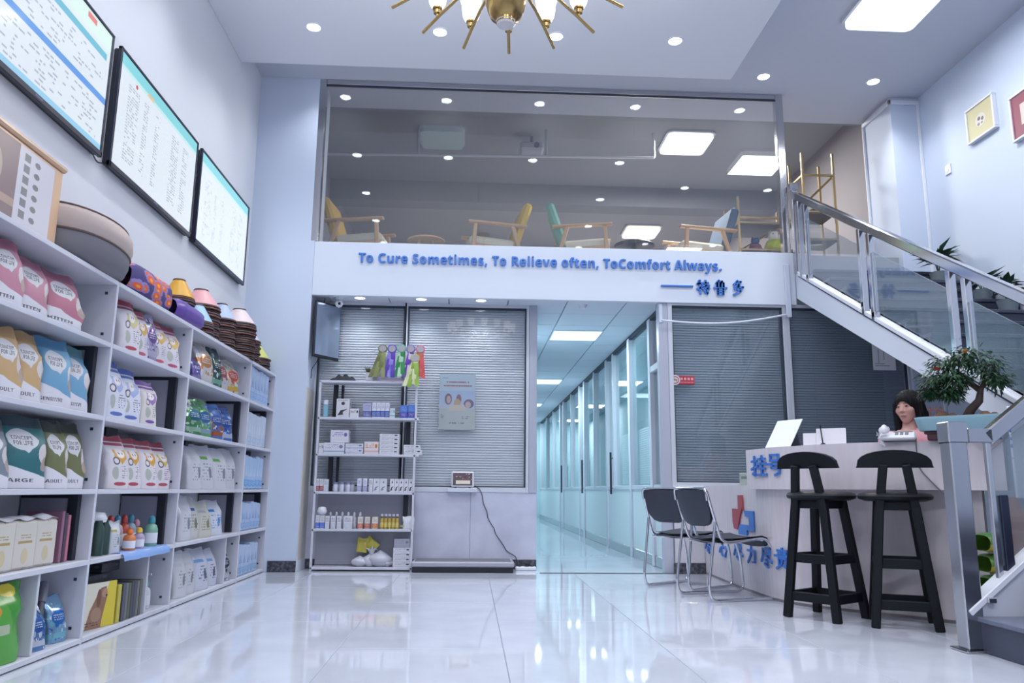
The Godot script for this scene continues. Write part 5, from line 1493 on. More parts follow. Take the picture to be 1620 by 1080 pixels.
	# end bay: rows of pale blue packs
	var packs := [[5, 0.26, "bcd0ea 8fb4dc 5f86b8"], [6, 0.24, "b4c8e6 8aaedc 5a7fb8"], [5, 0.29, "a9c4e4 6fa4dc d0e0f2"], [4, 0.29, "c4d0e2 b4c4dc d8e0ee"], [6, 0.31, "b0c4e2 8fb0dc 5f84b8"]]
	for row in 5:
		var q: Array = packs[row]
		for i in int(q[0]):
			var wd: float = 0.60 / q[0]
			var t := thing("blue_pack", "pale blue upright pack, %s, end bay %s" % [pos_words(i, q[0]), ROWNAME[row]], "pack", Vector3(-1.985, LEVELS[row] + 0.001, -6.83 - wd * (i + 0.5)), PI / 2)
			obj("pack", MB.new().box(Vector3(0, q[1] / 2 - 0.004 * (i % 3), 0), Vector3(wd * 0.93, q[1] - 0.008 * (i % 3), 0.14), 0.012), bag_print("pack " + q[2]), t)

func build_top_things() -> void:
	var Y := 1.831
	# pet carrier carton
	var ci := img(256, 176, "c9c8d2")
	rect(ci, 0, 0, 0.56, 1, "7d6a70")
	rect(ci, 0.0, 0.0, 0.22, 0.7, "9a8a7c")
	disc(ci, 0.25, 0.45, 0.14, 0.3, "a8998c")
	rect(ci, 0.0, 0.74, 0.56, 0.1, "a88f84")
	for i in 6:
		rect(ci, 0.62, 0.06 + 0.15 * i, 0.07, 0.1, "74767c")
		disc(ci, 0.78, 0.12 + 0.15 * i, 0.035, 0.04, "6f7178")
	var bx := thing("storage_crate", "clear sided orange edged box with a printed sleeve on top of the front bookcase", "box", Vector3(-2.09, Y, -3.25), PI / 2)
	obj("body", MB.new().box(Vector3(0, 0.20, 0), Vector3(0.76, 0.40, 0.26), 0.02), mt("d3ae8e", 0.3), bx)
	obj("printed_sleeve", MB.new().box(Vector3(-0.03, 0.20, 0.131), Vector3(0.64, 0.34, 0.003)), pictured(ci, 0.3), bx)
	obj("lid", MB.new().box(Vector3(0, 0.405, 0), Vector3(0.78, 0.03, 0.28), 0.01), mt("cfae92", 0.25), bx)
	# round pet bed
	var bd := thing("pet_bed", "round grey pet bed with a beige rim lying on the front bookcase", "pet bed", Vector3(-2.02, Y, -3.97))
	var bs := MB.new()
	bs.x = Transform3D(Basis(Vector3.UP, 0.0).scaled(Vector3(0.62, 1, 1.15)), Vector3.ZERO)
	bs.lathe([Vector2(0, 0.0), Vector2(0.22, 0.0), Vector2(0.285, 0.03), Vector2(0.31, 0.08), Vector2(0.315, 0.13)], Vector3.ZERO, 32, -1.0)
	obj("base", bs, mt("7a7880", 0.9), bd)
	var rm := MB.new()
	rm.x = bs.x
	rm.lathe([Vector2(0.315, 0.13), Vector2(0.33, 0.17), Vector2(0.325, 0.22), Vector2(0.29, 0.255), Vector2(0.24, 0.25), Vector2(0.2, 0.2), Vector2(0, 0.18)], Vector3.ZERO, 32, -1.0)
	obj("rim", rm, mt("b5a6a2", 0.9), bd)
	var pp := MB.new()
	pp.x = bs.x
	var ring := []
	var ring2 := []
	for i in 40:
		var a := TAU * i / 40.0
		ring.append(Vector3(cos(a) * 0.317, 0.13 + 0.004 * sin(a * 3.0), sin(a) * 0.317))
		ring2.append(Vector3(cos(a) * 0.29, 0.256, sin(a) * 0.29))
	pp.tube(ring, 0.006, 6, true).tube(ring2, 0.006, 6, true)
	obj("piping", pp, mt("5d4c4a", 0.8), bd)
	# patterned cushion, blue cloth, purple pouch
	var fi := img(128, 64, "4b4272")
	var rng := RandomNumberGenerator.new()
	rng.seed = 3
	for i in 60:
		var cx := rng.randf()
		var cy := rng.randf()
		disc(fi, cx, cy, 0.048, 0.11, "8a80c0")
		disc(fi, cx, cy, 0.036, 0.082, "d85f3a")
		disc(fi, cx, cy, 0.014, 0.032, "e8a03a")
	var cu := thing("cushion", "orange and purple flower patterned cushion on the second bookcase", "cushion", Vector3(-2.02, Y, -4.68), PI / 2)
	var cm := MB.new()
	pillow(cm, 0.62, 0.20, 0.24, 9)
	obj("cover", cm, pictured(fi, 0.85), cu)
	var cl := thing("cloth", "crumpled light blue cloth behind the flower patterned cushion", "cloth", Vector3(-2.12, Y + 0.001, -4.98), PI / 2)
	var cr := []
	for a in 8:
		var line := []
		for b in 12:
			var u := b / 11.0 * 2 - 1
			var v := a / 7.0 * 2 - 1
			line.append(Vector3(u * 0.22, maxf(0.0, (0.24 + 0.03 * sin(u * 9.0 + v * 4.0) + 0.02 * sin(v * 13.0)) * (1 - u * u) * (1 - v * v) ** 0.5), -v * 0.09))
		cr.append(line)
	obj("fabric", MB.new().grid(cr), mt("a9c3d8", 0.8), cl)
	var pu := thing("pouch", "shiny purple pouch lying right of the flower patterned cushion", "pouch", Vector3(-2.0, Y, -5.30), PI / 2)
	var pm := MB.new()
	pillow(pm, 0.52, 0.15, 0.22, 12)
	obj("pouch_body", pm, mt("5e3f98", 0.3), pu)
	# stacks of cone collars: a coloured cone on nested brims
	var stacks := [
		[-5.36, 0.151, 0.0, 3, "d7a032", 0.115, "yellow cone collar stack standing on the purple pouch"],
		[-5.70, 0.0, 0.02, 6, "9fc3dc", 0.12, "blue and white cone collar stack in front of the pink one"],
		[-5.97, 0.0, -0.06, 16, "e2a6ac", 0.15, "tall cone collar stack topped by a wide pink cone"],
		[-6.36, 0.0, -0.02, 15, "aebfe6", 0.12, "cone collar stack topped by a pale blue cone"],
		[-6.70, 0.0, 0.02, 17, "e6d3d6", 0.15, "tall cone collar stack topped by a white and pink cone"],
		[-7.08, 0.0, -0.02, 13, "d5cfe0", 0.13, "cone collar stack topped by a pale lilac cone"],
		[-7.42, 0.0, -0.02, 7, "cfd67a", 0.14, "short cone collar stack with a yellow green cone at the end"]]
	for q: Array in stacks:
		var t := thing("cone_stack", q[6], "cone stack", Vector3(-2.04 + q[2], Y + q[1], q[0]))
		var n: int = q[3]
		var r: float = q[5]
		for i in n:
			var y := 0.018 * i
			var o := obj("brim", MB.new().lathe([Vector2(r * 0.72, y + 0.012), Vector2(r, y), Vector2(r * 1.03, y + 0.006), Vector2(r, y + 0.014), Vector2(r * 0.72, y + 0.022)], Vector3(0.006 * sin(i * 2.3), 0, 0.006 * cos(i * 1.7)), 18), mt(["4a3436", "3c2c30", "6a4038"][i % 3], 0.5), t)
		var y0 := 0.018 * n
		obj("cone", MB.new().lathe([Vector2(r * 0.96, y0), Vector2(r * 0.34, y0 + 0.125)], Vector3.ZERO, 20), mt(q[4], 0.4), t)
		obj("cone_rim", MB.new().lathe([Vector2(r * 0.34, y0 + 0.12), Vector2(r * 0.38, y0 + 0.125), Vector2(r * 0.34, y0 + 0.133), Vector2(r * 0.30, y0 + 0.127)], Vector3.ZERO, 18), mt("4a3436", 0.5), t)

func build_screens() -> void:
	var zr := [[-3.04, -4.41], [-4.51, -5.89], [-5.98, -7.33]]
	var lab := ["wall television with a blue banded price table, nearest the viewer", "middle wall television showing a table of small grey rows", "wall television nearest the back corner showing faint rows"]
	for k in 3:
		var w: float = zr[k][0] - zr[k][1]
		var t := thing("television", lab[k], "television", Vector3(WX, 3.03, (zr[k][0] + zr[k][1]) / 2), PI / 2)
		obj("case", MB.new().box(Vector3(0, 0, 0.02), Vector3(w - 0.02, 0.76, 0.038), 0.006), M.black, t)
		var h := 0.78
		obj("bezel", MB.new().span(Vector3(-w / 2, -h / 2, 0.03), Vector3(w / 2, -h / 2 + 0.035, 0.055), 0.004).span(Vector3(-w / 2, h / 2 - 0.02, 0.03), Vector3(w / 2, h / 2, 0.055), 0.004).span(Vector3(-w / 2, -h / 2, 0.03), Vector3(-w / 2 + 0.02, h / 2, 0.055), 0.004).span(Vector3(w / 2 - 0.02, -h / 2, 0.03), Vector3(w / 2, h / 2, 0.055), 0.004), mt("1f2538", 0.35), t)
		var im := img(512, 288, "e6f0fb")
		var rng := RandomNumberGenerator.new()
		rng.seed = 60 + k
		if k == 0:
			rect(im, 0, 0, 1, 0.15, "e2fbf4")
			rect(im, 0.0, 0.19, 0.97, 0.06, "79c4dc")
			rect(im, 0.0, 0.555, 1.0, 0.055, "6fa4ec")
			lines(im, 0.05, 0.28, 0.9, 0.26, 8, "b6bfcf", rng, 0.3)
			lines(im, 0.05, 0.64, 0.9, 0.30, 9, "b6bfcf", rng, 0.35)
			rect(im, 0, 0.95, 1, 0.05, "9fd4f4")
			rect(im, 0.78, 0.02, 0.08, 0.05, "e88a8a")
		else:
			rect(im, 0, 0, 1, 0.10, "8fdce8")
			rect(im, 0, 0.10, 1, 0.03, "c9f2f2")
			for c: Array in [[0.10, 0.12], [0.28, 0.05], [0.42, 0.05], [0.64, 0.10], [0.80, 0.08]]:
				lines(im, c[0], 0.20, c[1], 0.70, 26, "b2bac8" if k == 1 else "b8c2ce", rng, 0.75 if k == 1 else 0.4)
			if k == 1:
				disc(im, 0.18, 0.16, 0.012, 0.02, "d85a5a")
				rect(im, 0.30, 0.09, 0.08, 0.03, "f0c8a0")
		obj("screen", MB.new().box(Vector3(0, 0.0075, 0.045), Vector3(w - 0.04, h - 0.055, 0.004)), pictured(im, 0.12, 1.6), t)
		obj("maker_plate", MB.new().box(Vector3(0, -h / 2 + 0.018, 0.056), Vector3(0.07, 0.012, 0.002)), mt("4f5a78", 0.3), t)
		lamp_area(t, Vector3(0, 0, 0.075), Basis(Vector3.UP, PI), Vector2(w - 0.1, h - 0.1), E_SCREEN, Color(0.9, 0.96, 1.0))
	var cb := thing("cable", "thin dark cable between the first and second wall televisions", "cable", Vector3.ZERO)
	obj("lead", MB.new().tube(rounded([Vector3(WX + 0.01, 2.66, -4.38), Vector3(WX + 0.008, 2.63, -4.45), Vector3(WX + 0.01, 2.66, -4.54)], 0.03), 0.004, 6), M.black, cb)

func build_medicine_shelf() -> void:
	var z0 := -7.68
	var z1 := -7.90
	var L := [0.035, 0.385, 0.730, 1.088, 1.440, 1.798]
	var t := thing("medicine_shelf", "white open shelf unit of medicine boxes before the recess window", "shelf unit", Vector3(-1.0, 0, (z0 + z1) / 2))
	var o := -Vector3(-1.0, 0, (z0 + z1) / 2)
	for i in 6:
		var xr: float = [-0.535, -0.545, -0.54, -0.505, -0.52, -0.58][i]
		obj("shelf_board", MB.new().span(Vector3(-1.495, L[i] - 0.022, z0) + o, Vector3(xr, L[i], z1) + o, 0.003), M.board, t)
	for xx: float in [-1.495, -0.560]:
		obj("side_panel", MB.new().span(Vector3(xx, 0, z0) + o, Vector3(xx + 0.02, 1.79, z0 - 0.03) + o, 0.002), M.board, t)
	for xx: Array in [[-1.385, 1.46, 1.776], [-0.655, 1.09, 1.418], [-1.40, 0.735, 1.066], [-0.655, 0.388, 0.708]]:
		obj("black_post", MB.new().span(Vector3(xx[0], xx[1], z1 + 0.05) + o, Vector3(xx[0] + 0.045, xx[2], z1 + 0.02) + o, 0.002), M.black, t)
		obj("black_post", MB.new().span(Vector3(xx[0] + 0.075, xx[1], z1 + 0.03) + o, Vector3(xx[0] + 0.10, xx[2], z1) + o, 0.002), M.black, t)
	var back := MB.new().span(Vector3(-1.49, 0.04, z1 - 0.004) + o, Vector3(-0.56, 0.71, z1) + o)
	obj("back_panel", back, mt("a2a3b0", 0.6), t)
	var row := ["bottom shelf", "lowest middle shelf", "third shelf", "fourth shelf", "upper shelf", "shelf top"]
	# cartons: level, x from, x to, y above the board, height, picture, words
	var cs := [
		[4, -1.322, -1.196, 0, 0.18, "fig dcdce2 3c3a40 5a5c66", "tall white carton with a black pattern"],
		[4, -1.19, -1.104, 0, 0.085, "box e2e2e8 4a4c54 e2e2e8", "short white carton right of the black patterned one"],
		[4, -1.065, -0.983, 0, 0.14, "tall b4b8d4 5f66a8 7a80b0", "blue violet carton"],
		[4, -0.977, -0.937, 0, 0.148, "tall e0e2ee 4a62b0 8a90b0", "slim white and blue carton, leftmost of four"],
		[4, -0.935, -0.894, 0, 0.148, "tall e0e2ee 4a62b0 8a90b0", "slim white and blue carton, second of four"],
		[4, -0.892, -0.852, 0, 0.148, "tall e0e2ee 4a62b0 8a90b0", "slim white and blue carton, third of four"],
		[4, -0.849, -0.809, 0, 0.148, "tall e0e2ee 4a62b0 8a90b0", "slim white and blue carton, rightmost of four"],
		[4, -0.805, -0.754, 0, 0.095, "box d8e2e8 6a8a9a 7fb0c0", "small white and aqua carton"],
		[4, -0.706, -0.633, 0, 0.125, "tall 4f7fd0 5048a8 9aa8e0", "bright blue carton, left of the pair"],
		[4, -0.627, -0.558, 0, 0.13, "tall 4f7fd0 5048a8 9aa8e0", "bright blue carton, right of the pair"],
		[3, -1.472, -1.427, 0, 0.1, "box e2e2e8 4a4c54 e2e2e8", "small white carton in the left corner"],
		[3, -1.424, -1.224, 0, 0.105, "box e2e2ec 7a80a0 9ab4c8", "long low white carton at the left"],
		[3, -1.363, -1.19, 0.106, 0.12, "box e2dfe8 6a70b0 dcdce4", "white carton lying on the long low one"],
		[3, -1.217, -1.045, 0, 0.049, "box e2e2ec 7a80a0 9ab4c8", "flat white and grey blue carton, lower of two"],
		[3, -1.217, -1.045, 0.05, 0.049, "box e2e2ec 7a80a0 9ab4c8", "flat white and grey blue carton, upper of two"],
		[3, -1.037, -0.898, 0, 0.12, "box e6dfe2 d87a3a e8b8b0", "white carton with an orange mark"],
		[3, -0.656, -0.481, 0, 0.047, "box e2e4ec 2f323c c0c4d0", "black striped white carton, lower of the right pair"],
		[3, -0.658, -0.499, 0.048, 0.045, "box e2e4ec 2f323c c0c4d0", "black striped white carton, upper of the right pair"],
		[2, -1.479, -1.446, 0, 0.118, "tall e2e2e8 a05a60 5a5c66", "small white and maroon carton, left of two"],
		[2, -1.444, -1.408, 0, 0.118, "tall e2e2e8 a05a60 5a5c66", "small white and maroon carton, right of two"],
		[2, -1.405, -1.362, 0, 0.116, "tall dfe0ea d4d6e0 4a4c58", "thin white carton beside the maroon ones"],
		[2, -1.088, -1.045, 0, 0.128, "tall e2e2ee a8a8d0 6a70b0", "slim white and lilac carton, left of two"],
		[2, -1.033, -0.993, 0, 0.128, "tall e2e2ee a8a8d0 6a70b0", "slim white and lilac carton, right of two"],
		[2, -0.976, -0.938, 0, 0.125, "tall dfe0ea d4d6e0 4a4c58", "slim white carton right of the lilac pair"],
		[2, -0.935, -0.873, 0, 0.125, "fig dfe0e8 8a90a0 9aa0b0", "white carton with a grey figure, left of two"],
		[2, -0.871, -0.805, 0, 0.125, "fig dfe0e8 8a90a0 9aa0b0", "white carton with a grey figure, right of two"],
		[2, -0.776, -0.732, 0, 0.125, "fig e2e2ea 3f4250 6a6d78", "white carton with a dark figure, leftmost of five"],
		[2, -0.73, -0.691, 0, 0.125, "fig e2e2ea 3f4250 6a6d78", "white carton with a dark figure, second of five"],
		[2, -0.689, -0.645, 0, 0.125, "fig e2e2ea 3f4250 6a6d78", "white carton with a dark figure, middle of five"],
		[2, -0.642, -0.601, 0, 0.125, "fig e2e2ea 3f4250 6a6d78", "white carton with a dark figure, fourth of five"],
		[2, -0.598, -0.552, 0, 0.125, "fig e2e2ea 3f4250 6a6d78", "white carton with a dark figure, rightmost of five"],
		[1, -1.462, -1.426, 0, 0.125, "tall e0e0e8 4f6fd0 8a8c98", "white and cobalt carton, left of two"],
		[1, -1.424, -1.379, 0, 0.125, "tall e0e0e8 4f6fd0 8a8c98", "white and cobalt carton, right of two"],
		[1, -1.373, -1.332, 0, 0.118, "tall dfe0ea d4d6e0 4a4c58", "slim white carton in the pale row, leftmost"],
		[1, -1.32, -1.274, 0, 0.118, "tall dfe0ea d4d6e0 4a4c58", "slim white carton in the pale row, second"],
		[1, -1.263, -1.22, 0, 0.118, "tall dfe0ea d4d6e0 4a4c58", "slim white carton in the pale row, third"],
		[1, -1.201, -1.118, 0, 0.118, "tall dfe0ea d4d6e0 4a4c58", "wider white carton in the pale row, rightmost"],
		[1, -1.067, -1.017, 0, 0.112, "tall e2dcd4 d0705a a8786a", "white and red orange carton, leftmost of three"],
		[1, -1.0, -0.952, 0, 0.112, "tall e2dcd4 d0705a a8786a", "white and red orange carton, middle of three"],
		[1, -0.93, -0.878, 0, 0.112, "tall e2dcd4 d8804a a8786a", "white and orange carton, rightmost of three"]]
	for k in 5:
		cs.append([3, -0.892, -0.701, 0.0395 * k, 0.039, "box dfe0e8 3f4250 c8cad4", "flat white carton, %s from below in the stack of five" % ORD[k]])
	for k in 4:
		cs.append([0, -0.722, -0.556, 0.0445 * k, 0.044, "box dfe0e8 3f4250 c8cad4", "flat white carton, %s from below in the stack of four" % ORD[k]])
	cs.append([0, -0.715, -0.57, 0.179, 0.08, "box a8aab8 7a7d8c a0a2b0", "grey carton on top of the stack of four"])
	for q: Array in cs:
		var w: float = q[2] - q[1]
		var d := minf(0.12, maxf(0.05, w))
		var b := thing("carton", "%s, medicine unit %s" % [q[6], row[q[0]]], "carton", Vector3((q[1] + q[2]) / 2, L[q[0]] + 0.001 + q[3], z0 - 0.012 - d / 2))
		obj("carton_body", MB.new().box(Vector3(0, q[4] / 2, 0), Vector3(w, q[4], d), 0.0015), bag_print(q[5]), b)
	# bottles and jars
	var sb := thing("bottle", "pale blue plastic bottle at the left end of the upper medicine shelf", "bottle", Vector3(-1.43, L[4] + 0.001, z0 - 0.05))
	obj("body", MB.new().box(Vector3(0, 0.06, 0), Vector3(0.05, 0.12, 0.03), 0.008), mt("7fb0c4", 0.3), sb)
	obj("cap", MB.new().box(Vector3(0, 0.145, 0), Vector3(0.042, 0.05, 0.028), 0.006), mt("d3dbe6", 0.4), sb)
	for i in 6:
		var j := thing("jar", "small jar with a blue grey lid, %s, medicine unit third shelf" % pos_words(i, 6), "jar", Vector3(-1.296 + 0.06 * (i >> 1) + 0.03 * (i % 2), L[2] + 0.001, z0 - 0.04 - 0.055 * (i % 2)))
		obj("body", MB.new().lathe([Vector2(0, 0), Vector2(0.022, 0), Vector2(0.023, 0.005), Vector2(0.023, 0.06), Vector2(0.018, 0.07), Vector2(0, 0.07)], Vector3.ZERO, 14), mt("c2c4d4", 0.3), j)
		obj("lid", MB.new().lathe([Vector2(0, 0.069), Vector2(0.021, 0.069), Vector2(0.021, 0.088), Vector2(0, 0.088)], Vector3.ZERO, 14), mt("7a80a0", 0.4), j)
	for i in 6:
		var j := thing("bottle", "small white capped bottle, %s, behind the pale row of cartons" % pos_words(i, 6), "bottle", Vector3(-1.343 + 0.057 * i, L[1] + 0.001, z0 - 0.115))
		bottle(j, 0.022, 0.155, mt("d0d2dc", 0.35), mt("dcdee8", 0.35))
	for i in 5:
		var j := thing("vial", "yellow vial with a pale cap, %s, lowest middle shelf" % pos_words(i, 5), "vial", Vector3(-0.842 + 0.036 * i, L[1] + 0.001, z0 - 0.05))
		obj("body", MB.new().lathe([Vector2(0, 0), Vector2(0.016, 0), Vector2(0.017, 0.005), Vector2(0.017, 0.09), Vector2(0.01, 0.105), Vector2(0, 0.105)], Vector3.ZERO, 14), mt("b59a4a", 0.15), j)
		obj("band", MB.new().lathe([Vector2(0.0175, 0.02), Vector2(0.0175, 0.06)], Vector3.ZERO, 14), mt("cdb96a", 0.5), j)
		obj("neck", MB.new().lathe([Vector2(0.011, 0.104), Vector2(0.011, 0.118), Vector2(0, 0.118)], Vector3.ZERO, 12), mt("4a3c3a", 0.5), j)
		obj("cap", MB.new().lathe([Vector2(0.013, 0.117), Vector2(0.014, 0.138), Vector2(0, 0.14)], Vector3.ZERO, 12), mt("c8c4d0", 0.4), j)
	var rb := thing("cotton_roll", "round white cotton roll on the cobalt cartons", "cotton roll", Vector3(-1.412, L[1] + 0.127, z0 - 0.045))
	obj("roll", MB.new().lathe([Vector2(0, 0), Vector2(0.035, 0.005), Vector2(0.046, 0.035), Vector2(0.035, 0.07), Vector2(0, 0.078)], Vector3.ZERO, 14, -1.0), mt("d8d8e0", 0.9), rb)
	obj("core", MB.new().lathe([Vector2(0.0, 0.079), Vector2(0.012, 0.079), Vector2(0.012, 0.074)], Vector3.ZERO, 10), mt("a8a8b4", 0.9), rb)
	var hp := thing("hanging_packet", "crumpled white packet at the right end of the lowest middle shelf", "packet", Vector3(-0.59, L[1] + 0.001, z0 - 0.06))
	obj("packet_body", bag_shape(0.115, 0.12, 0.07, 91, 0.9), mt("d5d7e0", 0.25), hp)
	obj("yellow_tag", MB.new().box(Vector3(-0.055, 0.03, 0.036), Vector3(0.04, 0.012, 0.004)), mt("b8a85a", 0.5), hp)
	var pb := thing("plastic_bag", "crumpled clear bag with yellow contents on the bottom medicine shelf", "plastic bag", Vector3(-0.932, L[0] + 0.001, z0 - 0.10))
	var rng := RandomNumberGenerator.new()
	rng.seed = 5
	for q: Array in [[-0.11, 0.10, 0.09], [0.08, 0.15, 0.12], [-0.02, 0.12, 0.08], [0.15, 0.08, 0.07]]:
		var rows := []
		for i in 7:
			var line := []
			for j in 13:
				var a := TAU * j / 12.0
				var v := i / 6.0
				var r: float = q[2] * sin(PI * clampf(v * 0.9 + 0.12, 0, 1)) * (1.0 + rng.randf_range(-0.16, 0.16))
				line.append(Vector3(q[0] + cos(a) * r, v * q[1], sin(a) * r * 0.7) if j < 12 else line[0])
			rows.append(line)
		obj("bag_lobe", MB.new().grid(rows, true, true), mt("c9cad6", 0.2), pb)
	var kn := MB.new()
	for k in 9:
		var a := TAU * k / 9.0
		kn.tube([Vector3(0, 0.10, 0), Vector3(cos(a) * 0.03, 0.16, sin(a) * 0.03), Vector3(cos(a) * 0.06, 0.15 + 0.02 * (k % 3), sin(a) * 0.05)], [0.014, 0.01, 0.003], 6)
	obj("knot", kn, mt("d4d6e0", 0.2), pb)
	for q: Array in [[-0.10, 0.19, 0.06], [0.04, 0.2, 0.06]]:
		obj("yellow_pack", bag_shape(0.11, 0.13, 0.06, int(q[1] * 100)), mt("b8ae4a", 0.35), pb).transform = Transform3D(Basis(Vector3.BACK, -0.1 if q[0] < 0 else 0.9), Vector3(q[0], 0.13 if q[0] < 0 else 0.16, -0.02))
	# on the shelf top
	var pc := thing("plant_pot", "small white pot with an olive succulent on the medicine shelf top", "plant pot", Vector3(-1.020, L[5] + 0.001, z0 - 0.07))
	obj("pot", MB.new().box(Vector3(0, 0.045, 0), Vector3(0.085, 0.09, 0.085), 0.012), mt("d3d3de", 0.4), pc)
	var sl := MB.new()
	for i in 46:
		var a := rng.randf() * TAU
		leaf(sl, Vector3(cos(a) * 0.02, 0.09, sin(a) * 0.02), Vector3(cos(a), rng.randf_range(0.3, 2.2), sin(a)), Vector3.UP, rng.randf_range(0.04, 0.085), 0.008)
	obj("foliage", sl, mt("6a6a4a", 0.6), pc).set_meta("kind", "stuff")
	var pj := thing("jar", "small clear patterned jar right of the white plant pot", "jar", Vector3(-0.955, L[5] + 0.001, z0 - 0.06))
	obj("glass", MB.new().lathe([Vector2(0, 0), Vector2(0.035, 0), Vector2(0.038, 0.03), Vector2(0.03, 0.05), Vector2(0.034, 0.055)], Vector3.ZERO, 14), mt("9a9aa6", 0.15), pj)
	obj("contents", MB.new().lathe([Vector2(0.03, 0.05), Vector2(0.02, 0.056), Vector2(0, 0.058)], Vector3.ZERO, 12), mt("6a6a70", 0.7), pj)
	var cp := thing("cloth", "black crumpled cloth at the left of the medicine shelf top", "cloth", Vector3(-1.278, L[5] + 0.001, z0 - 0.09))
	var cr := []
	for a in 9:
		var line := []
		for b in 15:
			var u := b / 14.0 * 2 - 1
			var v := a / 8.0 * 2 - 1
			line.append(Vector3(u * 0.13, maxf(0.0, (0.06 + 0.022 * sin(u * 11.0 + v * 5.0)) * (1 - u * u) ** 0.7 * (1 - v * v)), -v * 0.08))
		cr.append(line)
	obj("fabric", MB.new().grid(cr), mt("23252f", 0.85), cp)
	var tr := thing("tray", "shallow pale pink tray under the ribbons on the medicine shelf top", "tray", Vector3(-0.792, L[5] + 0.001, z0 - 0.08))
	obj("tray_base", MB.new().box(Vector3(0, 0.012, 0), Vector3(0.27, 0.024, 0.14), 0.008), mt("c9b8cc", 0.4), tr)
	obj("tray_lip", MB.new().span(Vector3(-0.13, 0.024, 0.062), Vector3(0.13, 0.034, 0.07), 0.002), mt("bfaec4", 0.4), tr)
	# award rosettes
	var ro := [[-0.893, 2.117, "7f8a6a", "8a8f5a", "6f7448", "grey olive", -0.05], [-0.80, 2.117, "7a70d0", "5a3fa8", "8f88d8", "violet", -0.04], [-0.707, 2.118, "7fc8b4", "2f8a48", "b8d8c4", "green", -0.02], [-0.617, 2.117, "9a86c8", "6a3fb0", "d8c8dc", "lilac and purple", -0.03], [-0.523, 2.115, "e08aa8", "d2505a", "c8785a", "red", 0.02], [-0.569, 2.022, "c9d08a", "8fae4a", "d8dcb0", "lime green", -0.01]]
	for i in 6:
		var q: Array = ro[i]
		var zz := -7.665 + 0.004 * i + (0.015 if i == 5 else 0.0)
		var r := thing("rosette", "%s award rosette with hanging ribbons above the medicine shelf" % q[5], "rosette", Vector3(q[0], q[1], zz))
		var ru := MB.new()
		for k in 24:
			var a0 := TAU * k / 24.0
			var a1 := TAU * (k + 1) / 24.0
			var zf := 0.008 if k % 2 == 0 else -0.004
			ru.quad(Vector3(cos(a0) * 0.031, sin(a0) * 0.031, 0.004), Vector3(cos(a1) * 0.031, sin(a1) * 0.031, 0.004), Vector3(cos(a1) * 0.047, sin(a1) * 0.047, -zf), Vector3(cos(a0) * 0.047, sin(a0) * 0.047, zf), Vector3(0.2 if k % 2 == 0 else -0.2, 0, 1).normalized())
		obj("ruffle", ru, mt(q[2], 0.6), r)
		obj("medal", MB.new().tube([Vector3(0, 0, 0.0), Vector3(0, 0, 0.012)], 0.033, 20), mt("a9a4ac", 0.3), r)
		var lens := [0.25, 0.245, 0.24] if i != 5 else [0.24, 0.25, 0.22]
		for k in 4:
			var rib := []
			var lean: float = [-0.24, -0.13, -0.03, 0.05][k] + q[6]
			for a in 10:
				var v := a / 9.0
				var cx: float = [-0.016, -0.006, 0.004, 0.012][k] + lean * v * 0.33
				var wv := 0.006 * sin(v * 9.0 + k * 2.0 + i)
				rib.append([Vector3(cx - 0.021, -0.035 - v * lens[k % 3], 0.004 * k + wv), Vector3(cx + 0.021, -0.035 - v * lens[k % 3], 0.004 * k + wv * 0.6)])
			obj("ribbon", MB.new().grid(rib, true), mt([q[4], q[3], q[4], q[3]][k], 0.55), r)
	# small television on the side wall, camera, wires
	var tv := thing("wall_screen", "small dark wall screen hanging on the left side of the recess", "screen", Vector3(-1.455, 2.30, -7.74), 1.0)
	obj("case", MB.new().box(Vector3(0, 0, -0.012), Vector3(0.36, 0.56, 0.03), 0.006), M.black, tv)
	obj("screen_glass", MB.new().box(Vector3(0, 0.006, 0.005), Vector3(0.335, 0.52, 0.004)), mt("8493aa", 0.06, 0.3, 0.8), tv)  # bright reflection on the screen is put into its colour
	obj("bracket", MB.new().tube([Vector3(0, 0.05, -0.02), Vector3(-0.05, 0.06, -0.06)], 0.018, 8), M.black, tv)
	var wr := thing("cable", "thin dark cables dangling below the small recess screen", "cable", Vector3.ZERO)
	obj("lead", MB.new().tube(rounded([Vector3(-1.52, 2.06, -7.76), Vector3(-1.55, 1.98, -7.75), Vector3(-1.585, 1.92, -7.72), Vector3(-1.585, 1.82, -7.71)], 0.04), 0.004, 6).tube(rounded([Vector3(-1.50, 2.64, -7.75), Vector3(-1.51, 2.55, -7.76), Vector3(-1.515, 2.5, -7.76)], 0.03), 0.004, 6), M.black, wr)
	var sc := thing("security_camera", "white dome camera under the left end of the lettered beam", "camera", Vector3(-1.36, 2.65, -7.76))
	obj("mount", MB.new().lathe([Vector2(0, 0), Vector2(0.04, 0), Vector2(0.035, -0.02), Vector2(0.02, -0.03), Vector2(0, -0.03)]), M.white, sc)
	obj("housing", MB.new().lathe([Vector2(0, -0.105), Vector2(0.028, -0.095), Vector2(0.042, -0.065), Vector2(0.03, -0.035), Vector2(0, -0.025)], Vector3.ZERO, 16, -1.0), M.white, sc)
	obj("lens", MB.new().tube([Vector3(0.01, -0.07, 0.035), Vector3(0.012, -0.072, 0.046)], 0.014, 12), M.black, sc)

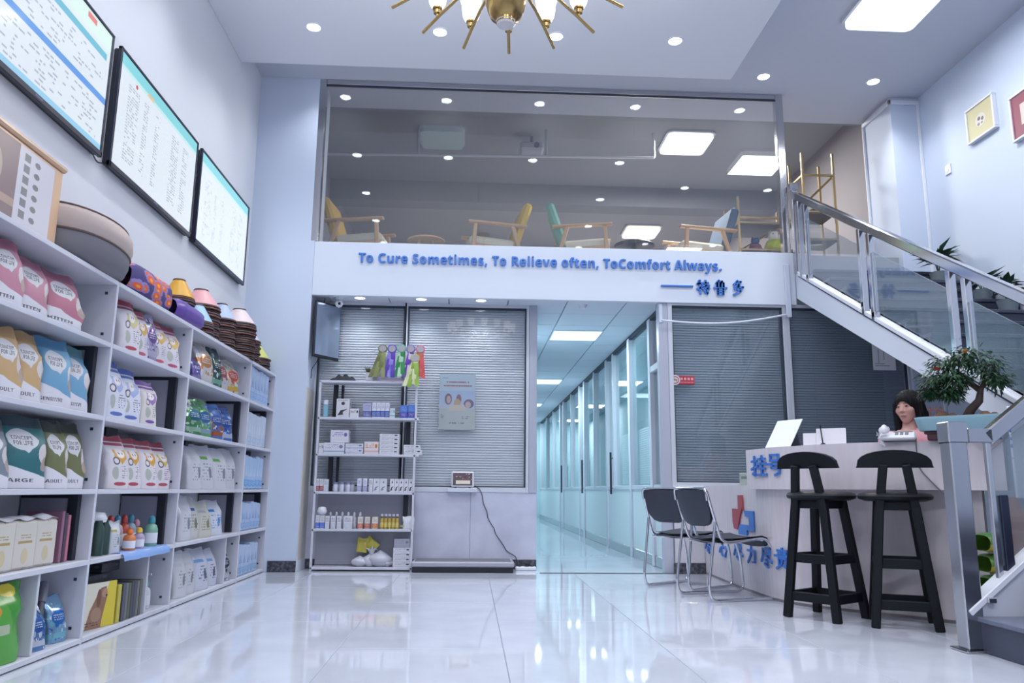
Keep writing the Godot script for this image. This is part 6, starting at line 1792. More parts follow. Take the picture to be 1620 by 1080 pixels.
func sled_chair(label: String, at: Vector3, turn: float) -> void:   # faces +x
	var t := thing("visitor_chair", label, "chair", at, turn)
	for s: float in [-1.0, 1.0]:
		var z := 0.22 * s
		var p := rounded([Vector3(-0.25, 0.76, z), Vector3(-0.21, 0.62, z), Vector3(-0.14, 0.40, z * 1.0), Vector3(0.12, 0.425, z), Vector3(0.24, 0.435, z), Vector3(0.30, 0.30, z), Vector3(0.33, 0.012, z), Vector3(-0.24, 0.012, z), Vector3(-0.26, 0.10, z), Vector3(-0.19, 0.55, z)], 0.07)
		obj("side_frame", MB.new().tube(p, 0.0105, 8), M.chrome, t)
	var top := rounded([Vector3(-0.25, 0.70, -0.22), Vector3(-0.262, 0.785, -0.22), Vector3(-0.262, 0.785, 0.22), Vector3(-0.25, 0.70, 0.22)], 0.07)
	obj("top_bow", MB.new().tube(top, 0.0105, 8), M.chrome, t)
	obj("floor_bar", MB.new().tube([Vector3(-0.14, 0.40, -0.22), Vector3(-0.14, 0.40, 0.22)], 0.009, 8).tube([Vector3(0.2, 0.42, -0.22), Vector3(0.2, 0.42, 0.22)], 0.009, 8), M.chrome, t)
	var rows := []
	var outline := [[0.775, 0.195], [0.76, 0.208], [0.70, 0.212], [0.62, 0.208], [0.57, 0.19], [0.53, 0.15], [0.515, 0.1]]
	for q: Array in outline:
		var line := []
		for j in 9:
			var u := j / 8.0 * 2 - 1
			line.append(Vector3(-0.262 + (0.785 - q[0]) * 0.24 - 0.028 * (1 - u * u), q[0], u * q[1]))
		rows.append(line)
	var bk := MB.new().grid(rows)
	var rows2 := []
	for r: Array in rows:
		var line := []
		for p: Vector3 in r:
			line.append(p + Vector3(0.022, 0.004, 0))
		rows2.append(line)
	bk.grid(rows2, true)
	obj("backrest", bk, mt("2b3240", 0.5), t)
	var seat := []
	for q: Array in [[-0.17, 0.425, 0.17], [-0.12, 0.415, 0.20], [0.0, 0.418, 0.212], [0.13, 0.43, 0.212], [0.21, 0.436, 0.205], [0.26, 0.42, 0.195], [0.28, 0.39, 0.18]]:
		var line := []
		for j in 9:
			var u := j / 8.0 * 2 - 1
			line.append(Vector3(q[0], q[1] - 0.016 * (1 - u * u) + 0.016, u * q[2]))
		seat.append(line)
	var sm := MB.new().grid(seat, true)
	var under := []
	for r: Array in seat:
		var line := []
		for p: Vector3 in r:
			line.append(p - Vector3(0, 0.028, 0))
		under.append(line)
	sm.grid(under)
	obj("seat", sm, mt("262c3a", 0.5), t)

func bar_stool(label: String, at: Vector3, turn: float) -> void:   # its back is at +z
	var t := thing("bar_stool", label, "bar stool", at, turn)
	var wood := mt("12141b", 0.5, 0.0, 0.35)
	obj("seat", MB.new().lathe([Vector2(0, 0.715), Vector2(0.165, 0.715), Vector2(0.205, 0.728), Vector2(0.212, 0.745), Vector2(0.20, 0.762), Vector2(0.15, 0.772), Vector2(0, 0.768)], Vector3(0, 0, -0.02), 28), wood, t)
	for s: float in [-1.0, 1.0]:
		obj("rear_leg", MB.new().bar(Vector3(0.165 * s, 0, 0.165), Vector3(0.095 * s, 0.70, 0.12), 0.05, 0.042, 0.005, Vector3.BACK).bar(Vector3(0.098 * s, 0.66, 0.122), Vector3(0.062 * s, 0.93, 0.155), 0.05, 0.036, 0.005, Vector3.BACK), wood, t)
		obj("front_leg", MB.new().bar(Vector3(0.165 * s, 0, -0.175), Vector3(0.095 * s, 0.715, -0.10), 0.05, 0.042, 0.005, Vector3.BACK), wood, t)
		obj("bolt", MB.new().tube([Vector3(0.094 * s, 0.728, 0.135), Vector3(0.094 * s, 0.728, 0.146)], 0.006, 8), M.steel, t)
	for q: Array in [[0.13, 0.155], [0.36, 0.133]]:
		var k: float = q[1]
		var y: float = q[0]
		obj("stretcher", MB.new().box(Vector3(0, y, k), Vector3(2 * k, 0.055, 0.025), 0.004), wood, t)
		obj("stretcher", MB.new().box(Vector3(0, y, -k), Vector3(2 * k, 0.055, 0.025), 0.004), wood, t)
		obj("stretcher", MB.new().box(Vector3(k, y, 0), Vector3(0.025, 0.055, 2 * k), 0.004), wood, t)
		obj("stretcher", MB.new().box(Vector3(-k, y, 0), Vector3(0.025, 0.055, 2 * k), 0.004), wood, t)
	obj("seat_rail", MB.new().box(Vector3(0, 0.69, 0.11), Vector3(0.18, 0.05, 0.025), 0.004).box(Vector3(0, 0.69, -0.1), Vector3(0.18, 0.05, 0.025), 0.004).box(Vector3(0.09, 0.69, 0), Vector3(0.025, 0.05, 0.2), 0.004).box(Vector3(-0.09, 0.69, 0), Vector3(0.025, 0.05, 0.2), 0.004), wood, t)
	var pp := PackedVector2Array([Vector2(-0.21, 0.915), Vector2(0.21, 0.915)])
	for i in 13:
		var a := PI * i / 12.0
		pp.append(Vector2(cos(a) * 0.205 * (1.0 if absf(cos(a)) > 0.99 else 1.0), 0.925 + 0.093 * pow(sin(a), 0.72)))
	var bk := MB.new()
	bk.x = Transform3D(Basis(Vector3.RIGHT, 0.12), Vector3(0, 0.007, 0.033))
	var cut := pp
	bk.prism(cut, 0.0, 0.028)
	bk.x = Transform3D.IDENTITY
	for i in bk.v.size():
		bk.v[i].z -= bk.v[i].x * bk.v[i].x * 0.9
	obj("backrest", bk, mt("11131a", 0.45, 0.0, 0.35), t)

func build_seats() -> void:
	sled_chair("black padded chair with a chrome sled frame, left of two, beside the corridor opening", Vector3(1.77, 0, -6.57), 0.66)
	sled_chair("black padded chair with a chrome sled frame, right of two, nearer the counter emblem", Vector3(1.875, 0, -5.93), 0.27)
	bar_stool("black wooden bar stool with a curved back, left of two before the counter", Vector3(2.225, 0, -5.0), -0.95)
	bar_stool("black wooden bar stool with a curved back, right of two, nearest the newel post", Vector3(2.565, 0, -4.71), -0.43)

func build_small_things() -> void:
	# lettering on the beam
	var sg := thing("wall_lettering", "blue raised English motto running along the white beam", "lettering", Vector3(-1.16, 2.94, ZB + 0.001))
	var words := "To Cure Sometimes, To Relieve often, ToComfort Always."
	var f := font(false, true)
	var x := 0.0
	var total := f.get_string_size(words, HORIZONTAL_ALIGNMENT_LEFT, -1, 64).x
	var scale_ := 3.66 / total
	for i in words.length():
		var ch := words[i]
		var adv := f.get_string_size(ch, HORIZONTAL_ALIGNMENT_LEFT, -1, 64).x
		if ch != " ":
			var tm := TextMesh.new()
			tm.text = ch
			tm.font = f
			tm.font_size = 64
			tm.pixel_size = scale_
			tm.depth = 0.02
			tm.curve_step = 2.0
			tm.horizontal_alignment = HORIZONTAL_ALIGNMENT_LEFT
			tm.vertical_alignment = VERTICAL_ALIGNMENT_TOP
			var o := obj("letter", tm, M.ink, sg)
			o.position = Vector3(x * scale_, 0.155, 0.011)
		x += adv
	var cn := thing("wall_lettering", "blue brush written Chinese name after a long dash, lower right of the beam", "lettering", Vector3(2.02, 2.80, ZB + 0.001))
	obj("dash", MB.new().box(Vector3(0.02, 0.0, 0.01), Vector3(0.33, 0.018, 0.02), 0.003), M.ink, cn)
	for k in 3:
		var b := obj("raised_character", brush(["te", "lu", "duo"][k], 0.13, 0.145, 0.02, 0.02), M.ink, cn)
		b.position = Vector3(0.285 + 0.178 * k, -0.005, 0.0)
	var nt := thing("bright_patch_sheet", "white sheet added for a bright patch on the dark window just under the stair stringer", "bright_patch", Vector3(4.15, 2.13, ZB - 0.04))  # sheet added to stand in for a bright patch on the pane
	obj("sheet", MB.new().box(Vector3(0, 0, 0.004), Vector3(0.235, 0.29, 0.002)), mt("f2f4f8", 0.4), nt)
	obj("print", MB.new().box(Vector3(-0.05, -0.08, 0.0055), Vector3(0.10, 0.006, 0.001)).box(Vector3(-0.02, -0.10, 0.0055), Vector3(0.15, 0.006, 0.001)).box(Vector3(-0.055, 0.0, 0.0055), Vector3(0.006, 0.14, 0.001)).box(Vector3(0.0, 0.02, 0.0055), Vector3(0.006, 0.12, 0.001)), mt("8a8f9a", 0.5), nt)  # grey streaks of the bright patch
	# picture frames, switch, sagging cable, no smoking sign
	var yi := img(96, 96, "c3bb94")
	disc(yi, 0.5, 0.5, 0.2, 0.2, "cfc9bf")
	disc(yi, 0.45, 0.45, 0.06, 0.06, "5d5560")
	disc(yi, 0.58, 0.5, 0.05, 0.06, "6a6070")
	disc(yi, 0.42, 0.62, 0.05, 0.04, "72687a")
	disc(yi, 0.55, 0.62, 0.04, 0.03, "857a8c")
	frame_picture("white box frame with a khaki mount and dark flower print on the right wall", Vector3(XR, 4.205, -6.575), 0.40, 0.345, yi)
	var ri := img(96, 96, "8a4a5c")
	rect(ri, 0.28, 0.25, 0.5, 0.5, "cfc3bd")
	disc(ri, 0.5, 0.45, 0.07, 0.08, "6a6068")
	disc(ri, 0.6, 0.56, 0.05, 0.05, "80757a")
	frame_picture("white frame with a maroon mount at the right edge, beside the khaki one", Vector3(XR, 3.99, -5.98), 0.40, 0.42, ri)
	var pi3 := img(64, 64, "d8d4d8")
	disc(pi3, 0.5, 0.5, 0.2, 0.2, "a8a0a4")
	frame_picture("pale framed picture lower on the right wall at the frame edge", Vector3(XR, 3.50, -5.62), 0.40, 0.36, pi3)
	var sw := thing("wall_switch", "small white switch plate on the right wall below the khaki picture", "switch", Vector3(XR, 3.955, -7.16))
	obj("plate", MB.new().box(Vector3(-0.006, 0, 0), Vector3(0.012, 0.10, 0.09), 0.003), M.white, sw)
	obj("rocker", MB.new().box(Vector3(-0.014, 0, 0), Vector3(0.006, 0.05, 0.03), 0.002), mt("e6e8ee", 0.3), sw)
	var cb := thing("cable_cover", "white cable sagging across the dark window from the corridor post to the stair stringer", "cable", Vector3.ZERO)
	var pts := []
	for i in 15:
		var t := i / 14.0
		pts.append(Vector3(lerpf(1.87, 3.17, t), lerpf(2.44, 2.53, t) - 0.06 * sin(PI * t), ZB + 0.02))
	obj("cord", MB.new().tube(pts, 0.011, 7), mt("cfd4e2", 0.5), cb)
	obj("duct", MB.new().span(Vector3(3.15, 2.50, ZB + 0.002), Vector3(3.20, 3.05, ZB + 0.03), 0.004).span(Vector3(1.86, 2.43, ZB - 0.03), Vector3(1.89, 2.62, ZB - 0.02)), mt("ccd3e4", 0.5), cb)
	var ns := thing("no_smoking_sign", "small red no smoking sign stuck on the dark window by the corridor post", "sign", Vector3(2.005, 1.85, ZB - 0.04))
	obj("plate", MB.new().box(Vector3(0.115, 0, 0.004), Vector3(0.155, 0.085, 0.004), 0.001), mt("b23448", 0.4), ns)
	obj("round_plate", MB.new().tube([Vector3(0, 0, 0.0), Vector3(0, 0, 0.008)], 0.05, 24), mt("d8d2d8", 0.4), ns)
	var rg := []
	for i in 24:
		rg.append(Vector3(cos(TAU * i / 24) * 0.034, sin(TAU * i / 24) * 0.034, 0.009))
	obj("ring", MB.new().tube(rg, 0.004, 5, true).bar(Vector3(-0.024, 0.024, 0.009), Vector3(0.024, -0.024, 0.009), 0.006, 0.003), mt("a83a48", 0.4), ns)
	obj("cigarette", MB.new().box(Vector3(0, 0, 0.0085), Vector3(0.045, 0.008, 0.002)), mt("4a4c54", 0.5), ns)
	var zi := MB.new()
	for k in 4:
		var keep := 0.065 + 0.035 * k
		zi.box(Vector3(keep, 0.012, 0.0065), Vector3(0.022, 0.024, 0.001)).box(Vector3(keep, -0.022, 0.0065), Vector3(0.03, 0.006, 0.001))
	obj("print", zi, mt("d9a8ac", 0.4), ns)
	# poster on the recess window
	var po := img(160, 256, "a9bcc8")
	for i in 100:
		rect(po, 0, i / 255.0 + 0.30, 1, 0.006, Color("9fb4cf").lerp(Color("b8c0d0"), i / 100.0).to_html(false))
	rect(po, 0, 0.62, 1, 0.38, "b3bcbb")
	var rng := RandomNumberGenerator.new()
	rng.seed = 2
	lines(po, 0.2, 0.12, 0.62, 0.055, 1, "8a4a55", rng, 0.95)
	lines(po, 0.12, 0.185, 0.78, 0.05, 1, "8a4a55", rng, 0.95)
	lines(po, 0.1, 0.06, 0.15, 0.02, 1, "5a6a78", rng, 1.0)
	disc(po, 0.25, 0.45, 0.10, 0.10, "7d6a76")
	disc(po, 0.26, 0.46, 0.06, 0.07, "b3a5a8")
	disc(po, 0.54, 0.45, 0.07, 0.09, "87707e")
	disc(po, 0.5, 0.52, 0.09, 0.08, "b5a184")
	disc(po, 0.82, 0.53, 0.14, 0.08, "776f84")
	disc(po, 0.8, 0.55, 0.08, 0.06, "b9abac")
	poly(po, [Vector2(0.3, 0.56), Vector2(0.7, 0.55), Vector2(0.75, 0.66), Vector2(0.25, 0.66)], "c4beb4")
	lines(po, 0.3, 0.86, 0.4, 0.04, 1, "5f6f72", rng, 0.8)
	lines(po, 0.64, 0.75, 0.22, 0.06, 2, "5f7a78", rng, 0.7)
	lines(po, 0.06, 0.72, 0.08, 0.08, 3, "4f6a68", rng, 0.7)
	var ps := thing("poster", "portrait poster with animals taped on the recess window", "poster", Vector3(-0.155, 1.635, ZW + 0.004))
	obj("sheet", MB.new().box(Vector3.ZERO, Vector3(0.365, 0.565, 0.003)), pictured(po, 0.5), ps).material_override.albedo_color = Color(0.86, 0.86, 0.88)
	# scale display, its cable, weighing platform, power strip
	var hi := img(96, 64, "5f545a")
	for i in 40:
		rect(hi, rng.randf(), rng.randf() * 0.5, 0.05, 0.06, ["8a6a66", "c8b4b0", "4a4048", "a8484e"][i % 4])
	rect(hi, 0.15, 0.6, 0.75, 0.3, "e6dcc8")
	var sd := thing("scale_display", "small white framed display standing on the recess window sill", "display", Vector3(-0.082, 0.775, ZW + 0.055))
	obj("case", MB.new().box(Vector3(0, 0.085, 0), Vector3(0.225, 0.155, 0.05), 0.012), mt("dcd8e2", 0.4), sd)
	obj("display_face", MB.new().box(Vector3(0, 0.087, 0.026), Vector3(0.19, 0.12, 0.003)), pictured(hi, 0.2), sd)
	obj("foot", MB.new().box(Vector3(-0.07, 0.004, 0.0), Vector3(0.02, 0.008, 0.05)).box(Vector3(0.07, 0.004, 0.0), Vector3(0.02, 0.008, 0.05)), M.black, sd)
	var sk := MB.new().span(Vector3(-0.23, 0.735, ZW + 0.021), Vector3(0.06, 0.775, ZW + 0.085), 0.004)
	obj("sill_ledge", sk, M.alu, sd).position = -Vector3(-0.082, 0.775, ZW + 0.055)
	var wc := thing("cable", "thin black cable running crookedly down the marble wall from the display", "cable", Vector3.ZERO)
	var way := [[0.04, 0.80], [0.09, 0.765], [0.115, 0.71], [0.125, 0.63], [0.165, 0.55], [0.172, 0.49], [0.20, 0.44], [0.24, 0.385], [0.248, 0.34], [0.30, 0.27], [0.335, 0.22], [0.36, 0.175], [0.41, 0.145], [0.45, 0.125], [0.47, 0.06]]
	var wp := []
	for q: Array in way:
		wp.append(Vector3(q[0], q[1], ZW + 0.024))
	obj("lead", MB.new().tube(rounded(wp, 0.02, 3), 0.004, 6), M.black, wc)
	var pf := thing("weighing_platform", "low grey weighing platform on the floor under the recess window", "scale platform", Vector3(-0.06, 0, -7.74))
	obj("deck", MB.new().box(Vector3(0, 0.075, 0), Vector3(0.96, 0.05, 0.34), 0.012), mt("a4a5b2", 0.35), pf)
	obj("plinth", MB.new().box(Vector3(0, 0.025, 0), Vector3(0.94, 0.05, 0.32), 0.004), M.black, pf)
	obj("rubber_mat", MB.new().box(Vector3(0, 0.102, 0), Vector3(0.90, 0.006, 0.30), 0.002), mt("6c6d78", 0.7), pf)
	var st := thing("power_strip", "white power strip on the floor right of the weighing platform", "power strip", Vector3(0.545, 0, -7.84))
	obj("strip_body", MB.new().box(Vector3(0, 0.018, 0), Vector3(0.2, 0.036, 0.06), 0.008), M.white, st)
	for k in 3:
		obj("socket", MB.new().box(Vector3(-0.06 + 0.06 * k, 0.037, 0), Vector3(0.03, 0.003, 0.03)), M.black, st)
	obj("plug", MB.new().box(Vector3(0.02, 0.055, 0), Vector3(0.035, 0.035, 0.035), 0.006), M.black, st)
	var sk2 := thing("smoke_detector", "round white smoke detector on the corridor ceiling behind the beam", "smoke detector", Vector3(1.12, 2.65, -7.86))
	obj("base", MB.new().lathe([Vector2(0, 0), Vector2(0.05, 0), Vector2(0.048, -0.015), Vector2(0, -0.015)]), M.white, sk2)
	obj("dome", MB.new().lathe([Vector2(0.04, -0.015), Vector2(0.034, -0.035), Vector2(0, -0.042)]), mt("d6dae6", 0.4), sk2)
	# broom and bottle behind the first corridor pane
	var bm := thing("broom", "blue handled broom leaning behind the first corridor pane", "broom", Vector3(2.12, 0, -8.12))
	obj("handle", MB.new().tube([Vector3(0.0, 0.05, 0.0), Vector3(-0.05, 1.25, 0.06)], 0.011, 8), mt("3a5a9a", 0.4), bm)
	obj("brush", MB.new().box(Vector3(0.0, 0.05, 0.0), Vector3(0.05, 0.1, 0.26), 0.01), mt("a9b04a", 0.8), bm)
	# potted plants on the stair treads
	plants()

func frame_picture(label: String, at: Vector3, w: float, h: float, im: Image) -> void:   # hangs on the right wall
	var t := thing("picture_frame", label, "picture", at)
	obj("frame", MB.new().span(Vector3(-0.045, -h / 2, -w / 2), Vector3(0, -h / 2 + 0.02, w / 2), 0.003).span(Vector3(-0.045, h / 2 - 0.02, -w / 2), Vector3(0, h / 2, w / 2), 0.003).span(Vector3(-0.045, -h / 2 + 0.02, -w / 2), Vector3(0, h / 2 - 0.02, -w / 2 + 0.02), 0.003).span(Vector3(-0.045, -h / 2 + 0.02, w / 2 - 0.02), Vector3(0, h / 2 - 0.02, w / 2), 0.003), mt("dfe2ea", 0.5), t)
	obj("picture_sheet", MB.new().box(Vector3(-0.032, 0, 0), Vector3(0.004, h - 0.04, w - 0.04)), pictured(im, 0.5), t)

func plants() -> void:
	var rng := RandomNumberGenerator.new()
	rng.seed = 77
	var spec := [[-7.05, 0.17, 0.25, 50, "leafy dark green potted plant on the stairs, uppermost of three"], [-6.55, 0.10, 0.22, 34, "low spreading potted plant on the stairs, middle of three"], [-6.15, 0.16, 0.19, 22, "slim stemmed potted plant on the stairs, lowest of three"]]
	for k in 3:
		var q: Array = spec[k]
		var i := floori((-q[0] - 3.315) / 0.305)
		var y := edge_y(-3.315 - 0.305 * i) + 0.10
		var t := thing("potted_plant", q[4], "potted plant", Vector3(4.50, y, -3.315 - 0.305 * i - 0.16))
		obj("pot", MB.new().lathe([Vector2(0, 0), Vector2(0.06, 0), Vector2(0.08, 0.10), Vector2(0.085, 0.12), Vector2(0.075, 0.12), Vector2(0.07, 0.105), Vector2(0, 0.10)], Vector3.ZERO, 18), mt("6d7a80", 0.4), t)
		var b := MB.new()
		var sm := MB.new()
		for j in 5:
			var a := TAU * j / 5.0
			sm.tube([Vector3(0, 0.1, 0), Vector3(cos(a) * 0.02, 0.1 + q[1] * 0.6, sin(a) * 0.02), Vector3(cos(a) * 0.05, 0.1 + q[1], sin(a) * 0.05)], [0.006, 0.005, 0.003], 5)
		for j in int(q[3]):
			var a := rng.randf() * TAU
			var r := rng.randf()
			leaf(b, Vector3(cos(a) * 0.05 * r, 0.1 + q[1] * rng.randf_range(0.6, 1.15), sin(a) * 0.05 * r), Vector3(cos(a), rng.randf_range(-0.1, 0.9), sin(a)), Vector3.UP, q[2] * rng.randf_range(0.5, 1.0), 0.028)
		obj("stem", sm, mt("4a5a3a", 0.7), t)
		obj("foliage", b, mt("23452f", 0.5), t).set_meta("kind", "stuff")

# ---------------------------------------------------------------- figure: tapered capsules joined smoothly, meshed as surface nets
func field_mesh(fn: Callable, lo: Vector3, hi: Vector3, cell: float) -> MB:
	var nx := ceili((hi.x - lo.x) / cell) + 1
	var ny := ceili((hi.y - lo.y) / cell) + 1
	var nz := ceili((hi.z - lo.z) / cell) + 1
	var val := PackedFloat32Array()
	val.resize(nx * ny * nz)
	for k in nz:
		for j in ny:
			for i in nx:
				val[(k * ny + j) * nx + i] = fn.call(lo + Vector3(i, j, k) * cell)
	var at := {}
	var nrm := {}
	for k in nz - 1:
		for j in ny - 1:
			for i in nx - 1:
				var acc := Vector3.ZERO
				var cnt := 0
				var c0 := (k * ny + j) * nx + i
				var first := val[c0] < 0.0
				var mixed := false
				for c in 8:
					if (val[c0 + (c & 1) + ((c >> 1) & 1) * nx + (c >> 2) * nx * ny] < 0.0) != first:
						mixed = true
						break
				if not mixed:
					continue
				for e: Array in EDGES:
					var a: int = e[0]
					var b: int = e[1]
					var va := val[c0 + (a & 1) + ((a >> 1) & 1) * nx + (a >> 2) * nx * ny]
					var vb := val[c0 + (b & 1) + ((b >> 1) & 1) * nx + (b >> 2) * nx * ny]
					if (va < 0.0) != (vb < 0.0):
						var t := va / (va - vb)
						acc += Vector3(a & 1, (a >> 1) & 1, a >> 2).lerp(Vector3(b & 1, (b >> 1) & 1, b >> 2), t)
						cnt += 1
				var p := lo + (Vector3(i, j, k) + acc / cnt) * cell
				at[c0] = p
				var h := cell * 0.5
				nrm[c0] = Vector3(fn.call(p + Vector3(h, 0, 0)) - fn.call(p - Vector3(h, 0, 0)), fn.call(p + Vector3(0, h, 0)) - fn.call(p - Vector3(0, h, 0)), fn.call(p + Vector3(0, 0, h)) - fn.call(p - Vector3(0, 0, h))).normalized()
	var b := MB.new()
	var step := [1, nx, nx * ny]
	for k in range(1, nz - 1):
		for j in range(1, ny - 1):
			for i in range(1, nx - 1):
				var c := (k * ny + j) * nx + i
				for ax in 3:
					if (val[c] < 0.0) == (val[c + step[ax]] < 0.0):
						continue
					var s1: int = step[(ax + 1) % 3]
					var s2: int = step[(ax + 2) % 3]
					var q := [c, c - s1, c - s1 - s2, c - s2]
					if not (at.has(q[0]) and at.has(q[1]) and at.has(q[2]) and at.has(q[3])):
						continue
					b.tri(at[q[0]], at[q[1]], at[q[2]], nrm[q[0]], nrm[q[1]], nrm[q[2]])
					b.tri(at[q[0]], at[q[2]], at[q[3]], nrm[q[0]], nrm[q[2]], nrm[q[3]])
	return b

const EDGES := [[0, 1], [2, 3], [4, 5], [6, 7], [0, 2], [1, 3], [4, 6], [5, 7], [0, 4], [1, 5], [2, 6], [3, 7]]

func cap(p: Vector3, a: Vector3, b: Vector3, ra: float, rb: float) -> float:
	var t := clampf((p - a).dot(b - a) / maxf((b - a).length_squared(), 1e-9), 0.0, 1.0)
	return p.distance_to(a.lerp(b, t)) - lerpf(ra, rb, t)

func ell(p: Vector3, c: Vector3, r: Vector3) -> float:
	var q := (p - c) / r
	return (q.length() - 1.0) * minf(r.x, minf(r.y, r.z))

func smin(a: float, b: float, k: float) -> float:
	var h := clampf(0.5 + 0.5 * (b - a) / k, 0.0, 1.0)
	return lerpf(b, a, h) - k * h * (1.0 - h)

func limb(bones: Array, k := 0.03) -> Callable:
	return func(p: Vector3) -> float:
		var d := 1e9
		for q: Array in bones:
			d = smin(d, cap(p, q[0], q[1], q[2], q[3]), k)
		return d

func build_person() -> void:
	# faces +z in her own axes; the head alone is turned a little further
	var t := thing("person", "seated woman with black fringed hair and a pink top behind the reception counter, looking left", "person", Vector3(3.11, 0, -5.42), -0.95)
	var skin := mt("b98f86", 0.55)
	skin.subsurf_scatter_enabled = true
	skin.subsurf_scatter_strength = 0.15
	var dz := 0.055   # sits this much lower than a 0.5 m seat would put her
	var V := func(x: float, y: float, z: float) -> Vector3: return Vector3(x, y + dz, z)
	# body: one continuous surface from neck to feet
	var bones := [
		[V.call(0, 1.14, 0.0), V.call(0, 1.22, 0.015), 0.052, 0.048],
		[V.call(0, 0.56, -0.02), V.call(0, 0.78, 0.0), 0.13, 0.115], [V.call(0, 0.78, 0.0), V.call(0, 1.05, 0.0), 0.115, 0.12],
		[V.call(-0.07, 1.03, 0), V.call(-0.15, 1.08, 0), 0.075, 0.055], [V.call(0.07, 1.03, 0), V.call(0.15, 1.08, 0), 0.075, 0.055],
		[V.call(-0.08, 0.58, 0.0), V.call(-0.10, 0.58, 0.40), 0.095, 0.065], [V.call(0.08, 0.58, 0.0), V.call(0.10, 0.58, 0.40), 0.095, 0.065],
		[V.call(-0.10, 0.58, 0.41), V.call(-0.10, 0.115, 0.40), 0.06, 0.042], [V.call(0.10, 0.58, 0.41), V.call(0.10, 0.115, 0.40), 0.06, 0.042],
		[V.call(-0.10, 0.06, 0.38), V.call(-0.10, 0.05, 0.56), 0.04, 0.032], [V.call(0.10, 0.06, 0.38), V.call(0.10, 0.05, 0.56), 0.04, 0.032],
		[V.call(-0.165, 1.07, 0.0), V.call(-0.20, 0.84, 0.05), 0.05, 0.04], [V.call(0.165, 1.07, 0.0), V.call(0.20, 0.84, 0.05), 0.05, 0.04],
		[V.call(-0.20, 0.84, 0.05), V.call(-0.11, 0.80, 0.26), 0.038, 0.027], [V.call(0.20, 0.84, 0.05), V.call(0.11, 0.80, 0.26), 0.038, 0.027]]
	var body := field_mesh(limb(bones, 0.035), V.call(-0.32, -0.02, -0.2), V.call(0.32, 1.32, 0.64), 0.016)
	obj("body", body, skin, t)
	var head := Node3D.new()
	head.name = "head"
	t.add_child(head, true)
	head.position = V.call(0, 1.305, 0.02)
	head.rotation = Vector3(0.06, -0.08, 0.04)
	var face := func(p: Vector3) -> float:
		var d := ell(p, Vector3(0, 0.025, -0.012), Vector3(0.073, 0.088, 0.088))
		d = smin(d, ell(p, Vector3(0, -0.042, 0.022), Vector3(0.056, 0.062, 0.060)), 0.03)
		d = smin(d, ell(p, Vector3(0, -0.088, 0.045), Vector3(0.026, 0.022, 0.024)), 0.02)
		d = smin(d, cap(p, Vector3(0, 0.012, 0.077), Vector3(0, -0.022, 0.093), 0.007, 0.0115), 0.012)
		d = smin(d, ell(p, Vector3(0, -0.024, 0.085), Vector3(0.017, 0.008, 0.009)), 0.008)
		for s: float in [-1.0, 1.0]:
			d = smin(d, ell(p, Vector3(0.036 * s, -0.018, 0.052), Vector3(0.026, 0.022, 0.02)), 0.02)
			d = maxf(d, -ell(p, Vector3(0.030 * s, 0.013, 0.087), Vector3(0.018, 0.010, 0.012)) * 0.9) if true else d
			d = smin(d, ell(p, Vector3(0.030 * s, 0.011, 0.067), Vector3(0.014, 0.011, 0.011)), 0.006)
			d = smin(d, ell(p, Vector3(0.077 * s, 0.0, -0.008), Vector3(0.010, 0.028, 0.018)), 0.008)
		d = smin(d, ell(p, Vector3(0, -0.052, 0.078), Vector3(0.021, 0.006, 0.008)), 0.006)
		d = smin(d, ell(p, Vector3(0, -0.063, 0.076), Vector3(0.017, 0.006, 0.008)), 0.006)
		return d
	obj("face", field_mesh(face, Vector3(-0.1, -0.125, -0.12), Vector3(0.1, 0.13, 0.12), 0.0045), skin, head)
	var dark := mt("20181c", 0.3)
	for s: float in [-1.0, 1.0]:
		obj("eye", MB.new().lathe([Vector2(0, -0.0055), Vector2(0.007, -0.004), Vector2(0.0095, 0.0), Vector2(0.007, 0.004), Vector2(0, 0.0055)], Vector3(0.030 * s, 0.011, 0.0745), 12, -1.0), dark, head)
		var br := MB.new().tube([Vector3(0.016 * s, 0.031, 0.0815), Vector3(0.03 * s, 0.035, 0.0785), Vector3(0.046 * s, 0.030, 0.069)], [0.002, 0.003, 0.0015], 6)
		obj("eyebrow", br, mt("3a2c2c", 0.8), head)
	obj("lips", MB.new().tube([Vector3(-0.02, -0.0575, 0.0785), Vector3(-0.008, -0.055, 0.0855), Vector3(0.008, -0.055, 0.0855), Vector3(0.02, -0.0575, 0.0785)], [0.002, 0.0045, 0.0045, 0.002], 7), mt("9c5a5e", 0.4), head)
	var hair := func(p: Vector3) -> float:
		var d := ell(p, Vector3(0, 0.03, -0.02), Vector3(0.092, 0.102, 0.105))
		var drop := 1e9
		for s: float in [-1.0, 1.0]:
			drop = minf(drop, cap(p, Vector3(0.078 * s, 0.03, -0.005), Vector3(0.085 * s, -0.16, 0.02), 0.032, 0.022))
		drop = smin(drop, ell(p, Vector3(0, -0.07, -0.07), Vector3(0.095, 0.13, 0.05)), 0.03)
		d = smin(d, drop, 0.02)
		var cut := ell(p, Vector3(0, -0.055, 0.085), Vector3(0.066, 0.103, 0.10))   # the opening for the face
		var strands := 0.0025 * sin(atan2(p.x, p.z) * 46.0) + 0.0012 * sin(atan2(p.x, p.z) * 110.0)
		return maxf(d + strands, -cut)
	obj("hair", field_mesh(hair, Vector3(-0.13, -0.21, -0.15), Vector3(0.13, 0.15, 0.12), 0.005), mt("0d0b10", 0.6, 0.0, 0.3), head)
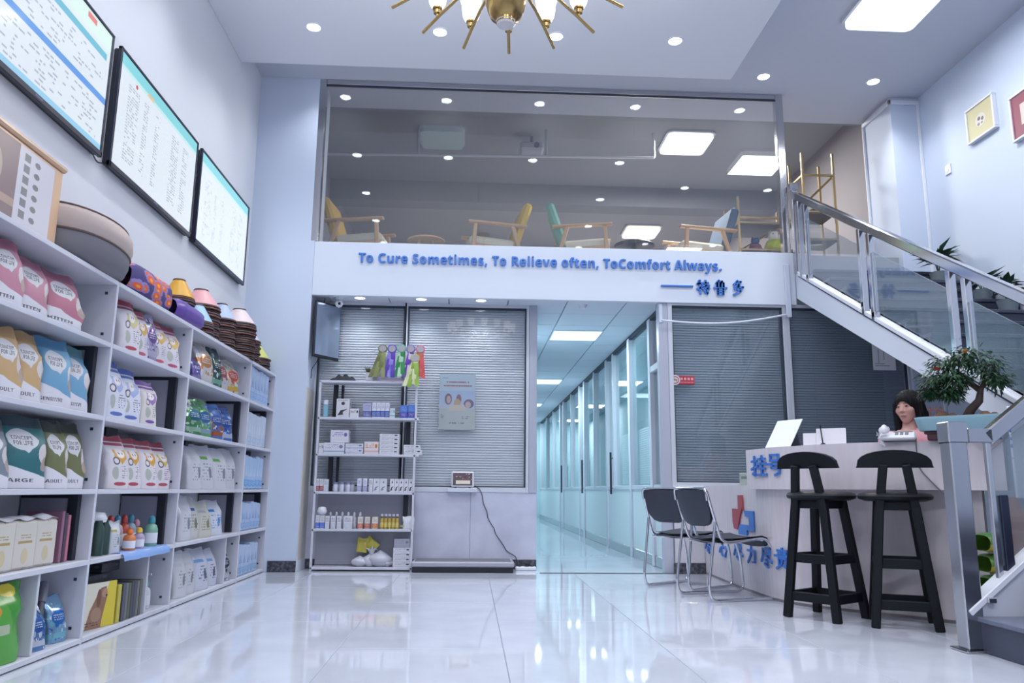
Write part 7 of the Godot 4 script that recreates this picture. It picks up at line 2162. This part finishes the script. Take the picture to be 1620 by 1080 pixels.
	# clothes
	var top := limb([[V.call(0, 0.60, -0.02), V.call(0, 0.78, 0.0), 0.148, 0.13], [V.call(0, 0.78, 0.0), V.call(0, 1.06, 0.0), 0.132, 0.125], [V.call(-0.05, 1.06, 0), V.call(-0.165, 1.085, 0), 0.085, 0.066], [V.call(0.05, 1.06, 0), V.call(0.165, 1.085, 0), 0.085, 0.066], [V.call(-0.165, 1.075, 0), V.call(-0.20, 0.85, 0.05), 0.066, 0.056], [V.call(0.165, 1.075, 0), V.call(0.20, 0.85, 0.05), 0.066, 0.056], [V.call(-0.20, 0.85, 0.05), V.call(-0.135, 0.81, 0.19), 0.055, 0.045], [V.call(0.20, 0.85, 0.05), V.call(0.135, 0.81, 0.19), 0.055, 0.045]], 0.03)
	var topcut := func(p: Vector3) -> float: return maxf(top.call(p), -cap(p, V.call(0, 1.17, 0.03), V.call(0, 1.4, 0.05), 0.06, 0.1))
	obj("pink_top", field_mesh(topcut, V.call(-0.34, 0.42, -0.24), V.call(0.34, 1.22, 0.30), 0.016), mt("d79aa6", 0.8), t)
	var col := []
	for i in 20:
		var a := TAU * i / 20.0
		col.append(V.call(cos(a) * 0.064, 1.155 - 0.025 * sin(a), 0.012 + sin(a) * 0.06))
	obj("collar", MB.new().tube(col, 0.009, 6, true), mt("e0b2b8", 0.8), t)
	var trousers := limb([[V.call(-0.08, 0.58, -0.02), V.call(-0.10, 0.58, 0.40), 0.108, 0.078], [V.call(0.08, 0.58, -0.02), V.call(0.10, 0.58, 0.40), 0.108, 0.078], [V.call(-0.10, 0.58, 0.41), V.call(-0.10, 0.145, 0.40), 0.074, 0.06], [V.call(0.10, 0.58, 0.41), V.call(0.10, 0.145, 0.40), 0.074, 0.06]], 0.03)
	obj("trousers", field_mesh(trousers, V.call(-0.26, 0.05, -0.18), V.call(0.26, 0.74, 0.54), 0.02), mt("3a3f52", 0.8), t)
	# hands resting on the desk edge, five bent fingers each
	for s: float in [-1.0, 1.0]:
		var w: Vector3 = V.call(0.11 * s, 0.80, 0.27)
		var hb := [[w, w + Vector3(-0.006 * s, -0.004, 0.045), 0.024, 0.027], [w + Vector3(-0.018 * s, 0, 0.03), w + Vector3(-0.045 * s, -0.012, 0.055), 0.013, 0.010], [w + Vector3(-0.045 * s, -0.012, 0.055), w + Vector3(-0.05 * s, -0.02, 0.08), 0.010, 0.008]]
		for fi in 4:
			var bx := (0.024 - 0.017 * fi) * s
			var ln: float = [0.036, 0.042, 0.04, 0.032][fi]
			var k0 := w + Vector3(bx, 0.004, 0.068)
			var k1 := k0 + Vector3(0, 0.0, ln)
			var k2 := k1 + Vector3(0, -ln * 0.55, ln * 0.45)
			hb.append_array([[w + Vector3(bx * 0.6, 0, 0.03), k0, 0.013, 0.0095], [k0, k1, 0.009, 0.008], [k1, k2, 0.008, 0.0068]])
		obj("hand", field_mesh(limb(hb, 0.006), w - Vector3(0.075, 0.06, 0.035), w + Vector3(0.075, 0.05, 0.16), 0.0045), skin, t)
	for s: float in [-1.0, 1.0]:
		obj("shoe", MB.new().box(V.call(0.10 * s, 0.05, 0.47), Vector3(0.085, 0.06, 0.24), 0.025), mt("2a2a34", 0.6), t)
	var ch := thing("stool", "plain dark stool under the receptionist, hidden behind the counter", "stool", Vector3(3.11, 0, -5.42), -0.95)
	obj("seat", MB.new().lathe([Vector2(0, 0.44), Vector2(0.15, 0.44), Vector2(0.17, 0.45), Vector2(0.165, 0.47), Vector2(0, 0.47)]), mt("2a2e3a", 0.6), ch)
	for k in 4:
		var a := PI / 4 + PI / 2 * k
		obj("leg", MB.new().tube([Vector3(cos(a) * 0.12, 0.445, sin(a) * 0.12), Vector3(cos(a) * 0.16, 0, sin(a) * 0.16)], 0.012, 7), M.brushed, ch)
